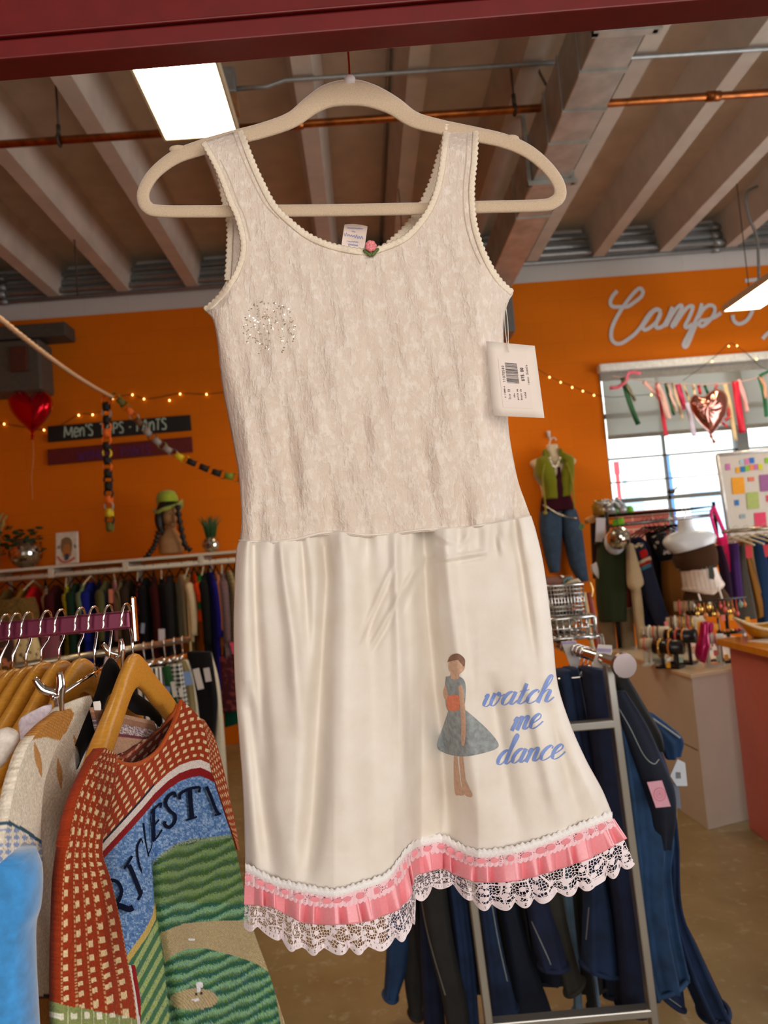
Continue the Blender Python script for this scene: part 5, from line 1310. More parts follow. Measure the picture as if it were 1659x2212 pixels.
def garment(x, y, zr_, mat_, L, wd=0.42, th=0.05, yaw=0.0, sleeve=None, seed=0, flare=1.1, neck=0.07, slm=None, ripple=0.012):
    """clothes hung on a rail running along X: the body lies across the rail"""
    rr = random.Random(seed); g = MB(); nu = 22; rows = []
    Rz = Matrix.Rotation(yaw, 3, 'Z'); z0 = zr_ - 0.085
    prof = [(0.0, neck * 0.6, 0.5), (0.015, neck, 0.7), (0.05, wd * 0.30, 0.85), (0.085, wd * 0.47, 0.95), (0.14, wd * 0.49, 1.0), (0.3 * L, wd * 0.47, 1.05), (0.6 * L, wd * 0.46 * (0.5 + 0.5 * flare), 1.1), (0.85 * L, wd * 0.46 * flare, 1.15), (L, wd * 0.46 * flare, 1.2)]
    pr = crv(prof, 34); p1, p2 = rr.uniform(0, 6), rr.uniform(0, 6)
    for (dz, hw, tf) in pr:
        row = []
        for k in range(nu):
            a = 2 * math.pi * k / nu; sx = math.copysign(abs(math.cos(a)) ** 0.7, math.cos(a)); sy = math.sin(a)
            f = min(1, max(0, dz / L)); rp = ripple * f * (math.sin(7 * sx + p1 + 3 * f) + 0.6 * math.sin(13 * sx + p2))
            row.append(tuple(Vector((x, y, z0 - dz)) + Rz @ Vector((th / 2 * tf * sy + rp, hw * sx, 0))))
        rows.append(row)
    b = len(g.v); g.grid(rows, 0, closed=True); g.f.append(tuple(b + k for k in range(nu))); g.mi.append(0); e = b + 33 * nu; g.f.append(tuple(e + k for k in range(nu))); g.mi.append(0)
    if sleeve:
        for s_ in (-1, 1):
            pts = [Vector((x, y, z0)) + Rz @ Vector((0, s_ * wd * 0.42, -0.085)), Vector((x, y, z0)) + Rz @ Vector((0.01, s_ * (wd * 0.50), -0.16)), Vector((x, y, z0)) + Rz @ Vector((0.015, s_ * wd * 0.53, -0.085 - sleeve * 0.6)), Vector((x, y, z0)) + Rz @ Vector((0.01, s_ * wd * 0.52, -0.085 - sleeve))]
            g.tube(curve_pts(pts, 14), [0.035, 0.04, 0.042, 0.042, 0.04, 0.04, 0.038, 0.037, 0.036, 0.035, 0.034, 0.033, 0.033, 0.033], 10, mi=1 if slm else 0)
    return g, [mat_] + ([slm] if slm else [])
hp = MB()
def hanger_mesh():
    g = MB(); pts = crv([(-0.19, -0.105), (-0.12, -0.075), (-0.05, -0.05), (0, -0.035), (0.05, -0.05), (0.12, -0.075), (0.19, -0.105)], 25)
    g.tube([(0, a, b0) for a, b0 in pts], 0.006, 8)
    hk = [(0, 0, -0.035), (0, 0, -0.012)] + [(0, 0.026 * math.cos(a), 0.004 + 0.026 * math.sin(a)) for a in np.linspace(-math.pi / 2, math.pi, 12)]
    g.tube(hk, 0.0018, 6); return g
HGP = {}
def rack_hanger(x, y, zr_, yaw, label, group, dark=False):
    if dark not in HGP:
        g = hanger_mesh(); o = HGP[dark] = g.build('clothes_hanger', m_blackp if dark else m_white_h, None, origin=(0, 0, 0))
    else: o = HGP[dark].copy(); COL.objects.link(o)
    o.location = (x, y, zr_); o.rotation_euler = (0, 0, yaw); WORLD_LOC[o.name] = (x, y, zr_)
    return tag(o, label, 'hanger', group)
F = fabric
black = F('black_cotton', (20, 18, 20)); navy = F('navy_cotton', (22, 26, 52)); dgreen = F('bottle_green', (30, 52, 40)); maroon = F('maroon_cotton', (70, 18, 24))
LG = [ # px, material, length, sleeve, label, yaw
 (-22, F('tan_suede', (150, 110, 62)), 0.60, 0.4, 'tan suede jacket at the far left end of the wall rail', 0.1),
 (14, F('moss_brown_knit', (112, 84, 40)), 0.62, 0.35, 'moss brown knit on the wall rail, left of the red top', 0.0),
 (48, F('ochre_corduroy', (150, 108, 38)), 0.7, 0.45, 'ochre corduroy jacket on the wall rail beside the red top', 0.1),
 (72, F('scarlet_top', (206, 16, 28)), 0.42, None, 'bright scarlet top on the wall rail', 0.0),
 (98, pattern('beige_leopard', 'floral', (176, 152, 124), (104, 82, 62), 0.7), 0.60, 0.2, 'beige spotted ruffle blouse on the wall rail', 0.5),
 (121, maroon, 0.75, 0.5, 'maroon top on the wall rail between the spotted and the yellow blouse', 0.0),
 (144, pattern('yellow_floral', 'floral', (196, 186, 40), (70, 96, 50), 0.6), 0.62, 0.2, 'yellow and green patterned blouse on the wall rail', 0.45),
 (163, dgreen, 0.72, 0.5, 'bottle green dress on the wall rail, right of the yellow blouse', 0.1),
 (181, F('sage_cotton', (122, 142, 108)), 0.42, 0.2, 'sage green cotton top on the wall rail', 0.2),
 (197, F('cobalt_cotton', (26, 34, 128)), 0.70, 0.4, 'cobalt blue top on the wall rail next to the sage one', 0.0),
 (214, navy, 0.72, 0.5, 'navy sweater with a cream hanger showing on the wall rail', 0.5),
 (229, F('olive_cotton', (94, 92, 54)), 0.62, 0.4, 'olive shirt on the wall rail between the navy sweater and the pink top', 0.0),
 (247, F('dusty_pink', (196, 138, 140)), 0.50, 0.2, 'dusty pink top on the wall rail', 0.5),
 (262, pattern('khaki_stripe', 'stripe', (138, 118, 78), (78, 66, 42), 0.7), 0.70, 0.3, 'khaki striped blouse on the wall rail, right of the pink top', 0.2),
 (279, F('dark_brown_cotton', (54, 40, 30)), 0.72, 0.5, 'dark brown shirt on the wall rail beside the rose print dress', 0.0),
 (299, pattern('black_rose', 'floral', (22, 18, 20), (176, 56, 52), 0.75), 0.82, 0.5, 'black dress printed with red roses on the wall rail', 0.35),
 (316, black, 0.85, 0.5, 'black dress right of the rose printed dress', 0.0),
 (333, F('oxblood_cotton', (62, 20, 20)), 0.80, 0.5, 'oxblood red dress between the black ones on the wall rail', 0.3),
 (350, black, 0.88, 0.55, 'black dress with a white tag, right of the oxblood one', 0.35),
 (367, F('charcoal_knit', (34, 32, 34)), 0.85, 0.5, 'charcoal knit dress left of the cream blouse', 0.1),
 (394, F('cream_silk', (226, 206, 164), rough=0.5), 0.56, 0.42, 'cream silk blouse with puffed sleeves on the wall rail', 0.7),
 (409, M('champagne_sequins', (206, 176, 116), rough=0.3, metal=0.6, var=0.4, scale=180), 0.95, None, 'champagne sequin dress hanging behind the cream blouse', 0.1),
 (421, F('vivid_orange', (236, 78, 22)), 0.40, 0.15, 'vivid orange top on the wall rail', 0.5),
 (434, F('emerald_cotton', (22, 112, 44)), 0.30, None, 'emerald green top on the wall rail, right of the orange one', 0.1),
 (442, F('soft_black_wool', (26, 26, 24)), 0.92, 0.5, 'long black coat between the emerald and royal blue pieces', 0.15),
 (456, F('royal_blue', (34, 30, 128)), 1.02, 0.45, 'long royal blue dress on the wall rail', 0.5),
 (468, F('salmon_cotton', (206, 134, 96)), 0.62, 0.4, 'salmon shirt on the wall rail, overlapping the royal blue dress', 0.45),
 (482, pattern('grey_plaid', 'check', (96, 98, 104), (140, 92, 90), 0.9), 0.72, 0.5, 'grey plaid shirt on the wall rail', 0.2),
 (496, pattern('cream_plaid', 'check', (206, 188, 140), (176, 160, 116), 0.8), 0.92, 0.55, 'cream plaid coat on the wall rail, next to the dress edge', 0.55),
 (512, F('sage_linen', (178, 180, 148)), 0.82, 0.5, 'sage linen shirt on the wall rail at the dress edge', 0.4)]
for k, (px, mt, L, slv, lb, yaw) in enumerate(LG):
    c = P(px, 1260, SYb + 0.03)
    g, ms = garment(c.x, SYb + 0.035, zr, mt, L, yaw=yaw * 0.7, sleeve=slv, seed=k, th=0.055, wd=0.40)
    tag(g.build('hanging_garment', ms), lb, 'garment', 'clothes on the wall rail')
    rack_hanger(c.x, SYb + 0.03, zr, yaw * 0.7, ('black' if k % 3 else 'cream') + ' hanger holding the ' + lb.replace(' on the wall rail', '').replace(' hanging', '').split(',')[0], 'hangers on the wall rail', dark=bool(k % 3))
# a paper tag on the black dress
def papertag(px, py, w_, h_, Y, label, c=(226, 222, 230), tilt=0.0, group='paper price tags'):
    g = MB(); a = math.radians(tilt); pts = []
    for dx, dy in ((0, 0), (w_, 0), (w_, h_), (0, h_)):
        pts.append(P(px + dx * math.cos(a) - dy * math.sin(a), py + dx * math.sin(a) + dy * math.cos(a), Y))
    g.prism(pts, (0, 0.002, 0)); return tag(g.build('price_tag', M('paper_%d_%d_%d' % c, c, rough=0.6, var=0.03), smooth=False), label, 'price tag', group)
papertag(342, 1359, 14, 26, SYb - 0.26, 'white price tag on the black dress on the wall rail', tilt=-2)
papertag(305, 1346, 8, 22, SYb - 0.26, 'narrow pale blue price tag on the rose printed dress', (150, 164, 190), tilt=3)
papertag(234, 1273, 9, 30, SYb - 0.26, 'salmon paper tag on the dusty pink top', (226, 138, 106), tilt=-3)
papertag(496, 1388, 8, 26, SYb - 0.28, 'hot pink paper tag on the cream plaid coat', (240, 84, 120), tilt=-14)

# --- things on the shelf
zt_ = zsh
def at_shelf(px, py): 
    p = P(px, py, SYb + 0.12); return Vector((p.x, SYb + 0.12, zt_))
m_mirror = M('mirror_tiles', (220, 214, 200), rough=0.08, metal=1.0, var=0.5, scale=60)
def mirror_ball(g, c, r, n=14, open_top=False):
    rows = int(n * 0.8); 
    for j in range(n):
        a0, a1 = -math.pi / 2 + math.pi * j / n, -math.pi / 2 + math.pi * (j + 1) / n
        if open_top and a0 > 0.75: continue
        m_ = max(4, int(2 * n * math.cos((a0 + a1) / 2)))
        for k in range(m_):
            b0, b1 = 2 * math.pi * (k + .04) / m_, 2 * math.pi * (k + .96) / m_
            da = (a1 - a0) * 0.04
            q = [Vector((math.cos(a) * math.cos(b_) * r, math.cos(a) * math.sin(b_) * r, math.sin(a) * r)) + Vector(c) for a, b_ in ((a0 + da, b0), (a0 + da, b1), (a1 - da, b1), (a1 - da, b0))]
            mid_ = (q[0] + q[2]) / 2; Rj = Matrix.Rotation(float(RNG.uniform(-.16, .16)), 3, 'X') @ Matrix.Rotation(float(RNG.uniform(-.16, .16)), 3, 'Z'); q = [mid_ + Rj @ (v - mid_) for v in q]
            g.add(q, [(0, 1, 2, 3)], 0)
def disco_planter(px, r, label, leaf, seed, n=14):
    c = at_shelf(px, 1215); t = thing('mirror_planter', label, 'planter', tuple(c))
    g = MB(); mirror_ball(g, c + Vector((0, 0, r * 0.98)), r, n, True); g.build('mirror_pot', m_mirror, t, smooth=False)
    g = MB(); g.ball(c + Vector((0, 0, r * 0.98)), r * 0.96, 12, sc=(1, 1, 0.98)); g.build('pot_core', M('grey_pot_core', (120, 112, 96), rough=0.5), t)
    g = MB(); rr = random.Random(seed); top = c + Vector((0, 0, r * 1.75))
    if leaf == 'spike':
        for k in range(46):
            a = rr.uniform(0, 6.28); l_ = rr.uniform(0.13, 0.20); sp_ = rr.uniform(0, 0.10)
            p1 = top + Vector((math.cos(a) * 0.03, math.sin(a) * 0.03, -0.03)); p2 = top + Vector((math.cos(a) * sp_ * 0.6, math.sin(a) * sp_ * 0.6, l_ * 0.6)); p3 = top + Vector((math.cos(a) * sp_ * 1.1, math.sin(a) * sp_ * 1.1, l_))
            g.tube([p1, p2, p3], [0.007, 0.006, 0.001], 5)
    else:
        for k in range(70):
            a = rr.uniform(0, 6.28); d = rr.uniform(0.02, 0.19); hgt = rr.uniform(-0.10, 0.12) - 0.25 * max(0, d - 0.12)
            c2 = top + Vector((math.cos(a) * d - 0.05, math.sin(a) * d * 0.7, hgt)); R_ = Matrix.Rotation(rr.uniform(0, 6), 3, 'Z') @ Matrix.Rotation(rr.uniform(-1, 1), 3, 'X')
            g.ball(c2, 0.034, 6, sc=(1.0, 0.65, 0.16), rot=R_)
    g.build('foliage', M('dark_green_leaf' if leaf != 'spike' else 'mid_green_spikes', (34, 62, 30) if leaf != 'spike' else (52, 92, 48), rough=0.5, var=0.3, scale=30), t)
disco_planter(57, 0.135, 'large mirror ball planter with trailing leaves at the left end of the shelf', 'leaf', 2, 16)
disco_planter(459, 0.075, 'small mirror ball planter with a spiky grass plant on the shelf', 'spike', 3, 12)
# dried grass at the very edge
g = MB(); c = at_shelf(-6, 1230); rr = random.Random(4)
for k in range(14): g.tube([c + Vector((rr.uniform(-.02, .02), 0, 0)), c + Vector((rr.uniform(-.05, .05), rr.uniform(-.04, .04), 0.25)), c + Vector((rr.uniform(-.08, .10), rr.uniform(-.06, .06), rr.uniform(0.36, 0.5)))], [0.004, 0.006, 0.012], 5)
tag(g.build('dried_grass', M('dry_straw', (176, 142, 80), rough=0.8)), 'dried straw plumes at the left picture edge on the shelf', 'dried plant')
# framed picture card
c = at_shelf(145, 1225)
q = [P(x, y, SYb + 0.10) for x, y in ((119, 1151), (168, 1147), (170, 1217), (119, 1223))]
t = thing('picture_plaque', 'white rounded plaque with a painted figure leaning on the shelf', 'picture', tuple(c))
g = MB(); zmin = min(v.z for v in q)
g.prism([v + Vector((0, 0, zt_ - zmin)) * (0.0 if v.z > zmin + 0.1 else 1.0) for v in q], (0, 0.02, 0)); g.build('board', M('white_plaque', (226, 214, 196), rough=0.5), t, smooth=False, bevel=0.012)
g = MB(); Yp = SYb + 0.097
blob(g, [(133, 1165), (144, 1160), (154, 1166), (156, 1182), (152, 1196), (138, 1198), (131, 1184)], None, Yd=Yp, mi=0, n=24); blob(g, [(139, 1178), (150, 1176), (154, 1192), (152, 1202), (138, 1204), (136, 1190)], None, Yd=Yp - .002, mi=1, n=24)
blob(g, [(140, 1197), (148, 1196), (148, 1208), (140, 1209)], None, Yd=Yp - .004, mi=2, n=20); stroke(g, [(124, 1202), (134, 1213), (148, 1213), (162, 1204)], 5, None, Yd=Yp - .001, mi=3); blob(g, [(124, 1180), (128, 1178), (130, 1184), (125, 1186)], None, Yd=Yp, mi=4, n=12); blob(g, [(159, 1177), (163, 1176), (165, 1183), (160, 1184)], None, Yd=Yp, mi=4, n=12)
g.build('painted_figure', [M('paint_brown', (136, 102, 66), rough=0.7), M('paint_amber', (186, 116, 50), rough=0.7), M('paint_slate', (66, 70, 84), rough=0.7), M('paint_coral', (206, 110, 90), rough=0.7), M('paint_grey', (140, 132, 120), rough=0.7)], t)
# mannequin head with a lime hat and long plaits
hc_ = P(364, 1118, SYb + 0.14); YM = SYb + 0.14
hd = thing('mannequin_head', 'mannequin head in a lime green cowboy hat with two long black plaits', 'mannequin head', (hc_.x, YM, zt_))
m_bust = M('cork_tan_bust', (176, 130, 84), rough=0.6, var=0.1)
g = MB()
body(g, [(346, 1197), (343, 1178), (345, 1160), (352, 1150), (358, 1143), (359, 1135)][::-1], [(396, 1193), (396, 1175), (392, 1160), (384, 1150), (380, 1143), (379, 1132)][::-1], YM, [0.10, 0.10, 0.12, 0.15, 0.19, 0.20], nv=30, nu=24, flat=0.85)
g.ball(P(368, 1113, YM), 0.095, 14, sc=(0.82, 1.0, 1.18)); 
fp = P(374, 1115, YM - 0.085); g.ball(P(376, 1117, YM - 0.09), 0.014, 8, sc=(0.8, 1.2, 1.6)); g.ball(P(375, 1127, YM - 0.085), 0.012, 8, sc=(1.6, 0.8, 0.6)); g.ball(P(373, 1134, YM - 0.07), 0.022, 8)
g.build('head_bust', m_bust, hd)
g = MB(); 
for (x_, y_) in ((367, 1110), (380, 1108)): g.ball(P(x_, y_, YM - 0.088), 0.009, 8, sc=(1.6, 0.6, 0.5))
g.build('eyes', M('painted_eyes', (50, 36, 30), rough=0.4), hd)
m_wig = M('black_wig', (22, 16, 14), rough=0.45, var=0.3, scale=120)
g = MB(); body(g, [(346, 1086), (338, 1108), (336, 1128), (343, 1148), (352, 1158)], [(384, 1084), (362, 1100), (354, 1115), (354, 1132), (356, 1150)], YM - 0.05, [0.2, 0.16, 0.13, 0.11, 0.05], ripple=0.004)
g.ball(P(364, 1100, YM + 0.02), 0.107, 14, sc=(0.9, 1.0, 1.0))
for pts in ([(343, 1148), (338, 1165), (333, 1180), (325, 1192), (314, 1206)], [(384, 1092), (387, 1120), (393, 1150), (400, 1178), (412, 1190)]):
    cc = curve_pts([P(x_, y_, YM - 0.10) for x_, y_ in pts], 34)
    g.tube(cc, [0.022 + 0.007 * math.sin(i * 1.4) for i in range(34)], 8)
g.build('plaited_wig', m_wig, hd)
m_lime = M('lime_felt', (158, 178, 44), rough=0.9, var=0.08, sheen=0.3)
g = MB(); cb_ = P(363, 1090, YM)
g.lathe([(0.100, -0.02), (0.100, 0.03), (0.096, 0.065), (0.082, 0.10), (0.05, 0.118), (0.0001, 0.112)], cb_, 24, sx=0.92, sy=1.0, rot=Matrix.Rotation(-0.12, 3, 'Y'))
rows = []
for j in range(7):
    f = j / 6
    rows.append([tuple(cb_ + Vector(((0.09 + 0.035 * f) * math.cos(a), (0.10 + 0.09 * f) * math.sin(a), -0.01 + 0.05 * f ** 1.6 * abs(math.cos(a)) ** 2 - 0.06 * f * abs(math.sin(a)) - (0.07 * f if math.cos(a) < 0 else 0.0) * abs(math.cos(a))))) for a in np.linspace(0, 2 * math.pi, 41)[:-1]])
g.grid(rows, closed=True); g.build('cowboy_hat', m_lime, hd, solid=0.004)

# --- paper chain garland
GC = [('black_paper', (24, 20, 18)), ('orange_paper', (236, 110, 24)), ('yellow_paper', (226, 196, 32)), ('grey_paper', (158, 146, 138)), ('olive_paper', (104, 98, 34)), ('lime_paper', (128, 148, 50)), ('brown_paper', (110, 72, 36))]
gm = [M(n_, c_, rough=0.7, var=0.05) for n_, c_ in GC]
YG = 5.2
def paper_chain(pts, seqs, label, seed):
    cc = crv(pts, 400, True); L = float(np.sum(np.linalg.norm(np.diff(cc, axis=0), axis=1)))
    n = int(L / 14.0); p0 = P(pts[0][0], pts[0][1], YG)
    t = thing('paper_chain', label, 'paper chain', tuple(p0)); rr = random.Random(seed)
    for k in range(n):
        i = int((k + 0.5) / n * 399); a = P(*cc[i], YG); b_ = P(*cc[min(399, i + 4)], YG); d = (b_ - a).normalized()
        side = Vector((0, 1, 0)) if k % 2 else d.cross(Vector((0, 1, 0))).normalized()
        w_ = d.cross(side).normalized(); r = 0.028; hw = 0.020
        rows = [[tuple(a + d * (r * math.cos(q) * 1.15) + side * (r * math.sin(q)) + w_ * s_) for q in np.linspace(0, 2 * math.pi, 15)[:-1]] for s_ in (-hw, hw)]
        g = MB(); g.grid(rows, closed=True); g.build('paper_link', gm[rr.choice(seqs)], t, solid=0.001)
paper_chain([(229, 858), (231, 900), (231, 950), (233, 1010), (235, 1070), (238, 1145)], [0, 0, 1, 2, 3, 4, 0, 1], 'short paper chain hanging straight down over the signs', 1)
paper_chain([(245, 855), (262, 868), (290, 900), (320, 935), (350, 962), (385, 985), (430, 1006), (470, 1022), (515, 1033), (560, 1040)], [5, 4, 3, 0, 6, 1, 2, 1, 0, 3], 'long paper chain swagging from the hook to behind the dress', 2)
# twisted pale cord from the upper left to the garland
g = MB(); c0, c1 = P(-60, 640, 2.6), P(243, 858, YG); cc = []; N_ = 220
g.tube([c0 + (c1 - c0) * (i / N_) + Vector((0, 0, -0.10 * math.sin(math.pi * i / N_) * 0.3)) for i in range(N_ + 1)], [0.011 + 0.0018 * math.sin(i * 1.3) for i in range(N_ + 1)], 10)
tag(g.build('rope', M('pale_jute_rope', (206, 168, 132), rough=0.9, var=0.2, scale=200)), 'pale twisted rope running from the top left down to the paper chain', 'rope')
# --- string lights
m_bulb, nt, b = new_mat('warm_bulb'); b.inputs['Emission Color'].default_value = (1.0, 0.68, 0.22, 1); b.inputs['Emission Strength'].default_value = 4.0; b.inputs['Base Color'].default_value = (0.9, 0.7, 0.3, 1)
m_wire = M('dark_green_wire', (44, 40, 24), rough=0.6)
def string_lights(wires, bulbs, Y, label, r=0.0075):
    p = P(*wires[0][0], Y); t = thing('string_lights', label, 'string lights', tuple(p), 'fairy lights')
    g = MB()
    for w_ in wires: g.tube(curve_pts([P(x_, y_, Y) for x_, y_ in w_], 12 * len(w_)), 0.0028, 5)
    g.build('cable', m_wire, t)
    for (x_, y_) in bulbs:
        g = MB(); c = P(x_, y_, Y); g.ball(c + Vector((0, 0, -0.004)), r, 7, sc=(0.9, 0.9, 1.2)); g.build('bulb', m_bulb, t)
string_lights([[(-10, 908), (9, 915), (64, 924), (95, 928), (122, 924), (170, 896), (200, 893), (225, 885), (243, 861), (286, 853), (311, 861), (345, 858), (388, 850), (446, 851), (500, 845)]], [(9, 915), (64, 924), (95, 928), (122, 924), (170, 896), (200, 895), (225, 886), (243, 861), (286, 852), (311, 861), (389, 850), (446, 851), (366, 864)], WY - 0.02, 'string of warm fairy lights on the orange wall above the black sign')
string_lights([[(1150, 790), (1187, 813), (1211, 824), (1236, 834), (1259, 843), (1283, 852), (1320, 858), (1360, 855), (1407, 852)], ], [(1187, 814), (1211, 825), (1236, 836), (1259, 844), (1283, 853), (1359, 856), (1407, 852)], WY - 0.05, 'string of fairy lights crossing from the orange wall over the window corner')
string_lights([[(1475, 822), (1520, 790), (1550, 765), (1574, 742), (1590, 747), (1615, 765), (1640, 790), (1665, 800)]], [(1538, 780), (1574, 747), (1592, 746), (1634, 775)], WY - 0.12, 'string of fairy lights forming a peak above the window shade')

# --- foil heart balloons
def heart(label, pts, Y, depth, mat_, tail, nm='foil_balloon', ribbon=None, crumple=0.0, seed=0):
    c = crv(list(pts) + [pts[0]], 73)[:-1]; m_ = c.mean(0)
    t = thing(nm, label, 'balloon', tuple(P(m_[0], max(p[1] for p in pts), Y)))
    g = MB(); rr = np.random.default_rng(seed)
    for sgn_ in (-1, 1):
        rows = []
        for j in range(13):
            q = j / 12
            wr_ = 1 + (0.035 * np.sin(np.arange(72) * 1.3 * 5)) * (1 if q > 0.6 else 0)
            rows.append([tuple(P(m_[0] + (p[0] - m_[0]) * max(q, .01), m_[1] + (p[1] - m_[1]) * max(q, .01), Y + sgn_ * depth * (math.sqrt(max(0, 1 - q ** 2.6)) + crumple * math.sin(i * 0.9 + q * 9) * q * (1 - q) * 2))) for i, p in enumerate(c)])
        g.grid(rows, closed=True)
    g.build('balloon_body', mat_, t, weld=1e-5)
    g = MB(); g.tube(curve_pts([P(x_, y_, Y) for x_, y_ in tail], 16), [0.012 + 0.004 * math.sin(i) for i in range(16)], 8); g.build('neck', mat_, t)
    if ribbon:
        g = MB(); stroke(g, ribbon, 2.5, None, Yd=Y, step=3); g.build('ribbon', M('curling_ribbon', (214, 130, 60), rough=0.4), t, solid=0.001)
heart('red foil heart balloon floating at the left in front of the orange wall', [(67, 855), (78, 846), (96, 845), (110, 856), (114, 876), (107, 896), (90, 918), (70, 934), (52, 920), (32, 900), (20, 880), (17, 860), (28, 846), (46, 843), (58, 848)], 6.2, 0.12, M('red_foil', (196, 12, 30), rough=0.16, metal=0.85, var=0.05), [(70, 930), (70, 942), (69, 950)], ribbon=[(70, 948), (72, 985), (68, 1030), (70, 1080)])
# --- old grey cabinet and heater box high in the left corner
g = MB(); q0, q1 = P(-90, 712, 6.75), P(140, 694, 6.75); q2 = P(138, 724, 6.75)
g = MB(); g.box2((q0.x, 6.75, q2.z), (q1.x, 6.99, q1.z)); tag(g.build('wall_duct', M('dark_grey_duct', (82, 76, 68), rough=0.6, metal=0.2), smooth=False, bevel=0.01), 'dark grey boxed duct high on the wall at the left edge', 'duct')
ht = thing('unit_heater', 'grey wall mounted heater unit below the boxed duct at the left edge', 'heater', tuple(P(40, 842, 6.4)))
a_, b_ = P(-60, 741, 6.7), P(90, 840, 6.7)
g = MB(); g.box2((a_.x, 6.7, b_.z), (b_.x, WY - 0.01, a_.z)); g.build('housing', M('heater_grey', (92, 86, 76), rough=0.6, metal=0.2), ht, smooth=False, bevel=0.02)
i0, i1 = P(22, 750, 6.69), P(62, 802, 6.69)
g = MB(); g.box2((i0.x, 6.67, i1.z), (i1.x, 6.705, i0.z)); g.build('grille', M('heater_rust', (84, 40, 22), rough=0.7), ht, smooth=False, bevel=0.01)

# --- middle rail with trousers and shorts
MR0, MR1 = PZ(84, 1432, 1.20), PZ(408, 1381, 1.20)
mr = thing('clothes_rail', 'dull chrome rail with trousers and shorts behind the rust sweater', 'clothes rail', tuple((MR0 + MR1) / 2))
m_pipe = M('worn_chrome', (170, 156, 134), rough=0.25, metal=0.9, var=0.25, scale=40)
g = MB(); g.tube([MR0 + (MR0 - MR1) * 0.15, MR1], 0.016, 12); g.build('rail_bar', m_pipe, mr)
g = MB(); u_ = MR0 + (MR1 - MR0) * 0.45 + Vector((0, 0.02, 0)); g.tube([u_, Vector((u_.x, u_.y, 0.03))], 0.02, 12); g.box((u_.x, u_.y, 0.015), (0.5, 0.5, 0.03)); g.build('stand', m_pipe, mr)
def rail_pt(px): 
    f = (px - 84) / (408 - 84); return MR0 + (MR1 - MR0) * f
def hung(L, R, Y, th, mat_, label, nm='hanging_trousers', cat='trousers', seed=0, ripple=0.006, waist=None, gp='trousers and shorts on the middle rail'):
    g = MB(); body(g, L, R, Y, th, ripple=ripple, seed=seed, nv=36, nu=26)
    c = P(L[-1][0], L[-1][1], Y if not hasattr(Y, '__len__') else Y[-1])
    o = tag(g.build(nm, mat_), label, cat, gp)
    return o
hung([(284, 1448), (282, 1500), (285, 1560), (290, 1640)], [(352, 1440), (358, 1500), (366, 1570), (372, 1640)], 3.55, 0.05, pattern('black_white_stripe', 'stripe', (220, 212, 206), (40, 38, 42), 0.55), 'black and white striped shorts on the middle rail', 'hanging_shorts', 'shorts', 1)
hung([(360, 1435), (364, 1490), (372, 1550), (380, 1640)], [(392, 1432), (402, 1490), (410, 1550), (414, 1640)], 3.62, 0.05, pattern('gingham', 'check', (204, 200, 190), (36, 34, 36), 0.5), 'black and white gingham trousers on the middle rail', seed=2)
hung([(350, 1440), (354, 1470), (362, 1520)], [(366, 1438), (374, 1470), (384, 1520)], 3.57, 0.05, F('forest_green', (30, 66, 34)), 'forest green trousers between the striped shorts and the gingham ones', seed=3)
hung([(383, 1428), (392, 1480), (400, 1560), (405, 1680)], [(402, 1426), (418, 1480), (424, 1560), (426, 1680)], 3.68, 0.05, F('khaki_twill', (132, 116, 78)), 'khaki twill trousers right of the gingham ones', seed=4)
hung([(394, 1426), (404, 1480), (416, 1560), (424, 1700), (430, 1820)], [(410, 1424), (422, 1480), (432, 1560), (438, 1700), (442, 1820)], 3.70, 0.05, F('off_white_denim', (216, 204, 180)), 'off white jeans left of the black trousers', seed=5)
hung([(408, 1410), (410, 1450), (424, 1520), (436, 1600), (446, 1700), (452, 1800)], [(456, 1408), (464, 1460), (470, 1520), (464, 1600), (468, 1680), (474, 1800)], 3.72, 0.06, black, 'black trousers with paper tags on the middle rail', seed=6)
hung([(440, 1412), (462, 1480), (468, 1540), (462, 1620), (466, 1700), (474, 1800)], [(456, 1410), (472, 1470), (482, 1560), (488, 1640), (494, 1720), (502, 1800)], 3.78, 0.06, F('stone_white_denim', (206, 196, 172)), 'stone white jeans right of the black trousers', seed=7)
g = MB(); body(g, [(404, 1408), (406, 1420), (414, 1440)], [(455, 1408), (459, 1424), (458, 1444)], 3.70, 0.07); tag(g.build('hanging_shorts', black), 'black short skirt folded on the middle rail above the black trousers', 'skirt')
papertag(416, 1446, 14, 46, 3.66, 'white paper tag between the off white jeans and the black trousers', tilt=-14, c=(206, 196, 190))
papertag(439, 1444, 13, 30, 3.66, 'white paper tag on the black trousers', tilt=-10, c=(196, 188, 186)); papertag(366, 1474, 10, 34, 3.55, 'long white paper tag on the gingham trousers', tilt=-14, c=(206, 198, 190)); papertag(385, 1487, 9, 20, 3.58, 'small white paper tag beside the gingham trousers', tilt=-10, c=(214, 206, 200))
papertag(395, 1452, 16, 30, 3.62, 'blue paper tag on the khaki trousers', (120, 148, 196), tilt=-10); papertag(350, 1482, 18, 22, 3.52, 'periwinkle paper tag on the striped shorts', (112, 128, 180), tilt=5)
papertag(228, 1418, 24, 70, 2.9, 'pale pink card hanging behind the front wooden hanger', (226, 200, 196), tilt=12)
for k, px in enumerate((300, 320, 348, 372, 392)):
    p = rail_pt(px); g = MB(); g.tube([p + Vector((0, 0, 0.02 * math.sin(a))) + Vector((0, 0.02 * math.cos(a), 0)) for a in np.linspace(-0.4, 3.6, 9)] + [p + Vector((0, -0.005, -0.07))], 0.003, 6); g.box(p + Vector((0, 0, -0.08)), (0.02, 0.26, 0.02)); 
    tag(g.build('clip_hanger', m_chrome), ['first', 'second', 'third', 'fourth', 'fifth'][k] + ' clip hanger from the left on the dull chrome middle rail', 'hanger', 'clip hangers on the middle rail')
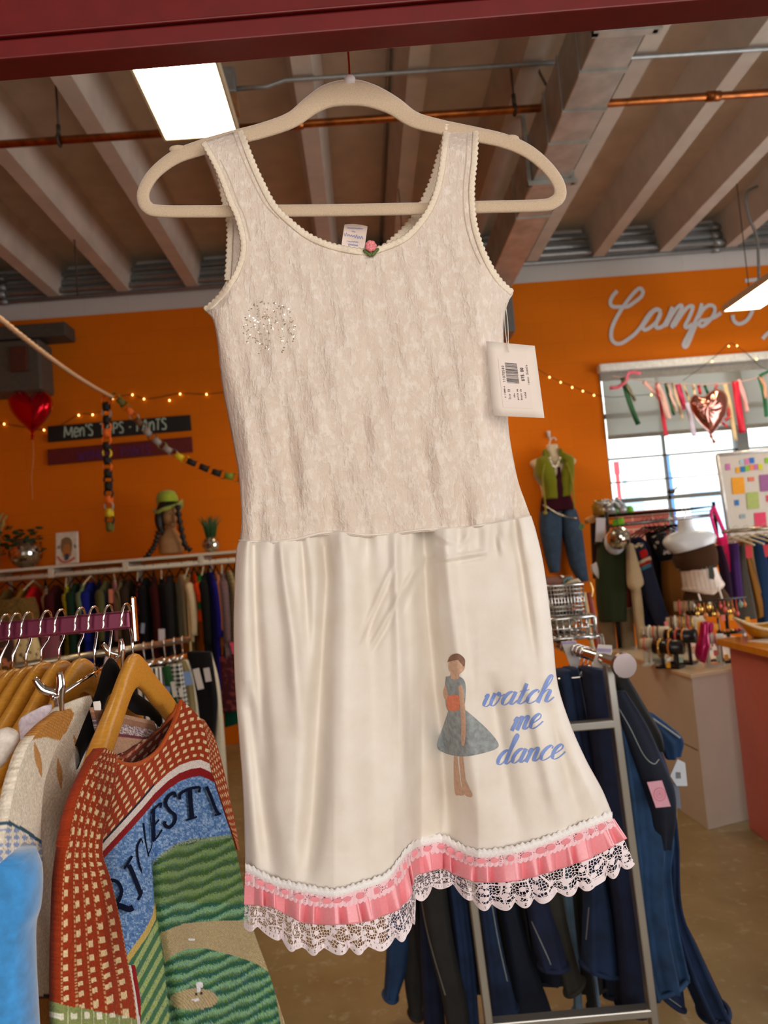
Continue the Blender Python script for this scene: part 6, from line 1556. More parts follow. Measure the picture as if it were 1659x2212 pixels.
# low clothes under the wall rail at the right, by the dress edge
hung([(470, 1418), (472, 1470), (478, 1540)], [(520, 1412), (520, 1470), (520, 1530)], 6.45, 0.12, pattern('wine_floral', 'floral', (78, 34, 44), (130, 60, 62), 1.2), 'wine red floral skirt hanging low by the dress edge', 'hanging_skirt', 'skirt', 9, gp=None)
hung([(484, 1530), (486, 1570)], [(520, 1500), (520, 1560)], 6.5, 0.1, F('teal_green', (14, 76, 60)), 'teal green garment hem below the wine red skirt', 'hanging_garment', 'garment', 10, gp=None)
# soft brown and cream clothes behind the chrome display rail at far left
hung([(-40, 1300), (-50, 1340), (-50, 1480)], [(70, 1290), (80, 1340), (66, 1480)], 5.6, 0.3, F('brown_faux_fur', (104, 78, 36), scale=60, var=0.4), 'brown faux fur coat behind the mauve rail', 'hanging_coat', 'coat', 11, gp=None, ripple=0.02)
hung([(30, 1372), (34, 1400), (38, 1440)], [(74, 1368), (84, 1400), (84, 1440)], 4.4, 0.12, pattern('cream_print', 'floral', (204, 180, 130), (120, 96, 66), 1.0), 'cream printed blouse seen below the mauve rail', 'hanging_garment', 'garment', 12, gp=None)
hung([(-30, 1380), (-30, 1440)], [(34, 1376), (40, 1440)], 4.6, 0.12, pattern('coral_black_print', 'floral', (70, 50, 44), (206, 128, 92), 1.4), 'coral and black printed dress seen below the mauve rail at the left edge', 'hanging_garment', 'garment', 13, gp=None)
hung([(88, 1372), (90, 1410), (92, 1440)], [(126, 1366), (128, 1400), (130, 1440)], 4.5, 0.1, F('plum_mauve', (120, 66, 74)), 'plum garment seen below the mauve rail', 'hanging_garment', 'garment', 14, gp=None)
# ================================================================== right side
# --- white plinth and pink counter
A = PZ(1530, 1793, 0.0); zpl = P(1487, 1457, A.y).z
B = PZ(1345, 1412, zpl); Cc = PZ(1572, 1444, zpl)
A_ = Vector((A.x, A.y, 0)); e1 = Vector((B.x - A.x, B.y - A.y, 0)); e2 = Vector((Cc.x - A.x, Cc.y - A.y, 0)).normalized() * 0.95
m_plinth = M('beige_white_laminate', (206, 196, 182), rough=0.45, var=0.04, scale=4)
pl = thing('display_plinth', 'white box plinth carrying the jewellery beside the pink counter', 'plinth', tuple(A_ + (e1 + e2) / 2))
g = MB(); quad = [A_, A_ + e1 * 1.25, A_ + e1 * 1.25 + e2, A_ + e2]
g.prism(quad, (0, 0, zpl - 0.02)); g.build('cabinet', m_plinth, pl, smooth=False, bevel=0.003)
g = MB(); ex = -(e1.normalized() + e2.normalized()) * 0.012
g.prism([q + Vector((0, 0, zpl - 0.0195)) + (ex if i == 0 else Vector()) for i, q in enumerate(quad)], (0, 0, 0.0195)); g.build('top_panel', M('pale_laminate_top', (222, 206, 176), rough=0.25, var=0.03), pl, smooth=False, bevel=0.002)
n1_ = Vector((e1.y, -e1.x, 0)).normalized(); n1_ = n1_ if n1_.dot(e2) < 0 else -n1_
g = MB(); g.prism([A_ + e1 * 0.02 + n1_ * 0.001 + Vector((0, 0, 0.395)), A_ + e1 * 1.2 + n1_ * 0.001 + Vector((0, 0, 0.395)), A_ + e1 * 1.2 + n1_ * 0.001 + Vector((0, 0, 0.40)), A_ + e1 * 0.02 + n1_ * 0.001 + Vector((0, 0, 0.40))], n1_ * 0.001); g.build('panel_joint', M('shadow_joint', (120, 96, 60), rough=0.8), pl, smooth=False)  # thin brown line along the joint of the cabinet side
A2 = PZ(1619, 1790, 0.0); D2 = (PZ(1659, 1819, 0.0) - A2); D2 = Vector((D2.x, D2.y, 0)).normalized(); zc = P(1570, 1395, A2.y).z
N2 = Vector((-D2.y, D2.x, 0)); N2 = N2 if N2.x > 0 else -N2
ct = thing('shop_counter', 'pink shop counter with an orange wooden top at the right edge', 'counter', tuple(A2 + D2 * 0.8 + N2 * 0.35))
A2 = Vector((A2.x, A2.y, 0))
g = MB(); g.prism([A2, A2 + D2 * 1.7, A2 + D2 * 1.7 + N2 * 0.7, A2 + N2 * 0.7], (0, 0, zc - 0.005)); g.build('cabinet', M('salmon_pink_paint', (206, 110, 96), rough=0.55, var=0.04), ct, smooth=False, bevel=0.003)
g = MB(); o_ = -D2 * 0.05 - N2 * 0.04 + Vector((0, 0, zc)); g.prism([A2 + o_, A2 + D2 * 1.8 + o_, A2 + D2 * 1.8 + N2 * 0.8 + o_, A2 + N2 * 0.8 + o_], (0, 0, 0.035)); g.build('worktop', M('orange_varnished_wood', (222, 142, 40), rough=0.18, var=0.14, scale=8, stretch=(1, 12, 1)), ct, smooth=False, bevel=0.004)
zct = zc + 0.035
def on(px, py, z): 
    p = PZ(px, py, z); return Vector((p.x, p.y, z))
# wavy cream bowl
bc_ = on(1662, 1376, zct); Rr = 0.15
bw = thing('wavy_bowl', 'mustard and cream wavy rimmed bowl on the orange counter top', 'bowl', tuple(bc_))
rows = []
for j in range(12):
    f = j / 11
    rows.append([tuple(bc_ + Vector(((0.06 + (Rr - 0.06) * f ** 0.6) * math.cos(a) * 1.05, (0.06 + (Rr - 0.06) * f ** 0.6) * math.sin(a), 0.004 + f * (0.075 + 0.028 * math.cos(2 * a + 0.4))))) for a in np.linspace(0, 2 * math.pi, 61)[:-1]])
g = MB(); g.grid(rows, closed=True); g.lathe([(0.062, 0.0), (0.062, 0.006)], bc_, 24); g.build('bowl_body', M('mustard_glaze', (206, 150, 40), rough=0.2, var=0.06), bw, solid=0.006)
g = MB(); g.tube([Vector(q) for q in rows[-1]], 0.007, 8, closed=True); g.build('rim', M('cream_glaze', (244, 226, 190), rough=0.15), bw)
g = MB(); p = on(1650, 1383, zct); g.box(p + Vector((0.05, -0.03, 0.0015)), (0.22, 0.15, 0.003), Matrix.Rotation(0.3, 3, 'Z')); tag(g.build('paper_sheet', M('white_paper', (240, 236, 230), rough=0.5, var=0.02), smooth=False), 'white paper lying under the wavy bowl on the counter', 'paper')

# --- jewellery on the plinth
def tagbit(par, p, col, w_=0.022, h=0.03, nm='paper_tag'):
    g = MB(); g.box(Vector(p), (w_, 0.002, h)); g.build(nm, M('tag_%d_%d_%d' % col, col, rough=0.6, var=0.04), par, smooth=False)
YEL, CORAL, MINT = (240, 170, 30), (226, 120, 106), (166, 196, 176)
m_blk = M('black_gloss_display', (18, 16, 18), rough=0.3); m_acr = M('pale_acrylic_display', (210, 204, 190), rough=0.1); m_bc = M('cream_velour_display', (210, 190, 158), rough=0.8)
mats_br = [M('gold_bangle', (206, 168, 86), rough=0.2, metal=0.9, var=0.3, scale=90), M('amber_bangle', (206, 120, 40), rough=0.25, var=0.2), M('silver_bangle', (206, 202, 196), rough=0.2, metal=0.9, var=0.3, scale=90), M('coral_bangle', (216, 84, 70), rough=0.35), M('white_bead_bangle', (226, 220, 206), rough=0.4), M('brown_bangle', (96, 62, 36), rough=0.4)]
def bracelet_bar(label, px, py, ln, rad, hgt, matb, brs, seed, base=True, yaw=-0.5, ends=None, foot=None):
    c = P(px, py, foot) if foot else None
    rad *= 1.15
    t = thing('bracelet_stand', label, 'jewellery stand', tuple((c.x, c.y, zpl)), 'bracelet stands')
    d = Vector((math.sin(yaw + 1.57), -math.cos(yaw + 1.57), 0)) if False else Vector((math.cos(yaw), math.sin(yaw), 0))
    a, b_ = c - d * ln / 2, c + d * ln / 2
    g = MB(); g.tube([a, b_], rad, 20); g.build('roll', matb, t)
    if base:
        g = MB(); 
        for s_ in (0.25, 0.75):
            q = a + (b_ - a) * s_; g.box((q.x, q.y, (zpl + c.z) / 2), (0.014, 0.02, c.z - zpl))
        g.box((c.x, c.y, zpl + 0.006), (ln * 0.8, 0.09, 0.012), Matrix.Rotation(yaw, 3, 'Z')); g.build('foot', matb if matb != m_bc else m_acr, t, smooth=False)
    rr = random.Random(seed); n = brs
    for k in range(n):
        q = a + (b_ - a) * (0.08 + 0.66 * (k + 0.5) / n); r_ = rad + 0.004 + rr.uniform(0, 0.006)
        side = d.cross(Vector((0, 0, 1))); g = MB()
        g.tube([q + side * (r_ * math.cos(x_)) + Vector((0, 0, r_ * math.sin(x_) - (r_ - rad) * 0.6)) for x_ in np.linspace(0, 2 * math.pi, 21)[:-1]], rr.uniform(0.004, 0.008), 8, closed=True); g.build('bangle', rr.choice(mats_br), t)
    return t, c
Yj = A.y + 0.5
t, c = bracelet_bar('black bracelet stand whose upper roll end faces the camera', 1470, 1374, 0.17, 0.034, 0, m_blk, 3, 1, yaw=-0.75, foot=4.35); tagbit(t, c + Vector((0.06, -0.06, -0.12)), YEL); tagbit(t, c + Vector((-0.07, 0, -0.02)), CORAL)
t, c = bracelet_bar('black bracelet stand, lower roll in front', 1444, 1398, 0.16, 0.034, 0, m_blk, 2, 2, yaw=-0.75, foot=4.25); tagbit(t, c + Vector((-0.03, -0.05, -0.09)), YEL); tagbit(t, c + Vector((0.05, -0.03, -0.07)), MINT)
t, c = bracelet_bar('cream bracelet stand with pearly bangles, behind the black ones at left', 1414, 1366, 0.16, 0.030, 0, m_bc, 4, 3, yaw=-0.6, foot=4.55); tagbit(t, c + Vector((0.03, -0.06, -0.10)), YEL)
t, c = bracelet_bar('short cream stand with a scalloped gold watch at the left end', 1396, 1390, 0.06, 0.026, 0, m_bc, 1, 4, yaw=-0.6, foot=4.4)
t, c = bracelet_bar('tan bracelet roll with brown and gold bangles in the middle of the plinth', 1480, 1343, 0.22, 0.028, 0, m_bc, 6, 5, yaw=-0.45, foot=4.75); tagbit(t, c + Vector((-0.13, -0.03, 0.0)), CORAL); tagbit(t, c + Vector((0.08, -0.06, -0.09)), YEL, 0.03, 0.045)
t, c = bracelet_bar('topmost bracelet roll with coral and brown bangles at the back of the plinth', 1496, 1308, 0.22, 0.028, 0, m_bc, 5, 6, yaw=-0.45, foot=4.85)
t, c = bracelet_bar('small bracelet roll with a silver medallion beside the pink counter', 1538, 1380, 0.12, 0.024, 0, m_acr, 4, 7, yaw=-0.5, foot=4.2); tagbit(t, c + Vector((0.0, -0.05, -0.10)), MINT); tagbit(t, c + Vector((-0.01, -0.05, -0.07)), CORAL); tagbit(t, c + Vector((0.05, -0.04, -0.10)), YEL)
g = MB(); p = on(1412, 1418, zpl); p = Vector((P(1412, 1405, 4.45).x, 4.45, zpl)); g.box(p + Vector((0, 0, 0.035)), (0.10, 0.06, 0.07), Matrix.Rotation(-0.3, 3, 'Z'))
m, nt, b = new_mat('clear_acrylic'); b.inputs['Transmission Weight'].default_value = 0.9; b.inputs['Roughness'].default_value = 0.05; b.inputs['Base Color'].default_value = (0.85, 0.9, 0.86, 1)
tag(g.build('acrylic_box', m, smooth=False, bevel=0.004), 'small clear acrylic box on the plinth below the cream bracelet stand', 'box')
# magenta boot shaped pouch
g = MB(); body(g, [(1514, 1345), (1512, 1370), (1506, 1395), (1504, 1415), (1512, 1430)], [(1530, 1342), (1528, 1368), (1530, 1395), (1524, 1420), (1522, 1433)], 4.15, [0.05, 0.06, 0.09, 0.08, 0.04], nv=24)
body(g, [(1530, 1346), (1529, 1356), (1530, 1368)], [(1540, 1344), (1540, 1354), (1538, 1366)], 4.25, 0.04, nv=8)
tag(g.build('sequin_vase', M('magenta_sequins', (176, 20, 90), rough=0.25, metal=0.4, var=0.35, scale=140)), 'magenta sequin vase among the bracelets on the plinth', 'vase')
# earring tree
pe = P(1545, 1300, 4.3); pb = Vector((P(1562, 1440, 4.3).x, 4.3, zpl))
et = thing('earring_tree', 'black earring tree hung with earrings and bright paper tags', 'jewellery stand', tuple(pb))
g = MB(); g.lathe([(0.075, 0), (0.075, 0.008), (0.02, 0.014)], pb, 24); g.tube([pb + Vector((0, 0, 0.01)), Vector((pb.x, 4.3, pe.z))], 0.007, 8); e0, e1_ = P(1500, 1301, 4.3), P(1612, 1290, 4.3)
g.tube([e0, e1_], 0.006, 8); e2_, e3_ = P(1556, 1368, 4.3), P(1608, 1362, 4.3); g.box((e2_ + e3_) / 2, ((e3_ - e2_).length, 0.09, 0.012)); g.build('stand', m_blk, et)
rr = random.Random(11)
for k in range(13):
    f = (k + 0.3) / 13; q = e0 + (e1_ - e0) * f; L_ = rr.uniform(0.03, 0.11)
    g = MB(); g.tube([q, q + Vector((0, -0.006, -L_))], 0.0035, 6); g.ball(q + Vector((0, -0.006, -L_)), rr.uniform(0.008, 0.016), 7, sc=(1, 0.4, 1.4)); g.build('earring', rr.choice(mats_br + [M('jade_bead', (120, 150, 132), rough=0.35), M('gold_bangle', (206, 168, 86))]), et)
    if k % 2 == 0: tagbit(et, q + Vector((0.005, -0.01, -L_ - 0.03 - rr.uniform(0, .06))), rr.choice((YEL, CORAL, MINT, CORAL, YEL)), 0.024, 0.034)
for k in range(6):
    q = e2_ + (e3_ - e2_) * ((k + .5) / 6) + Vector((0, -0.02, 0.013)); g = MB(); g.ball(q, 0.012, 7, sc=(1, 1, 0.8)); g.build('ring', rr.choice(mats_br), et)

# --- mannequin on the wall
YM = WALL_Y - 0.13
wm = thing('wall_mannequin', 'cream torso form on the wall dressed in an olive vest and jeans', 'mannequin', tuple(P(1215, 1250, YM)))
m_form = M('cream_form', (214, 196, 166), rough=0.5, var=0.05)
g = MB()
body(g, [(1180, 962), (1180, 975), (1184, 988)], [(1204, 960), (1206, 974), (1208, 988)], YM, [0.09, 0.10, 0.12], nv=12)
body(g, [(1178, 985), (1150, 994), (1145, 1003), (1156, 1016), (1166, 1045), (1172, 1075), (1168, 1100)], [(1210, 983), (1238, 990), (1244, 998), (1234, 1014), (1232, 1040), (1230, 1070), (1240, 1096)], YM, [0.10, 0.14, 0.16, 0.19, 0.17, 0.14, 0.16], nv=40)
g.build('torso', m_form, wm)
g = MB(); hkp = [P(1186, 962, YM), P(1189, 950, YM), P(1196, 945, YM), P(1202, 951, YM)]; g.tube(curve_pts(hkp, 14), 0.007, 8); g.box(P(1185, 938, WALL_Y - 0.02), (0.03, 0.03, 0.06)); g.tube([P(1185, 942, WALL_Y - 0.02), P(1189, 950, YM)], 0.006, 6); g.build('hook', M('white_plastic_hook', (226, 214, 206), rough=0.5), wm)
m_olive = F('olive_velour', (118, 120, 18), sheen=0.3)
g = MB()
body(g, [(1178, 982), (1164, 988), (1155, 997), (1155, 1027), (1163, 1040), (1172, 1059), (1172, 1080)], [(1186, 984), (1188, 992), (1192, 1002), (1197, 1020), (1202, 1040), (1205, 1060), (1206, 1078)], YM - 0.01, [0.16, 0.19, 0.235, 0.255, 0.235, 0.20, 0.19], nv=34, ripple=0.004)
body(g, [(1206, 980), (1210, 990), (1211, 1003), (1206, 1022), (1203, 1040), (1206, 1060), (1206, 1076)], [(1212, 977), (1226, 984), (1236, 990), (1237, 1020), (1237, 1037), (1234, 1054), (1232, 1071)], YM - 0.012, [0.16, 0.19, 0.235, 0.255, 0.235, 0.20, 0.19], nv=34, ripple=0.004)
body(g, [(1172, 972), (1173, 985), (1184, 1000)], [(1180, 970), (1184, 988), (1190, 1004)], YM - 0.06, 0.06, nv=10); body(g, [(1207, 968), (1208, 985), (1206, 1000)], [(1214, 972), (1218, 986), (1214, 1002)], YM - 0.06, 0.06, nv=10)
o = g.build('hooded_vest', m_olive, wm); o['label'] = 'olive green zip vest'
g = MB()
for pts in ([(1177, 1002), (1172, 1030), (1174, 1060), (1178, 1090), (1179, 1106)], [(1224, 1000), (1234, 1030), (1238, 1060), (1241, 1100)]): g.tube(curve_pts([P(x_, y_, YM - 0.14) for x_, y_ in pts], 16), 0.007, 6)
g.ball(P(1178, 1108, YM - 0.14), 0.018, 8); g.build('drawstring', M('yellow_green_cord', (150, 138, 40), rough=0.7), wm)
g = MB(); body(g, [(1196, 1012), (1196, 1030), (1172, 1074), (1168, 1090), (1167, 1106)], [(1208, 1010), (1210, 1030), (1230, 1068), (1236, 1084), (1241, 1100)], YM - 0.006, [0.19, 0.22, 0.18, 0.175, 0.18], nv=24); o = g.build('undershirt', F('plum_jersey', (58, 16, 30)), wm)
m_jean_m = M('mid_denim', (48, 70, 96), rough=0.85, var=0.3, scale=18, bmp=0.15)
g = MB()
body(g, [(1167, 1104), (1166, 1130), (1168, 1156), (1178, 1204), (1188, 1238)], [(1213, 1106), (1213, 1140), (1212, 1171), (1210, 1205), (1208, 1236)], YM, [0.17, 0.19, 0.17, 0.13, 0.12], nv=30, ripple=0.004)
body(g, [(1212, 1104), (1212, 1140), (1220, 1171), (1231, 1221), (1250, 1258)], [(1243, 1100), (1252, 1130), (1258, 1158), (1265, 1213), (1271, 1254)], YM, [0.17, 0.19, 0.17, 0.13, 0.12], nv=30, ripple=0.004, seed=3)
g.build('jeans', m_jean_m, wm)
m_silver = M('silver_links', (214, 206, 190), rough=0.2, metal=0.95)
g = MB()
for k in range(13):
    f = k / 12; x_ = 1187 + 22 * f; y_ = 990 + 20 * math.sin(math.pi * f); g.ball(P(x_, y_, YM - 0.11), 0.012 if k % 2 else 0.016, 8)
g.build('necklace', m_silver, wm)
g = MB(); cc = curve_pts([P(x_, y_, YM - 0.12) for x_, y_ in ((1172, 1090), (1186, 1098), (1206, 1110), (1226, 1117), (1247, 1120))], 40); g.tube(cc, 0.004, 6)
for k in (4, 6, 8, 20, 22, 24, 37): g.ball(cc[k], 0.012, 8)
g.build('chain_belt', m_silver, wm)

# --- jeans rack in the right foreground
JS = 0.865; YP = 2.31 * JS
def Rl(px, py): 
    return PZ(px, py, 1.5 - 0.35 * JS)
r0, r1 = Rl(1225, 1399), Rl(1346, 1437)
rdir = (r1 - r0).normalized(); r_far = r0 - rdir * 0.55
jr = thing('clothes_rack', 'chrome clothes rack with an H shaped end frame full of jeans', 'clothes rack', (r1.x - 0.3, YP, 0))
g = MB(); g.tube([r_far, r1], 0.015, 16); g.build('rail_bar', m_chrome, jr)
g = MB(); side = rdir.cross(Vector((0, 0, 1))); g.tube([r1, r1 + rdir * 0.012], [0.032, 0.030], 20); g.build('end_cap', M('satin_chrome', (190, 176, 178), rough=0.22, metal=0.9, var=0.03), jr, smooth=False)
m_post = M('brushed_steel_post', (186, 184, 180), rough=0.3, metal=0.85, var=0.08, scale=5)
def flat_bar(g, pts, w_, d): 
    for a, b_ in zip(pts[:-1], pts[1:]):
        v = b_ - a; L = v.length; rot = v.to_track_quat('Z', 'Y').to_matrix(); g.box((a + b_) / 2, (w_, d, L), rot)
g = MB(); flat_bar(g, [P(1312, 1430, YP), P(1455, 2545, YP)], 0.034, 0.02); g.build('post', m_post, jr, smooth=False, bevel=0.003)
g = MB(); flat_bar(g, [P(955, 1430, YP), P(1099, 2545, YP)], 0.034, 0.02); g.build('post', m_post, jr, smooth=False, bevel=0.003)
g = MB(); flat_bar(g, [P(976, 1591, YP), P(1333, 1561, YP)], 0.034, 0.02); g.build('cross_bar', m_post, jr, smooth=False, bevel=0.003)
g = MB(); flat_bar(g, [P(1056, 2213, YP), P(1408, 2182, YP)], 0.034, 0.02); g.build('bottom_bar', m_post, jr, smooth=False, bevel=0.003)
f0, f1 = P(1099, 2545, YP), P(1455, 2545, YP)
for f_ in (f0, f1):
    g = MB(); g.box((f_.x, YP + 0.1, 0.03), (0.04, 0.6, 0.05)); g.build('foot', m_post, jr, smooth=False)
DEN = {k: M('denim_' + k, c, rough=0.85, var=v, scale=14, bmp=0.2, bdist=0.004) for k, c, v in (('indigo', (24, 46, 82), 0.4), ('dark', (14, 24, 44), 0.3), ('mid', (34, 66, 104), 0.45), ('navy', (22, 34, 66), 0.35), ('black', (26, 26, 28), 0.25), ('charcoal', (44, 44, 44), 0.25), ('olive', (58, 56, 50), 0.25), ('light', (112, 140, 166), 0.25), ('blue', (34, 66, 108), 0.3))}
m_thr = M('pale_seam_thread', (150, 158, 160), rough=0.8)
def jean(label, L, R, Y, th, mk, seed=0, cuff=None, seam=None, waist=None, ripple=0.006, rn=4, hem=True):
    Y = [q * JS for q in Y] if hasattr(Y, '__len__') else Y * JS
    th = [q * JS for q in th] if hasattr(th, '__len__') else th * JS
    yl = Y[-1] if hasattr(Y, '__len__') else Y; py_ = max(L[-1][1], R[-1][1]); k_ = 1.0
    while py_ < 2230 and P((L[-1][0] + R[-1][0]) / 2, py_ + 6, yl * k_).z < 0.01: k_ -= 0.004
    Y = [q * k_ for q in Y] if hasattr(Y, '__len__') else Y * k_
    t = thing('hanging_jeans', label, 'jeans', tuple(P((L[-1][0] + R[-1][0]) / 2, L[-1][1], Y if not hasattr(Y, '__len__') else Y[-1])), 'jeans on the chrome rack')
    g = MB(); body(g, L, R, Y, th, nv=48, nu=30, ripple=ripple, rn=rn, seed=seed); lg = g.build('leg', DEN[mk], t)
    yb_ = (Y if not hasattr(Y, '__len__') else Y[-1]); tb = th if not hasattr(th, '__len__') else th[-1]
    if hem:
        a, b_ = P(L[-1][0], L[-1][1], yb_), P(R[-1][0], R[-1][1], yb_); c = (a + b_) / 2; h = (b_ - a) / 2
        g = MB(); g.tube([c + h * (math.cos(q) * 1.02) + Vector((0, tb / 2 * math.sin(q) * 1.05, 0.004)) for q in np.linspace(0, 2 * math.pi, 25)[:-1]], 0.007, 8, closed=True); g.build('hem', DEN[mk], t)
    if seam:
        bv = [bvh_of(lg)]; g = MB(); stroke(g, seam, 2.0, bv, 0.002, yb_, step=4); g.build('side_seam', m_thr, t)
    if waist:
        g = MB(); body(g, waist[0], waist[1], waist[2], waist[3], nv=12, nu=30); o = g.build('waistband', DEN[waist[4]], t)
    return t
# tops close together below the rail, legs down to the floor (left to right, back to front)
jean('blue jeans with a torn pale hem, farthest left below the dress', [(838, 1900), (836, 2000), (833, 2080), (829, 2150)], [(888, 1900), (886, 2000), (882, 2080), (858, 2158)], 3.0, 0.08, 'blue', 1)
jean('charcoal jeans rolled up, right of the torn blue hem', [(878, 1900), (876, 2050), (874, 2120), (884, 2190)], [(912, 1900), (914, 2050), (914, 2130), (912, 2196)], 3.0, 0.08, 'charcoal', 2)
jean('navy jeans between the rolled charcoal pair and the black pair', [(905, 1880), (908, 2050), (915, 2212), (920, 2290)], [(935, 1880), (950, 2050), (962, 2212), (968, 2290)], 2.9, 0.07, 'navy', 3)
jean('faded black jeans with a stitched side seam, left of the steel post', [(900, 1850), (910, 1950), (928, 2050), (955, 2160), (975, 2290)], [(958, 1850), (968, 1950), (985, 2060), (1008, 2160), (1022, 2290)], 2.72, 0.08, 'charcoal', 4, seam=[(906, 1920), (920, 2000), (938, 2070), (962, 2150)])
jean('dark blue jeans just behind the left steel post', [(958, 1850), (975, 1960), (990, 2100), (1000, 2290)], [(1000, 1850), (1010, 1960), (1026, 2100), (1040, 2290)], 2.76, 0.07, 'indigo', 5)
jean('flared mid blue jeans right of the left steel post', [(1020, 1850), (1034, 1950), (1048, 2060), (1056, 2140), (1062, 2205)], [(1060, 1850), (1068, 1950), (1088, 2060), (1106, 2130), (1117, 2176)], 2.64, 0.09, 'indigo', 6, seam=[(1062, 1950), (1078, 2040), (1096, 2120)])
jean('dark indigo jeans with a wide hem, second right of the left steel post', [(1055, 1850), (1074, 1950), (1098, 2080), (1108, 2150), (1112, 2210)], [(1105, 1850), (1118, 1950), (1154, 2080), (1180, 2150), (1198, 2204)], 2.70, 0.09, 'dark', 7)
jean('short blue jeans with a rolled fraying cuff', [(1118, 1850), (1136, 1950), (1152, 2040), (1166, 2090)], [(1170, 1850), (1186, 1950), (1212, 2030), (1226, 2088)], 2.60, 0.08, 'navy', 8, seam=[(1148, 1990), (1180, 2060), (1190, 2084)])
jean('olive grey jeans with a stitched cuff behind the rolled blue cuff', [(1160, 1850), (1180, 1980), (1205, 2090), (1222, 2150)], [(1200, 1850), (1222, 1980), (1246, 2080), (1260, 2118)], 2.68, 0.07, 'olive', 9)
jean('pale wash jeans seen as a thin strip in the middle of the rack', [(1205, 1850), (1222, 1990), (1236, 2100), (1242, 2190)], [(1236, 1850), (1246, 1990), (1252, 2100), (1256, 2190)], 2.78, 0.06, 'light', 10)
jean('second pale wash jeans right of the thin pale strip', [(1248, 1900), (1262, 2060), (1282, 2190)], [(1278, 1900), (1284, 2060), (1298, 2190)], 2.80, 0.06, 'light', 11)
jean('black jeans between the pale wash pairs', [(1230, 1850), (1244, 2000), (1262, 2120), (1272, 2180)], [(1258, 1850), (1264, 2000), (1282, 2120), (1290, 2184)], 2.74, 0.06, 'black', 12)
jean('indigo jeans with a double stitched hem, left of the right steel post', [(1202, 1448), (1222, 1600), (1246, 1760), (1262, 1900), (1260, 2000), (1257, 2084)], [(1228, 1446), (1254, 1600), (1284, 1760), (1306, 1900), (1324, 2000), (1336, 2104)], 2.52, 0.10, 'indigo', 13, seam=[(1272, 1960), (1266, 2030)])
jean('dark navy jeans hanging straight, next to the right steel post', [(1218, 1444), (1244, 1600), (1278, 1760), (1306, 1900), (1322, 2040), (1334, 2172)], [(1246, 1442), (1276, 1600), (1310, 1760), (1342, 1900), (1364, 2040), (1388, 2176)], 2.56, 0.10, 'navy', 14)
jean('black denim between the navy jeans at the top of the rack', [(1234, 1442), (1262, 1600), (1296, 1760), (1330, 1900), (1352, 2060), (1364, 2140)], [(1258, 1440), (1292, 1600), (1326, 1760), (1356, 1900), (1378, 2060), (1396, 2140)], 2.62, 0.08, 'dark', 15)
jean('blue jeans with crumpled hip folds left of the post top', [(1258, 1440), (1272, 1560), (1290, 1700), (1310, 1850), (1330, 2000), (1344, 2180)], [(1306, 1446), (1326, 1560), (1346, 1700), (1362, 1850), (1380, 2000), (1402, 2180)], 2.46, 0.10, 'navy', 16)
for k, (xa_, xb_, mk_, lb_) in enumerate(((886, 968, 'black', 'deep in the rack behind the faded black pair'), (962, 1050, 'dark', 'deep in the rack behind the left steel post'), (1046, 1130, 'black', 'deep in the rack behind the flared pair'), (1126, 1210, 'dark', 'deep in the rack behind the rolled blue cuff'), (1206, 1290, 'black', 'deep in the rack behind the pale wash strips'), (1284, 1352, 'dark', 'deep in the rack beside the right steel post'))):
    jean(('black' if mk_ == 'black' else 'very dark blue') + ' jeans ' + lb_, [(xa_ - 60, 1500), (xa_ - 30, 1750), (xa_, 1950), (xa_ + 14, 2060), (xa_ + 22, 2120 + 16 * (k % 3))], [(xb_ - 60, 1496), (xb_ - 30, 1750), (xb_, 1950), (xb_ + 14, 2060), (xb_ + 22, 2118 + 16 * (k % 3))], 2.98, 0.07, mk_, 60 + k, ripple=0.022, rn=3)
# the pair hanging out to the right of the post
jean('big blue jeans at the right end of the rack with a dark worn thigh', [(1316, 1500), (1334, 1600), (1346, 1720), (1356, 1850), (1368, 1980), (1386, 2090), (1402, 2150)], [(1352, 1496), (1400, 1620), (1430, 1720), (1448, 1800), (1442, 1880), (1456, 1990), (1482, 2110)], [2.42] * 7, [0.07, 0.09, 0.11, 0.12, 0.11, 0.10, 0.09], 'mid', 17, ripple=0.018)
jean('dark outer jeans hanging farthest right with a wide flared hem', [(1330, 1490), (1362, 1600), (1400, 1720), (1432, 1850), (1436, 1960), (1470, 2090), (1514, 2196)], [(1360, 1486), (1406, 1570), (1446, 1680), (1452, 1780), (1460, 1936), (1508, 2046), (1568, 2176)], [2.50] * 7, [0.06, 0.08, 0.12, 0.12, 0.11, 0.12, 0.13], 'indigo', 18, ripple=0.02)
jean('navy jeans with a pale edged hem between the post and the outer flare', [(1380, 1800), (1398, 1960), (1414, 2080), (1424, 2146)], [(1424, 1800), (1440, 1960), (1464, 2090), (1476, 2180)], 2.56, 0.09, 'navy', 19, seam=[(1426, 2142), (1450, 2160), (1472, 2176)])
jean('dark jeans folded over at the hip above the pink tag', [(1322, 1496), (1340, 1560), (1372, 1650), (1398, 1740), (1406, 1790), (1420, 1830)], [(1350, 1492), (1398, 1570), (1432, 1650), (1452, 1700), (1456, 1760), (1448, 1830)], 2.38, [0.04, 0.06, 0.09, 0.10, 0.09, 0.05], 'dark', 20, hem=False, seam=[(1326, 1512), (1360, 1570), (1390, 1630), (1412, 1650), (1424, 1640)])
jean('black jeans folded at the waistband, above the dark hip fold', [(1328, 1482), (1352, 1530), (1384, 1586), (1404, 1620)], [(1348, 1448), (1392, 1522), (1426, 1580), (1436, 1620)], 2.44, [0.04, 0.06, 0.07, 0.05], 'black', 21, hem=False)
jean('light washed waistband sticking out at the right of the rack', [(1392, 1540), (1402, 1572), (1424, 1606), (1440, 1640)], [(1410, 1540), (1442, 1564), (1470, 1592), (1466, 1628)], 2.52, [0.05, 0.08, 0.09, 0.06], 'blue', 22, hem=False)
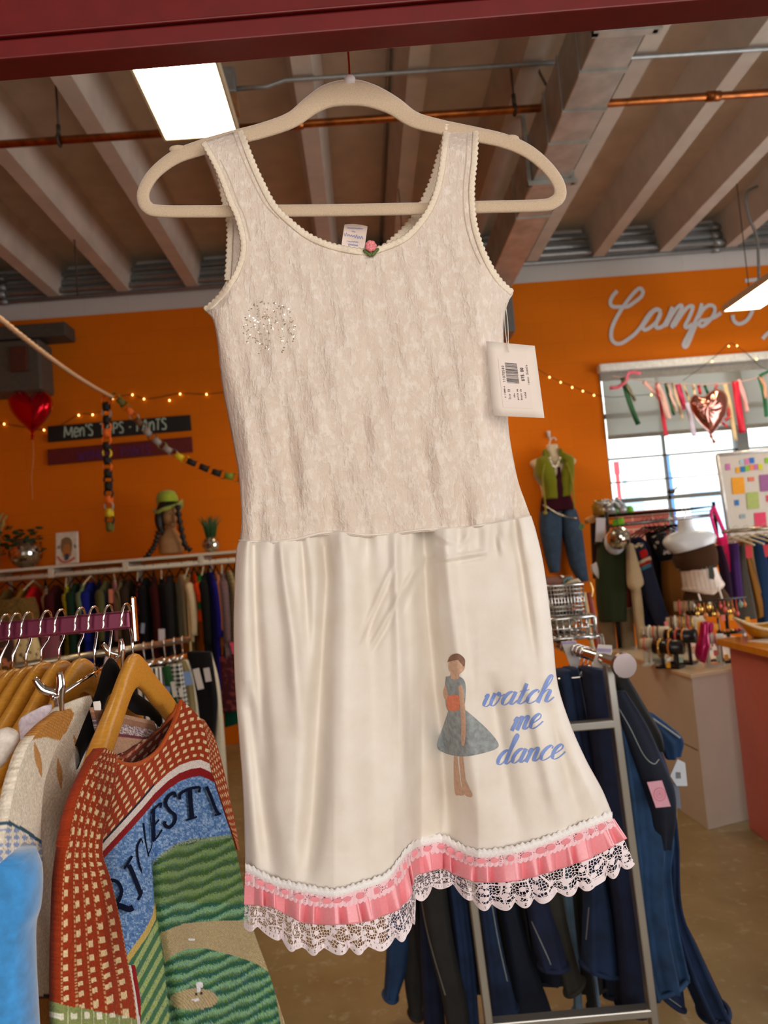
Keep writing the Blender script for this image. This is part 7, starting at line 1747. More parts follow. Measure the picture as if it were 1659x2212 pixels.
g = MB(); stroke(g, [(1404, 1548), (1436, 1570), (1469, 1594)], 4, None, Yd=2.46 * JS, step=3); tag(g.build('waistband_edge', m_thr, solid=0.003), 'pale frayed waistband edge on the light washed jeans', 'waistband')
def jtag(px, poly, Y, col, label, nm='price_tag', ring=None):
    g = MB(); g.prism([P(x_, y_, Y) for x_, y_ in poly], (0, 0.002, 0)); t = tag(g.build(nm, M('card_%d_%d_%d' % col, col, rough=0.5, var=0.02), smooth=False), label, 'price tag')
    if ring:
        g = MB(); cx_, cy_ = ring; stroke(g, [(cx_ + 12.5 * math.cos(a), cy_ + 14 * math.sin(a)) for a in np.linspace(0, 6.28, 25)], 1.6, None, Yd=Y - 0.001, step=1); stroke(g, [(cx_ + 7 * math.cos(a), cy_ + 8 * math.sin(a)) for a in np.linspace(0, 6.28, 20)], 1.0, None, Yd=Y - 0.001, step=1); stroke(g, [(cx_ - 3, cy_ + 3), (cx_, cy_ - 4), (cx_ + 3, cy_ + 3)], 1.2, None, Yd=Y - 0.001, step=1); g.build('ring_emblem', M('rose_print', (222, 130, 150), rough=0.6), t)
jtag(0, [(1398, 1690), (1430, 1686), (1449, 1742), (1417, 1745)], 2.30 * JS, (238, 176, 198), 'pink card tag with a round printed emblem on the jeans', ring=(1425, 1716))
jtag(0, [(1464, 1640), (1480, 1648), (1485, 1698), (1462, 1698), (1448, 1676)], 2.46 * JS, (214, 220, 232), 'white price tag hanging from the light washed waistband'); 
g = MB(); 
for k in range(7): stroke(g, [(1460 + k * 1.6, 1668), (1461 + k * 1.6, 1682)], 0.8, None, Yd=2.458 * JS, step=2)
tag(g.build('barcode', M('black_print', (70, 60, 62))), 'small barcode on the white tag of the light washed jeans', 'barcode')
jtag(0, [(1450, 1690), (1466, 1694), (1472, 1748), (1456, 1742)], 2.50 * JS, (120, 126, 146), 'grey card tag behind the pink one')
jtag(0, [(1448, 1740), (1462, 1736), (1464, 1796), (1452, 1790)], 2.50 * JS, (176, 158, 116), 'tan card tag hanging below the grey one')
# clip hangers and sale cards at the top of the rack
for k, f in enumerate((0.0, 0.08, 0.16, 0.24, 0.32, 0.40)):
    p = r0 + (r1 - r0) * f
    t = thing('clip_hanger', ['first', 'second', 'third', 'fourth', 'fifth', 'sixth'][k] + ' chrome clip hanger from the left on the jeans rack rail', 'hanger', tuple(p), 'clip hangers on the jeans rack')
    g = MB(); sd = Vector((side.x, side.y, 0)).normalized()
    g.tube([p + sd * (0.02 * math.cos(a)) + Vector((0, 0, 0.02 * math.sin(a))) for a in np.linspace(-0.5, 3.5, 12)] + [p + sd * -0.012 + Vector((0, 0, -0.03)), p + Vector((0, 0, -0.06))], 0.0025, 6); g.build('hook', m_chrome, t)
    g = MB(); g.tube([p + sd * -0.13 + Vector((0, 0, -0.062)), p + sd * 0.13 + Vector((0, 0, -0.062))], 0.003, 8); g.build('bar', m_chrome, t)
    for s_ in (-0.10, 0.10):
        g = MB(); q = p + sd * s_ + Vector((0, 0, -0.075)); g.box(q, (0.014, 0.022, 0.045), Matrix.Rotation(0.3, 3, 'Z')); g.build('clip', m_chrome, t, bevel=0.003)
m_sale = M('white_sale_card', (226, 218, 212), rough=0.45, var=0.02); m_lil = M('lilac_print', (176, 160, 206), rough=0.5)
def sale(poly, Y, label, band):
    g = MB(); g.prism([P(x_, y_, Y) for x_, y_ in poly], (0, 0.002, 0)); t = tag(g.build('sale_card', m_sale, smooth=False), label, 'sale card')
    g = MB(); g.prism([P(x_, y_, Y - 0.0015) for x_, y_ in band], (0, 0.001, 0)); g.build('printed_band', m_lil, t, smooth=False)
sale([(1292, 1392), (1322, 1394), (1323, 1408), (1307, 1444), (1279, 1440), (1288, 1410)], 2.36 * JS, 'white sale card with a lilac band hanging over the rail near the post', [(1289, 1400), (1321, 1402), (1320, 1409), (1288, 1407)])
sale([(1212, 1386), (1244, 1384), (1254, 1430), (1246, 1446), (1234, 1444), (1222, 1412)], 2.60 * JS, 'white sale card with a lilac top beside the dress edge', [(1213, 1387), (1243, 1385), (1244, 1390), (1214, 1392)])

# --- wire basket stand above the jeans rail
YB_ = 2.75 * JS
bs = thing('wire_basket', 'two tier chrome wire basket standing above the jeans rail', 'basket', tuple(P(1240, 1385, YB_)))
m_wirec = M('chrome_wire', (206, 204, 200), rough=0.2, metal=0.9)
def basket(g, tl, tr, bl, br, Yf, dpt, nx, ny, r=0.0022):
    def q(u_, v_, yy):
        x_ = (tl[0] * (1 - u_) + tr[0] * u_) * (1 - v_) + (bl[0] * (1 - u_) + br[0] * u_) * v_; y_ = (tl[1] * (1 - u_) + tr[1] * u_) * (1 - v_) + (bl[1] * (1 - u_) + br[1] * u_) * v_
        p = P(x_, y_, Yf); return Vector((p.x, Yf + yy, p.z))
    for yy in (0, dpt):
        for k in range(nx + 1): g.tube([q(k / nx, 0, yy), q(k / nx, 1, yy)], r, 5)
        for k in range(ny + 1): g.tube([q(0, k / ny, yy), q(1, k / ny, yy)], r if k not in (0, ny) else r * 2.2, 5)
    for v_ in [k / ny for k in range(ny + 1)]:
        for u_ in (0, 1): g.tube([q(u_, v_, 0), q(u_, v_, dpt)], r if 0 < v_ < 1 else r * 2.2, 5)
    for k in range(nx + 1): g.tube([q(k / nx, 1, 0), q(k / nx, 1, dpt)], r, 5)
    for k in range(5): g.tube([q(1, 0, dpt * k / 4), q(1, 1, dpt * k / 4)], r, 5); g.tube([q(0, 0, dpt * k / 4), q(0, 1, dpt * k / 4)], r, 5)
g = MB(); basket(g, (1160, 1268), (1258, 1262), (1170, 1342), (1266, 1334), YB_, 0.22, 14, 8); g.build('upper_basket', m_wirec, bs)
g = MB(); basket(g, (1160, 1342), (1282, 1331), (1168, 1384), (1286, 1374), YB_ - 0.10, 0.34, 9, 2, 0.003); g.build('lower_basket', m_wirec, bs)
g = MB(); g.tube(curve_pts([P(1270, 1378, YB_ - .1), P(1296, 1373, YB_ - .1), P(1300, 1382, YB_ - .12), P(1306, 1416, YB_ - .2)], 20), 0.007, 8); pq = P(1285, 1375, YB_ - .1)
g.tube([P(1266, 1326, YB_ - .1), P(1284, 1332, YB_ - .1), pq], 0.006, 8); g.build('frame', m_wirec, bs)
g = MB(); g.tube([P(1200, 1384, YB_ + .1), P(1240, 1402, YB_ + .02)], 0.007, 8); g.build('support_rod', m_wirec, bs)
g = MB(); body(g, [(1150, 1247), (1150, 1262), (1150, 1280)], [(1234, 1243), (1242, 1256), (1244, 1276)], YB_ + 0.1, 0.06, nv=12, flat=0.4)
cl_ = tag(g.build('leather_clutch', M('tan_leather', (126, 68, 32), rough=0.5, var=0.15, scale=40)), 'tan leather clutch with a turquoise eye on top of the wire basket', 'bag')
g = MB(); Ye = YB_ + 0.066
stroke(g, [(1217, 1257), (1226, 1249), (1236, 1251), (1241, 1256), (1234, 1262), (1224, 1262), (1217, 1257)], 3.2, None, Yd=Ye, step=1.5); stroke(g, [(1226, 1257), (1229, 1252), (1234, 1255), (1232, 1259), (1226, 1257)], 1.8, None, Yd=Ye, step=1); g.build('eye_motif', M('turquoise_paint', (70, 150, 150), rough=0.6), cl_)
g = MB(); g.ball(P(1214, 1246, Ye - 0.005), 0.006, 8); g.build('snap', m_silver, cl_)
rr = random.Random(21)
bcols = [M('basket_black_strap', (30, 26, 26), rough=0.5), M('basket_brown_strap', (100, 70, 46), rough=0.5), M('basket_cream_strap', (190, 170, 140), rough=0.6), M('basket_rose_strap', (130, 60, 80), rough=0.5), M('basket_silver_chain', (190, 186, 178), rough=0.25, metal=0.9)]
names_ = ['black', 'brown', 'cream', 'rose', 'silver']
for k in range(14):
    ci = rr.randrange(5); lower = k > 8
    y0_ = rr.uniform(1342, 1370) if lower else rr.uniform(1268, 1322)
    x0_ = rr.uniform(1196, 1240); cx_ = P(x0_, y0_, YB_ + rr.uniform(0.05, 0.17)); n_ = 18; a0_ = rr.uniform(0, 6); R_ = Matrix.Rotation(rr.uniform(-0.6, 0.6), 3, 'X') @ Matrix.Rotation(rr.uniform(-0.6, 0.6), 3, 'Y')
    g = MB(); g.tube([cx_ + R_ @ Vector(((0.02 + 0.0011 * i) * math.cos(a0_ + i * 0.7) * 1.3, (0.02 + 0.0011 * i) * math.sin(a0_ + i * 0.7), rr.uniform(-.002, .002))) for i in range(n_)], rr.uniform(0.005, 0.009), 6)
    tag(g.build('coiled_belt', bcols[ci]), 'coiled ' + names_[ci] + ' belt in the ' + ('lower' if lower else 'upper') + ' wire basket', 'belt', 'belts coiled in the ' + names_[ci] + (' lower' if lower else ' upper') + ' basket')
def strap(pts, w_, Y, mt, label):
    g = MB(); stroke(g, pts, w_, None, Yd=Y, step=3); tag(g.build('hanging_belt', mt, solid=0.004), label, 'belt')
strap([(1262, 1280), (1268, 1320), (1276, 1380), (1284, 1410)], 8, YB_ + 0.3, M('cream_leather_belt', (200, 178, 130), rough=0.5), 'cream leather belt hanging behind the wire basket')
strap([(1272, 1280), (1280, 1320), (1288, 1380), (1294, 1410)], 10, YB_ + 0.34, M('red_leather_belt', (146, 44, 20), rough=0.5), 'red leather belt hanging right of the cream one')
strap([(1274, 1256), (1280, 1275), (1278, 1292)], 4, YB_ + 0.3, M('gold_chain_belt', (206, 166, 96), rough=0.25, metal=0.8), 'gold chain belt end hooked at the basket corner')

# --- black pipe clothes rack by the window
YK = 5.3
m_bpipe = M('black_pipe', (28, 24, 24), rough=0.45, metal=0.5)
kr = thing('clothes_rack', 'black pipe clothes rack with a wire top shelf in front of the window', 'clothes rack', (P(1430, 1140, YK).x, YK, 0))
def vpost(px, py, Y): p = P(px, py, Y); return [Vector((p.x, Y, p.z)), Vector((p.x, Y, 0.0))]
g = MB(); g.tube(vpost(1309, 1106, YK), 0.014, 10); g.tube(vpost(1541, 1084, YK), 0.012, 10); g.tube(vpost(1286, 1118, YK + 0.5), 0.014, 10); g.build('posts', m_bpipe, kr)
g = MB(); g.tube([P(1309, 1137, YK), P(1541, 1112, YK)], 0.013, 10); g.build('rail_bar', M('chrome_rail', (150, 146, 150), rough=0.2, metal=0.9, var=0.2), kr)
g = MB(); a, b_ = P(1309, 1116, YK), P(1541, 1090, YK); zsh2 = (a.z + b_.z) / 2
for k in range(9): g.tube([Vector((a.x, YK + 0.06 * k, zsh2)), Vector((b_.x, YK + 0.06 * k, zsh2))], 0.004, 6)
for k in range(13): xx = a.x + (b_.x - a.x) * k / 12; g.tube([Vector((xx, YK, zsh2)), Vector((xx, YK + 0.48, zsh2))], 0.004, 6)
g.tube([Vector((a.x, YK, zsh2 - .03)), Vector((b_.x, YK, zsh2 - .03))], 0.004, 6); g.build('wire_shelf', m_bpipe, kr)
hung([(1284, 1176), (1292, 1166), (1288, 1240), (1290, 1300), (1296, 1342)], [(1336, 1164), (1352, 1180), (1354, 1240), (1352, 1290), (1352, 1340)], YK - 0.1, [0.1, 0.18, 0.2, 0.2, 0.2], F('army_green', (50, 58, 38)), 'long army green coat under the mirror ball on the black rack', 'hanging_coat', 'coat', 31, 0.012, gp=None)
g = MB(); body(g, [(1354, 1172), (1354, 1220), (1356, 1262), (1364, 1276)], [(1366, 1176), (1380, 1225), (1388, 1258), (1380, 1270)], YK - 0.25, [0.07, 0.10, 0.12, 0.1], ripple=0.006); body(g, [(1364, 1274), (1368, 1320), (1376, 1380), (1384, 1440)], [(1382, 1268), (1388, 1320), (1392, 1380), (1398, 1440)], YK - 0.2, 0.08, ripple=0.006)
tag(g.build('hanging_garment', F('cream_linen', (206, 184, 148))), 'cream linen robe with wide sleeve, right of the green coat', 'garment')
lj = thing('letterman_jacket', 'navy varsity jacket with striped sleeve on the black rack', 'jacket', tuple(P(1420, 1400, YK)))
g = MB(); body(g, [(1360, 1165), (1364, 1220), (1378, 1300), (1390, 1360), (1396, 1420)], [(1380, 1160), (1400, 1180), (1412, 1260), (1420, 1340), (1424, 1420)], YK - 0.05, 0.14, ripple=0.008); g.build('jacket_body', F('deep_navy_wool', (24, 28, 54)), lj)
g = MB(); slL = [(1370, 1178), (1376, 1218), (1384, 1260), (1400, 1310), (1424, 1364)]; slR = [(1388, 1172), (1404, 1212), (1416, 1252), (1432, 1302), (1452, 1356)]
body(g, slL, slR, YK - 0.2, [0.12, 0.13, 0.13, 0.12, 0.10], nv=40, ripple=0.003); sl_ = g.build('sleeve', F('slate_navy_wool', (46, 50, 74)), lj)
sb_ = [bvh_of(sl_)]
for (y0_, col_, nm_) in ((1214, (226, 208, 176), 'cream'), (1221, (176, 44, 34), 'red'), (1229, (70, 130, 156), 'blue')):
    g = MB(); stroke(g, [(1376, y0_ + 6), (1390, y0_ - 2), (1406, y0_ - 9)], 8, sb_, 0.006, YK - 0.27, step=2); o = g.build('sleeve_stripe', fabric(nm_ + '_stripe', col_), sl_); o['label'] = nm_ + ' sleeve stripe'
g = MB(); blob(g, [(1381, 1192), (1394, 1186), (1399, 1200), (1386, 1206)], sb_, 0.006, YK - 0.27, n=20); g.build('sleeve_patch', fabric('red_patch', (206, 40, 36)), sl_)
g = MB(); stroke(g, [(1372, 1182), (1380, 1176), (1388, 1180)], 7, sb_, 0.006, YK - 0.27, step=2); g.build('sleeve_patch', fabric('cream_patch', (220, 206, 180)), sl_)
hung([(1396, 1150), (1404, 1200), (1420, 1280), (1440, 1360), (1456, 1430)], [(1432, 1146), (1452, 1200), (1466, 1280), (1476, 1360), (1486, 1430)], YK + 0.05, 0.16, F('black_wool', (16, 12, 14)), 'black coat between the varsity jacket and the corset form', 'hanging_coat', 'coat', 33, gp=None)
hung([(1428, 1214), (1430, 1270), (1440, 1340)], [(1474, 1206), (1482, 1270), (1486, 1340)], YK - 0.12, 0.08, F('tobacco_suede', (112, 66, 20)), 'tobacco brown suede piece on the black rack', 'hanging_garment', 'garment', 34, gp=None)
hung([(1406, 1160), (1412, 1180), (1420, 1200)], [(1436, 1148), (1444, 1170), (1446, 1196)], YK - 0.16, 0.08, pattern('black_white_trim', 'floral', (22, 18, 20), (186, 170, 160), 1.2), 'black jacket with pale piping on the shoulders on the black rack', 'hanging_jacket', 'jacket', 35, gp=None)
hung([(1290, 1330), (1294, 1390), (1300, 1460)], [(1326, 1326), (1330, 1390), (1336, 1460)], YK - 0.02, 0.12, F('taupe_chiffon', (136, 112, 84)), 'taupe long skirt under the green coat', 'hanging_skirt', 'skirt', 36, gp=None)
hung([(1334, 1326), (1338, 1390), (1344, 1460)], [(1364, 1310), (1370, 1390), (1376, 1460)], YK + 0.02, 0.12, F('sand_chiffon', (160, 138, 106)), 'sand coloured long skirt right of the taupe one', 'hanging_skirt', 'skirt', 37, gp=None)
hung([(1352, 1250), (1354, 1300), (1356, 1345)], [(1362, 1248), (1368, 1300), (1370, 1345)], YK + 0.06, 0.1, F('burgundy_wool', (88, 16, 24)), 'burgundy garment strip between the green coat and the cream robe', 'hanging_garment', 'garment', 38, gp=None)
hung([(1276, 1130), (1278, 1170), (1282, 1250)], [(1296, 1128), (1298, 1170), (1300, 1250)], YK + 0.2, 0.1, F('aubergine', (40, 20, 28)), 'aubergine garment at the left end of the black rack', 'hanging_garment', 'garment', 39, gp=None)
papertag(1288, 1118, 20, 52, YK - 0.16, 'pale printed bag hanging at the left end of the black rack', (206, 196, 196), tilt=2, group=None)
hung([(1276, 1222), (1278, 1234), (1288, 1246)], [(1288, 1214), (1292, 1232), (1292, 1250)], YK - 0.2, 0.03, F('white_cotton', (206, 196, 190)), 'white cloth corner peeking out left of the green coat', 'hanging_garment', 'garment', 40, gp=None)
for k, px in enumerate((1392, 1402, 1412, 1422, 1436, 1448, 1456)):
    p = P(px, 1128 - (px - 1392) * 0.08, YK); rack_hanger(p.x, YK, p.z + 0.0, 0.4, ['first', 'second', 'third', 'fourth', 'fifth', 'sixth', 'seventh'][k] + ' black hanger from the left on the black pipe rack', 'hangers on the black pipe rack', dark=True)
# mirror ball, shelf jars
cb2 = P(1337, 1162, YK - 0.34); g = MB(); mirror_ball(g, cb2, 0.075, 16)
mbll = thing('mirror_ball', 'mirror ball hanging at the black rack in front of the green coat', 'mirror ball', tuple(cb2)); g.build('mirror_facets', m_mirror, mbll, smooth=False)
g = MB(); g.ball(cb2, 0.073, 12); g.build('core', M('grey_pot_core', (120, 112, 96)), mbll); g = MB(); g.tube([cb2 + Vector((0, 0, 0.07)), cb2 + Vector((0, 0, 0.16))], 0.003, 5); g.build('cord', m_wire, mbll)
g = MB(); g.ball(P(1328, 1172, YK - 0.22), 0.075, 12, sc=(0.9, 1, 1.1)); tag(g.build('styrofoam_head', M('white_foam', (200, 206, 220), rough=0.7)), 'white foam head behind the mirror ball', 'foam head')
def jar(px, py, r, h, mat_, label, nm='jar', cat='jar'):
    p = P(px, py, YK + 0.12); g = MB(); g.lathe([(r * 0.8, 0), (r, 0.01), (r, h * 0.7), (r * 0.7, h * 0.85), (r * 0.75, h), (r * 0.65, h), (r * 0.6, h * 0.8)], (p.x, YK + 0.12, zsh2 + 0.005), 18); tag(g.build(nm, mat_), label, cat)
m_cl = M('smoky_glass', (180, 180, 176), rough=0.08, metal=0.3, alpha=0.75)
jar(1296, 1112, 0.05, 0.11, M('amber_glass', (150, 110, 40), rough=0.1), 'amber glass jar at the left end of the wire shelf')
jar(1316, 1112, 0.055, 0.10, m_cl, 'smoky glass jar with an orange candle on the wire shelf')
jar(1344, 1110, 0.04, 0.07, m_cl, 'small smoky glass dish in the middle of the wire shelf')
jar(1360, 1108, 0.03, 0.05, M('lime_plastic', (120, 190, 40), rough=0.4), 'lime green cup on the wire shelf')
jar(1330, 1108, 0.03, 0.06, M('green_glass', (90, 150, 60), rough=0.2), 'green glass cup on the wire shelf between the smoky jars')
g = MB(); p = P(1322, 1098, YK + 0.1); 
for k in range(14): g.ball(p + Vector((rr.uniform(-.07, .07), rr.uniform(-.05, .05), rr.uniform(0.02, .05))), 0.035, 6, sc=(1.2, 0.8, 0.3), rot=Matrix.Rotation(rr.uniform(-1, 1), 3, 'Y'))
tag(g.build('crumpled_wrap', M('pearly_cellophane', (206, 210, 214), rough=0.15, metal=0.3)), 'crumpled pearly cellophane on top of the jars', 'wrap')
hung([(1322, 1124), (1324, 1136)], [(1346, 1118), (1348, 1132)], YK - 0.05, 0.05, F('lime_sock', (110, 170, 40)), 'lime green cloth hanging under the wire shelf', 'hanging_cloth', 'cloth', 41, gp=None)
# hand of a mannequin at the wall and green tag
g = MB(); body(g, [(1262, 1122), (1272, 1116), (1284, 1112)], [(1268, 1132), (1280, 1128), (1290, 1126)], YK + 0.3, 0.06, nv=10); tag(g.build('hat_peg', M('pale_wood', (196, 140, 80), rough=0.5)), 'pale wooden hat peg on the wall beside the black rack', 'peg')
papertag(1254, 1130, 9, 13, YK + 0.25, 'mint green paper tag near the mannequin jeans', (130, 190, 130), tilt=15, group=None)

# --- corset torso form
YC = 4.9
cf = thing('torso_form', 'white hanging torso form in a brown top and white corset', 'mannequin', tuple(P(1520, 1320, YC)))
g = MB()
body(g, [(1466, 1124), (1466, 1140), (1464, 1150)], [(1492, 1120), (1494, 1138), (1500, 1148)], YC, [0.10, 0.11, 0.13], nv=14)
body(g, [(1462, 1148), (1440, 1160), (1434, 1174), (1446, 1188), (1458, 1198), (1466, 1230)], [(1500, 1146), (1530, 1148), (1544, 1158), (1540, 1174), (1538, 1190), (1542, 1220)], YC, [0.12, 0.16, 0.19, 0.20, 0.20, 0.18], nv=30)
g.build('torso', M('white_gloss_form', (226, 230, 234), rough=0.25, var=0.02), cf)
g = MB(); g.tube(curve_pts([P(1478, 1122, YC), P(1479, 1112, YC), P(1482, 1104, YC), P(1477, 1098, YC), P(1472, 1104, YC)], 14), 0.004, 6); g.build('hook', m_chrome, cf)
g = MB(); body(g, [(1458, 1196), (1456, 1210), (1464, 1226), (1474, 1234)], [(1538, 1172), (1544, 1190), (1546, 1210), (1544, 1224)], YC - 0.01, [0.20, 0.23, 0.22, 0.2], nv=20, ripple=0.003); o = g.build('bandeau_top', F('bark_brown', (70, 46, 28)), cf); o['label'] = 'dark brown bandeau top'
m_cors = M('ivory_satin', (226, 206, 190), rough=0.4, var=0.05)
g = MB(); body(g, [(1474, 1234), (1476, 1250), (1478, 1268), (1478, 1276), (1500, 1282)], [(1540, 1216), (1546, 1232), (1554, 1250), (1560, 1264), (1536, 1284)], YC - 0.01, [0.2, 0.19, 0.2, 0.21, 0.2], nv=26); cz = g.build('corset', m_cors, cf); o = cz; o['label'] = 'ivory corset with boning'
cvb = [bvh_of(cz)]; g = MB()
for k in range(7):
    f = k / 6; stroke(g, [(1479 + 56 * f, 1236 - 14 * f), (1482 + 60 * f, 1258 - 10 * f), (1488 + 58 * f, 1276 - 4 * f)], 1.2, cvb, 0.004, YC - 0.12, step=2)
g.build('boning', M('ivory_shadow_seam', (186, 164, 148), rough=0.5), cz)  # darker ivory lines along the corset boning
g = MB()
for (x0_, y0_, x1_, y1_) in ((1508, 1282, 1514, 1300), (1552, 1268, 1560, 1294)): stroke(g, [(x0_, y0_), (x1_, y1_)], 4, None, Yd=YC - 0.15, step=2)
g.build('garter_strap', m_cors, cf, solid=0.002)
g = MB(); body(g, [(1484, 1278), (1480, 1300), (1482, 1330)], [(1556, 1266), (1570, 1290), (1584, 1326)], YC + 0.01, [0.2, 0.26, 0.3], nv=20, ripple=0.012, rn=7); g.build('skirt', F('umber_cotton', (74, 50, 30)), cf)
jtag(0, [(1530, 1224), (1540, 1222), (1544, 1244), (1542, 1252), (1532, 1250)], YC - 0.16, (40, 46, 30), 'dark green product card pinned on the ivory corset')
# pink tote bag
pkb = thing('tote_bag', 'hot pink tote bag hanging from the black rack post', 'bag', tuple(P(1565, 1240, YK - 0.2)))
g = MB(); body(g, [(1550, 1162), (1553, 1190), (1558, 1220), (1564, 1238)], [(1568, 1158), (1574, 1190), (1582, 1220), (1586, 1232)], YK - 0.2, 0.06, nv=16, flat=0.4); tb_ = g.build('bag_body', F('hot_pink_canvas', (236, 40, 104)), pkb)
g = MB(); stroke(g, [(1541, 1094), (1536, 1112), (1546, 1150), (1552, 1164)], 6, None, Yd=YK - 0.2, step=2); stroke(g, [(1541, 1094), (1552, 1120), (1562, 1145), (1567, 1160)], 8, None, Yd=YK - 0.2, step=2); g.build('handle', F('hot_pink_strap', (244, 60, 130)), pkb, solid=0.006)
g = MB(); tbb = [bvh_of(tb_)]
for st_ in ([(1557, 1190), (1556, 1183), (1561, 1181), (1562, 1188), (1557, 1190)], [(1566, 1188), (1564, 1180), (1568, 1180)], [(1561, 1207), (1559, 1199), (1564, 1198), (1566, 1205), (1561, 1207)], [(1569, 1196), (1571, 1206)]): stroke(g, st_, 2, tbb, 0.004, YK - 0.23, step=1)
g.build('bag_lettering', M('crimson_print', (176, 14, 50), rough=0.6), pkb)

# --- whiteboard with notes
YW = 5.9
wq = [P(1549, 983, YW), P(1700, 968, YW), P(1712, 1150, YW), P(1577, 1163, YW)]
wb = thing('notice_board', 'white notice board covered in coloured notes in front of the window', 'notice board', tuple(P(1620, 1163, YW)))
g = MB(); g.prism(wq, (0, 0.02, 0)); g.build('board_panel', M('board_beige_white', (214, 202, 188), rough=0.5, var=0.03), wb, smooth=False)
g = MB(); 
for i in range(4): g.tube([wq[i] + Vector((0, 0.005, 0)), wq[(i + 1) % 4] + Vector((0, 0.005, 0))], 0.016, 8)
g.build('board_frame', M('white_aluminium', (226, 226, 226), rough=0.35, metal=0.3), wb)
lg_ = (P(1577, 1163, YW), P(1705, 1150, YW)); 
g = MB(); g.tube([lg_[0] + Vector((0.04, 0.03, 0)), Vector((lg_[0].x + 0.04, YW + 0.03, 0))], 0.015, 8); g.tube([lg_[1] + Vector((-0.02, 0.03, 0)), Vector((lg_[1].x - 0.02, YW + 0.03, 0))], 0.015, 8); g.build('leg', M('white_aluminium', (226, 226, 226)), wb)
NT = [(1567, 1002, 1577, 1016, (206, 120, 176), 'pink'), (1598, 993, 1607, 1003, (176, 206, 214), 'pale blue'), (1608, 991, 1618, 1004, (222, 130, 178), 'pink'), (1619, 989, 1629, 1001, (36, 116, 200), 'blue'), (1589, 1010, 1598, 1022, (240, 170, 30), 'amber'), (1599, 1008, 1609, 1020, (28, 122, 186), 'blue'), (1609.5, 1006, 1618, 1018, (140, 196, 60), 'green'), (1618.5, 1004, 1628, 1016, (240, 140, 90), 'orange'), (1628.5, 1003, 1637, 1015, (196, 120, 176), 'mauve'), (1637.5, 1002, 1647, 1015, (216, 214, 40), 'yellow'), (1652, 989, 1664, 1001, (140, 200, 30), 'lime'),
      (1580, 1032, 1607, 1068, (244, 164, 20), 'large orange'), (1616, 1031, 1629, 1040, (232, 120, 90), 'small coral'), (1640, 1026, 1668, 1062, (160, 96, 150), 'large purple'), (1612, 1064, 1638, 1100, (176, 190, 106), 'large pale green'), (1587, 1080, 1596, 1092, (40, 120, 190), 'square blue'), (1598, 1111, 1610, 1120, (150, 172, 172), 'grey'), (1629, 1108, 1654, 1141, (232, 60, 100), 'large cerise'), (1655, 1070, 1668, 1084, (232, 70, 100), 'small cerise')]
wh = ['at the left margin of the board', 'first of the top row', 'second of the top row', 'third of the top row', 'first of the lettered row', 'second of the lettered row', 'third of the lettered row', 'fourth of the lettered row', 'fifth of the lettered row', 'last of the lettered row', 'at the top right of the board', 'with a handwritten list', 'in the middle of the board', 'at the right edge of the board', 'below the middle of the board', 'below the large orange note', 'low on the board', 'at the bottom of the board', 'at the right edge below the purple note']
for k, (x0_, y0_, x1_, y1_, c_, nm_) in enumerate(NT):
    g = MB(); pts = []
    for x_, y_ in ((x0_, y0_), (x1_, y0_ - (x1_ - x0_) * 0.08), (x1_ + (y1_ - y0_) * 0.08, y1_ - (x1_ - x0_) * 0.08), (x0_ + (y1_ - y0_) * 0.08, y1_)): pts.append(P(x_, y_, YW - 0.004))
    g.prism(pts, (0, 0.002, 0)); tag(g.build('sticky_note', M('note_%d_%d_%d' % c_, c_, rough=0.7, var=0.06), smooth=False), nm_ + ' note ' + wh[k], 'note', 'notes on the notice board')

# --- rack at the right edge behind
YQ = 5.1
q0, q1 = P(1560, 1149, YQ), P(1720, 1136, YQ)
qr = thing('clothes_rail', 'chrome rail at the right edge below the notice board', 'clothes rail', tuple((q0 + q1) / 2))
g = MB(); g.tube([q0, q1], 0.014, 10); g.build('rail_bar', m_pipe, qr); g = MB(); g.tube([q1, Vector((q1.x, YQ, 0.0))], 0.016, 10); g.box((q1.x, YQ, 0.015), (0.06, 0.6, 0.03)); g.build('stand', m_pipe, qr)
RG = [([(1545, 1180), (1556, 1230), (1568, 1320)], [(1556, 1178), (1572, 1230), (1584, 1320)], F('dark_plum', (44, 24, 44)), 'dark plum garment behind the pink tote bag'),
      ([(1572, 1176), (1574, 1230), (1580, 1300)], [(1592, 1172), (1596, 1220), (1604, 1300)], F('violet_velvet', (70, 40, 96)), 'violet velvet garment at the left end of the right edge rail'),
      ([(1592, 1180), (1588, 1230), (1586, 1290), (1588, 1340)], [(1604, 1176), (1612, 1230), (1626, 1290), (1634, 1335)], F('pewter_wool', (84, 78, 70)), 'pewter grey trousers on the right edge rail'),
      ([(1598, 1170), (1612, 1230), (1630, 1310), (1634, 1335)], [(1604, 1168), (1620, 1225), (1640, 1290), (1644, 1330)], F('caramel_twill', (156, 106, 46)), 'caramel twill trousers right of the pewter ones'),
      ([(1600, 1168), (1608, 1200), (1620, 1250), (1626, 1285)], [(1622, 1166), (1624, 1200), (1630, 1240), (1640, 1280)], F('fawn_cord', (150, 116, 74)), 'fawn corduroy piece under the red tag'),
      ([(1618, 1160), (1624, 1210), (1632, 1280), (1640, 1360)], [(1650, 1154), (1656, 1210), (1664, 1280), (1670, 1360)], F('steel_blue_denim', (32, 56, 90)), 'steel blue jeans at the right edge rail'),
      ([(1650, 1156), (1660, 1260), (1668, 1360)], [(1672, 1154), (1690, 1260), (1700, 1360)], F('inky_denim', (20, 26, 44)), 'inky dark jeans cut by the right picture edge')]
for k, (L, R, mt, lb) in enumerate(RG):
    hung(L, R, YQ - 0.03 + 0.02 * k, 0.09, mt, lb, 'hanging_trousers', 'garment', 50 + k, gp='clothes on the right edge rail')
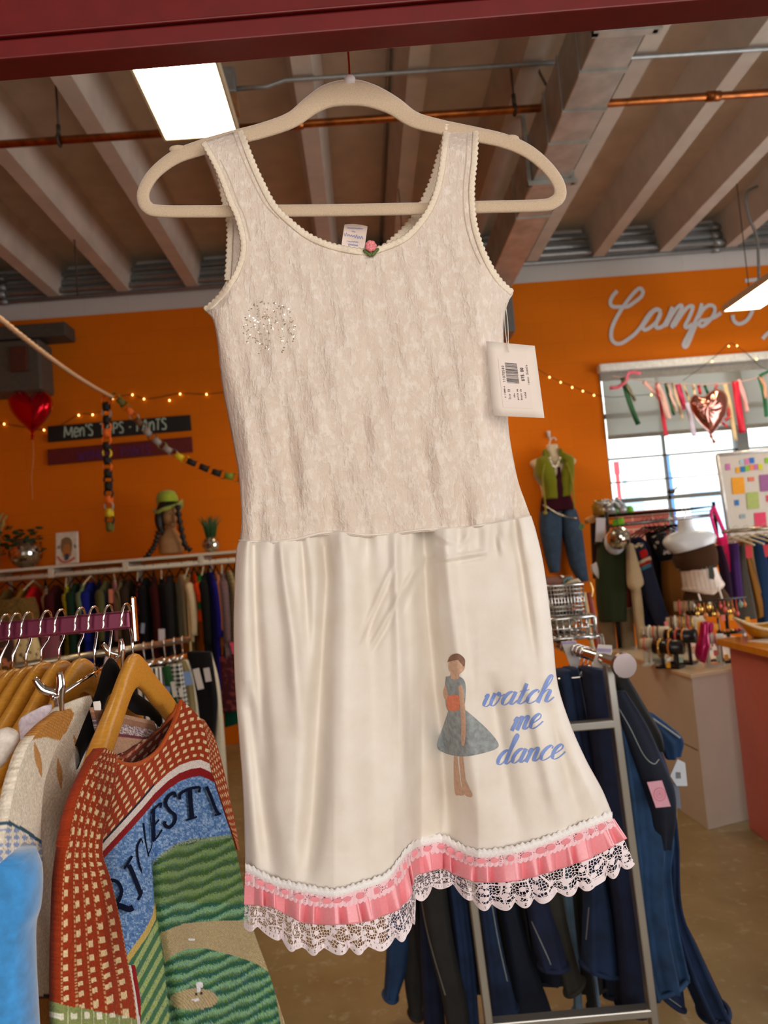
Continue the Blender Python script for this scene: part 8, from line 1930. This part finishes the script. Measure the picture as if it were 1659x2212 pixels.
papertag(1610, 1178, 14, 28, YQ - 0.12, 'red hang tag on the fawn corduroy piece', (206, 30, 44), tilt=-4, group=None); papertag(1648, 1178, 12, 26, YQ - 0.12, 'red hang tag at the right picture edge', (206, 30, 44), tilt=-12, group=None)
for k, px in enumerate((1570, 1590, 1612, 1634, 1652)):
    p = P(px, 1148 - (px - 1560) * 0.08, YQ); rack_hanger(p.x, YQ, p.z, 0.5, ['first', 'second', 'third', 'fourth', 'fifth'][k] + ' cream hanger from the left on the right edge rail', 'hangers on the right edge rail')
# --- ribbon garland across the window
YV = WALL_Y - 0.35
rg = thing('ribbon_garland', 'garland of red, green and blush ribbons strung across the window', 'garland', tuple(P(1480, 829, YV)))
g = MB(); g.tube(curve_pts([P(x_, y_, YV) for x_, y_ in ((1323, 812), (1370, 819), (1420, 826), (1480, 830), (1540, 830), (1600, 824), (1640, 814), (1690, 800))], 60), 0.004, 6); g.build('string', M('pink_string', (226, 176, 166), rough=0.7), rg)
RB = [([(1345, 816), (1352, 842), (1362, 875), (1379, 917)], 11, (16, 96, 52)), ([(1346, 818), (1360, 842), (1372, 866)], 7, (140, 130, 96)), ([(1317, 838), (1336, 836), (1352, 822), (1360, 805), (1384, 806)], 8, (232, 110, 130)), ([(1390, 824), (1408, 842), (1425, 860), (1440, 880)], 9, (238, 186, 176)), ([(1420, 828), (1428, 868), (1433, 905), (1439, 942)], 9, (214, 40, 62)), ([(1418, 830), (1432, 860), (1444, 905)], 13, (236, 190, 178)), ([(1437, 828), (1446, 862), (1456, 897)], 6, (20, 100, 60)), ([(1440, 830), (1452, 860), (1460, 890)], 8, (234, 196, 180)), ([(1452, 828), (1466, 870), (1474, 905)], 5, (232, 196, 150)), ([(1464, 830), (1472, 858), (1480, 884)], 12, (206, 50, 90)), ([(1476, 832), (1484, 850), (1490, 866)], 5, (206, 180, 130)), ([(1484, 870), (1492, 905), (1500, 942)], 10, (214, 204, 226)), ([(1498, 830), (1502, 860)], 6, (226, 200, 160)), ([(1509, 832), (1513, 852)], 7, (206, 40, 50)), ([(1522, 832), (1530, 852)], 6, (20, 84, 50)), ([(1548, 830), (1544, 850)], 7, (196, 90, 90)), ([(1566, 830), (1576, 870), (1582, 910), (1590, 952)], 9, (226, 196, 150)), ([(1572, 880), (1574, 900), (1566, 908)], 8, (196, 60, 60)), ([(1558, 912), (1566, 918), (1572, 922)], 5, (214, 40, 50)), ([(1588, 824), (1594, 870), (1604, 935)], 15, (222, 30, 62)), ([(1594, 820), (1606, 850), (1614, 890)], 9, (240, 180, 180)), ([(1640, 814), (1650, 850), (1656, 900)], 9, (20, 106, 66)), ([(1642, 812), (1650, 830), (1656, 860)], 8, (226, 170, 140)), ([(1640, 812), (1660, 802), (1672, 798)], 6, (20, 106, 66))]
for k, (pts, w_, c_) in enumerate(RB):
    g = MB(); cc = crv(pts, 16)
    tg = np.gradient(cc, axis=0); tg /= np.linalg.norm(tg, axis=1)[:, None]; rows = []
    for i in range(16):
        nx, ny = -tg[i][1], tg[i][0]; tw = 0.02 * math.sin(i * 0.55 + k)
        rows.append([tuple(P(cc[i][0] + nx * w_ * s_, cc[i][1] + ny * w_ * s_, YV - 0.01 - 0.004 * (k % 3) + tw * s_)) for s_ in (-0.5, 0, 0.5)])
    g.grid(rows); g.build('ribbon', M('ribbon_%d_%d_%d' % c_, c_, rough=0.4, var=0.08), rg, solid=0.001)
heart('rose gold foil heart balloon in front of the window', [(1489, 869), (1493, 858), (1502, 852), (1512, 856), (1522, 856), (1534, 846), (1548, 841), (1562, 844), (1571, 856), (1572, 876), (1566, 898), (1554, 920), (1538, 938), (1527, 930), (1509, 912), (1494, 891)], 6.1, 0.10, M('rose_gold_foil', (206, 138, 126), rough=0.14, metal=0.9, var=0.06), [(1532, 930), (1536, 942), (1544, 957)], crumple=0.07, seed=2)
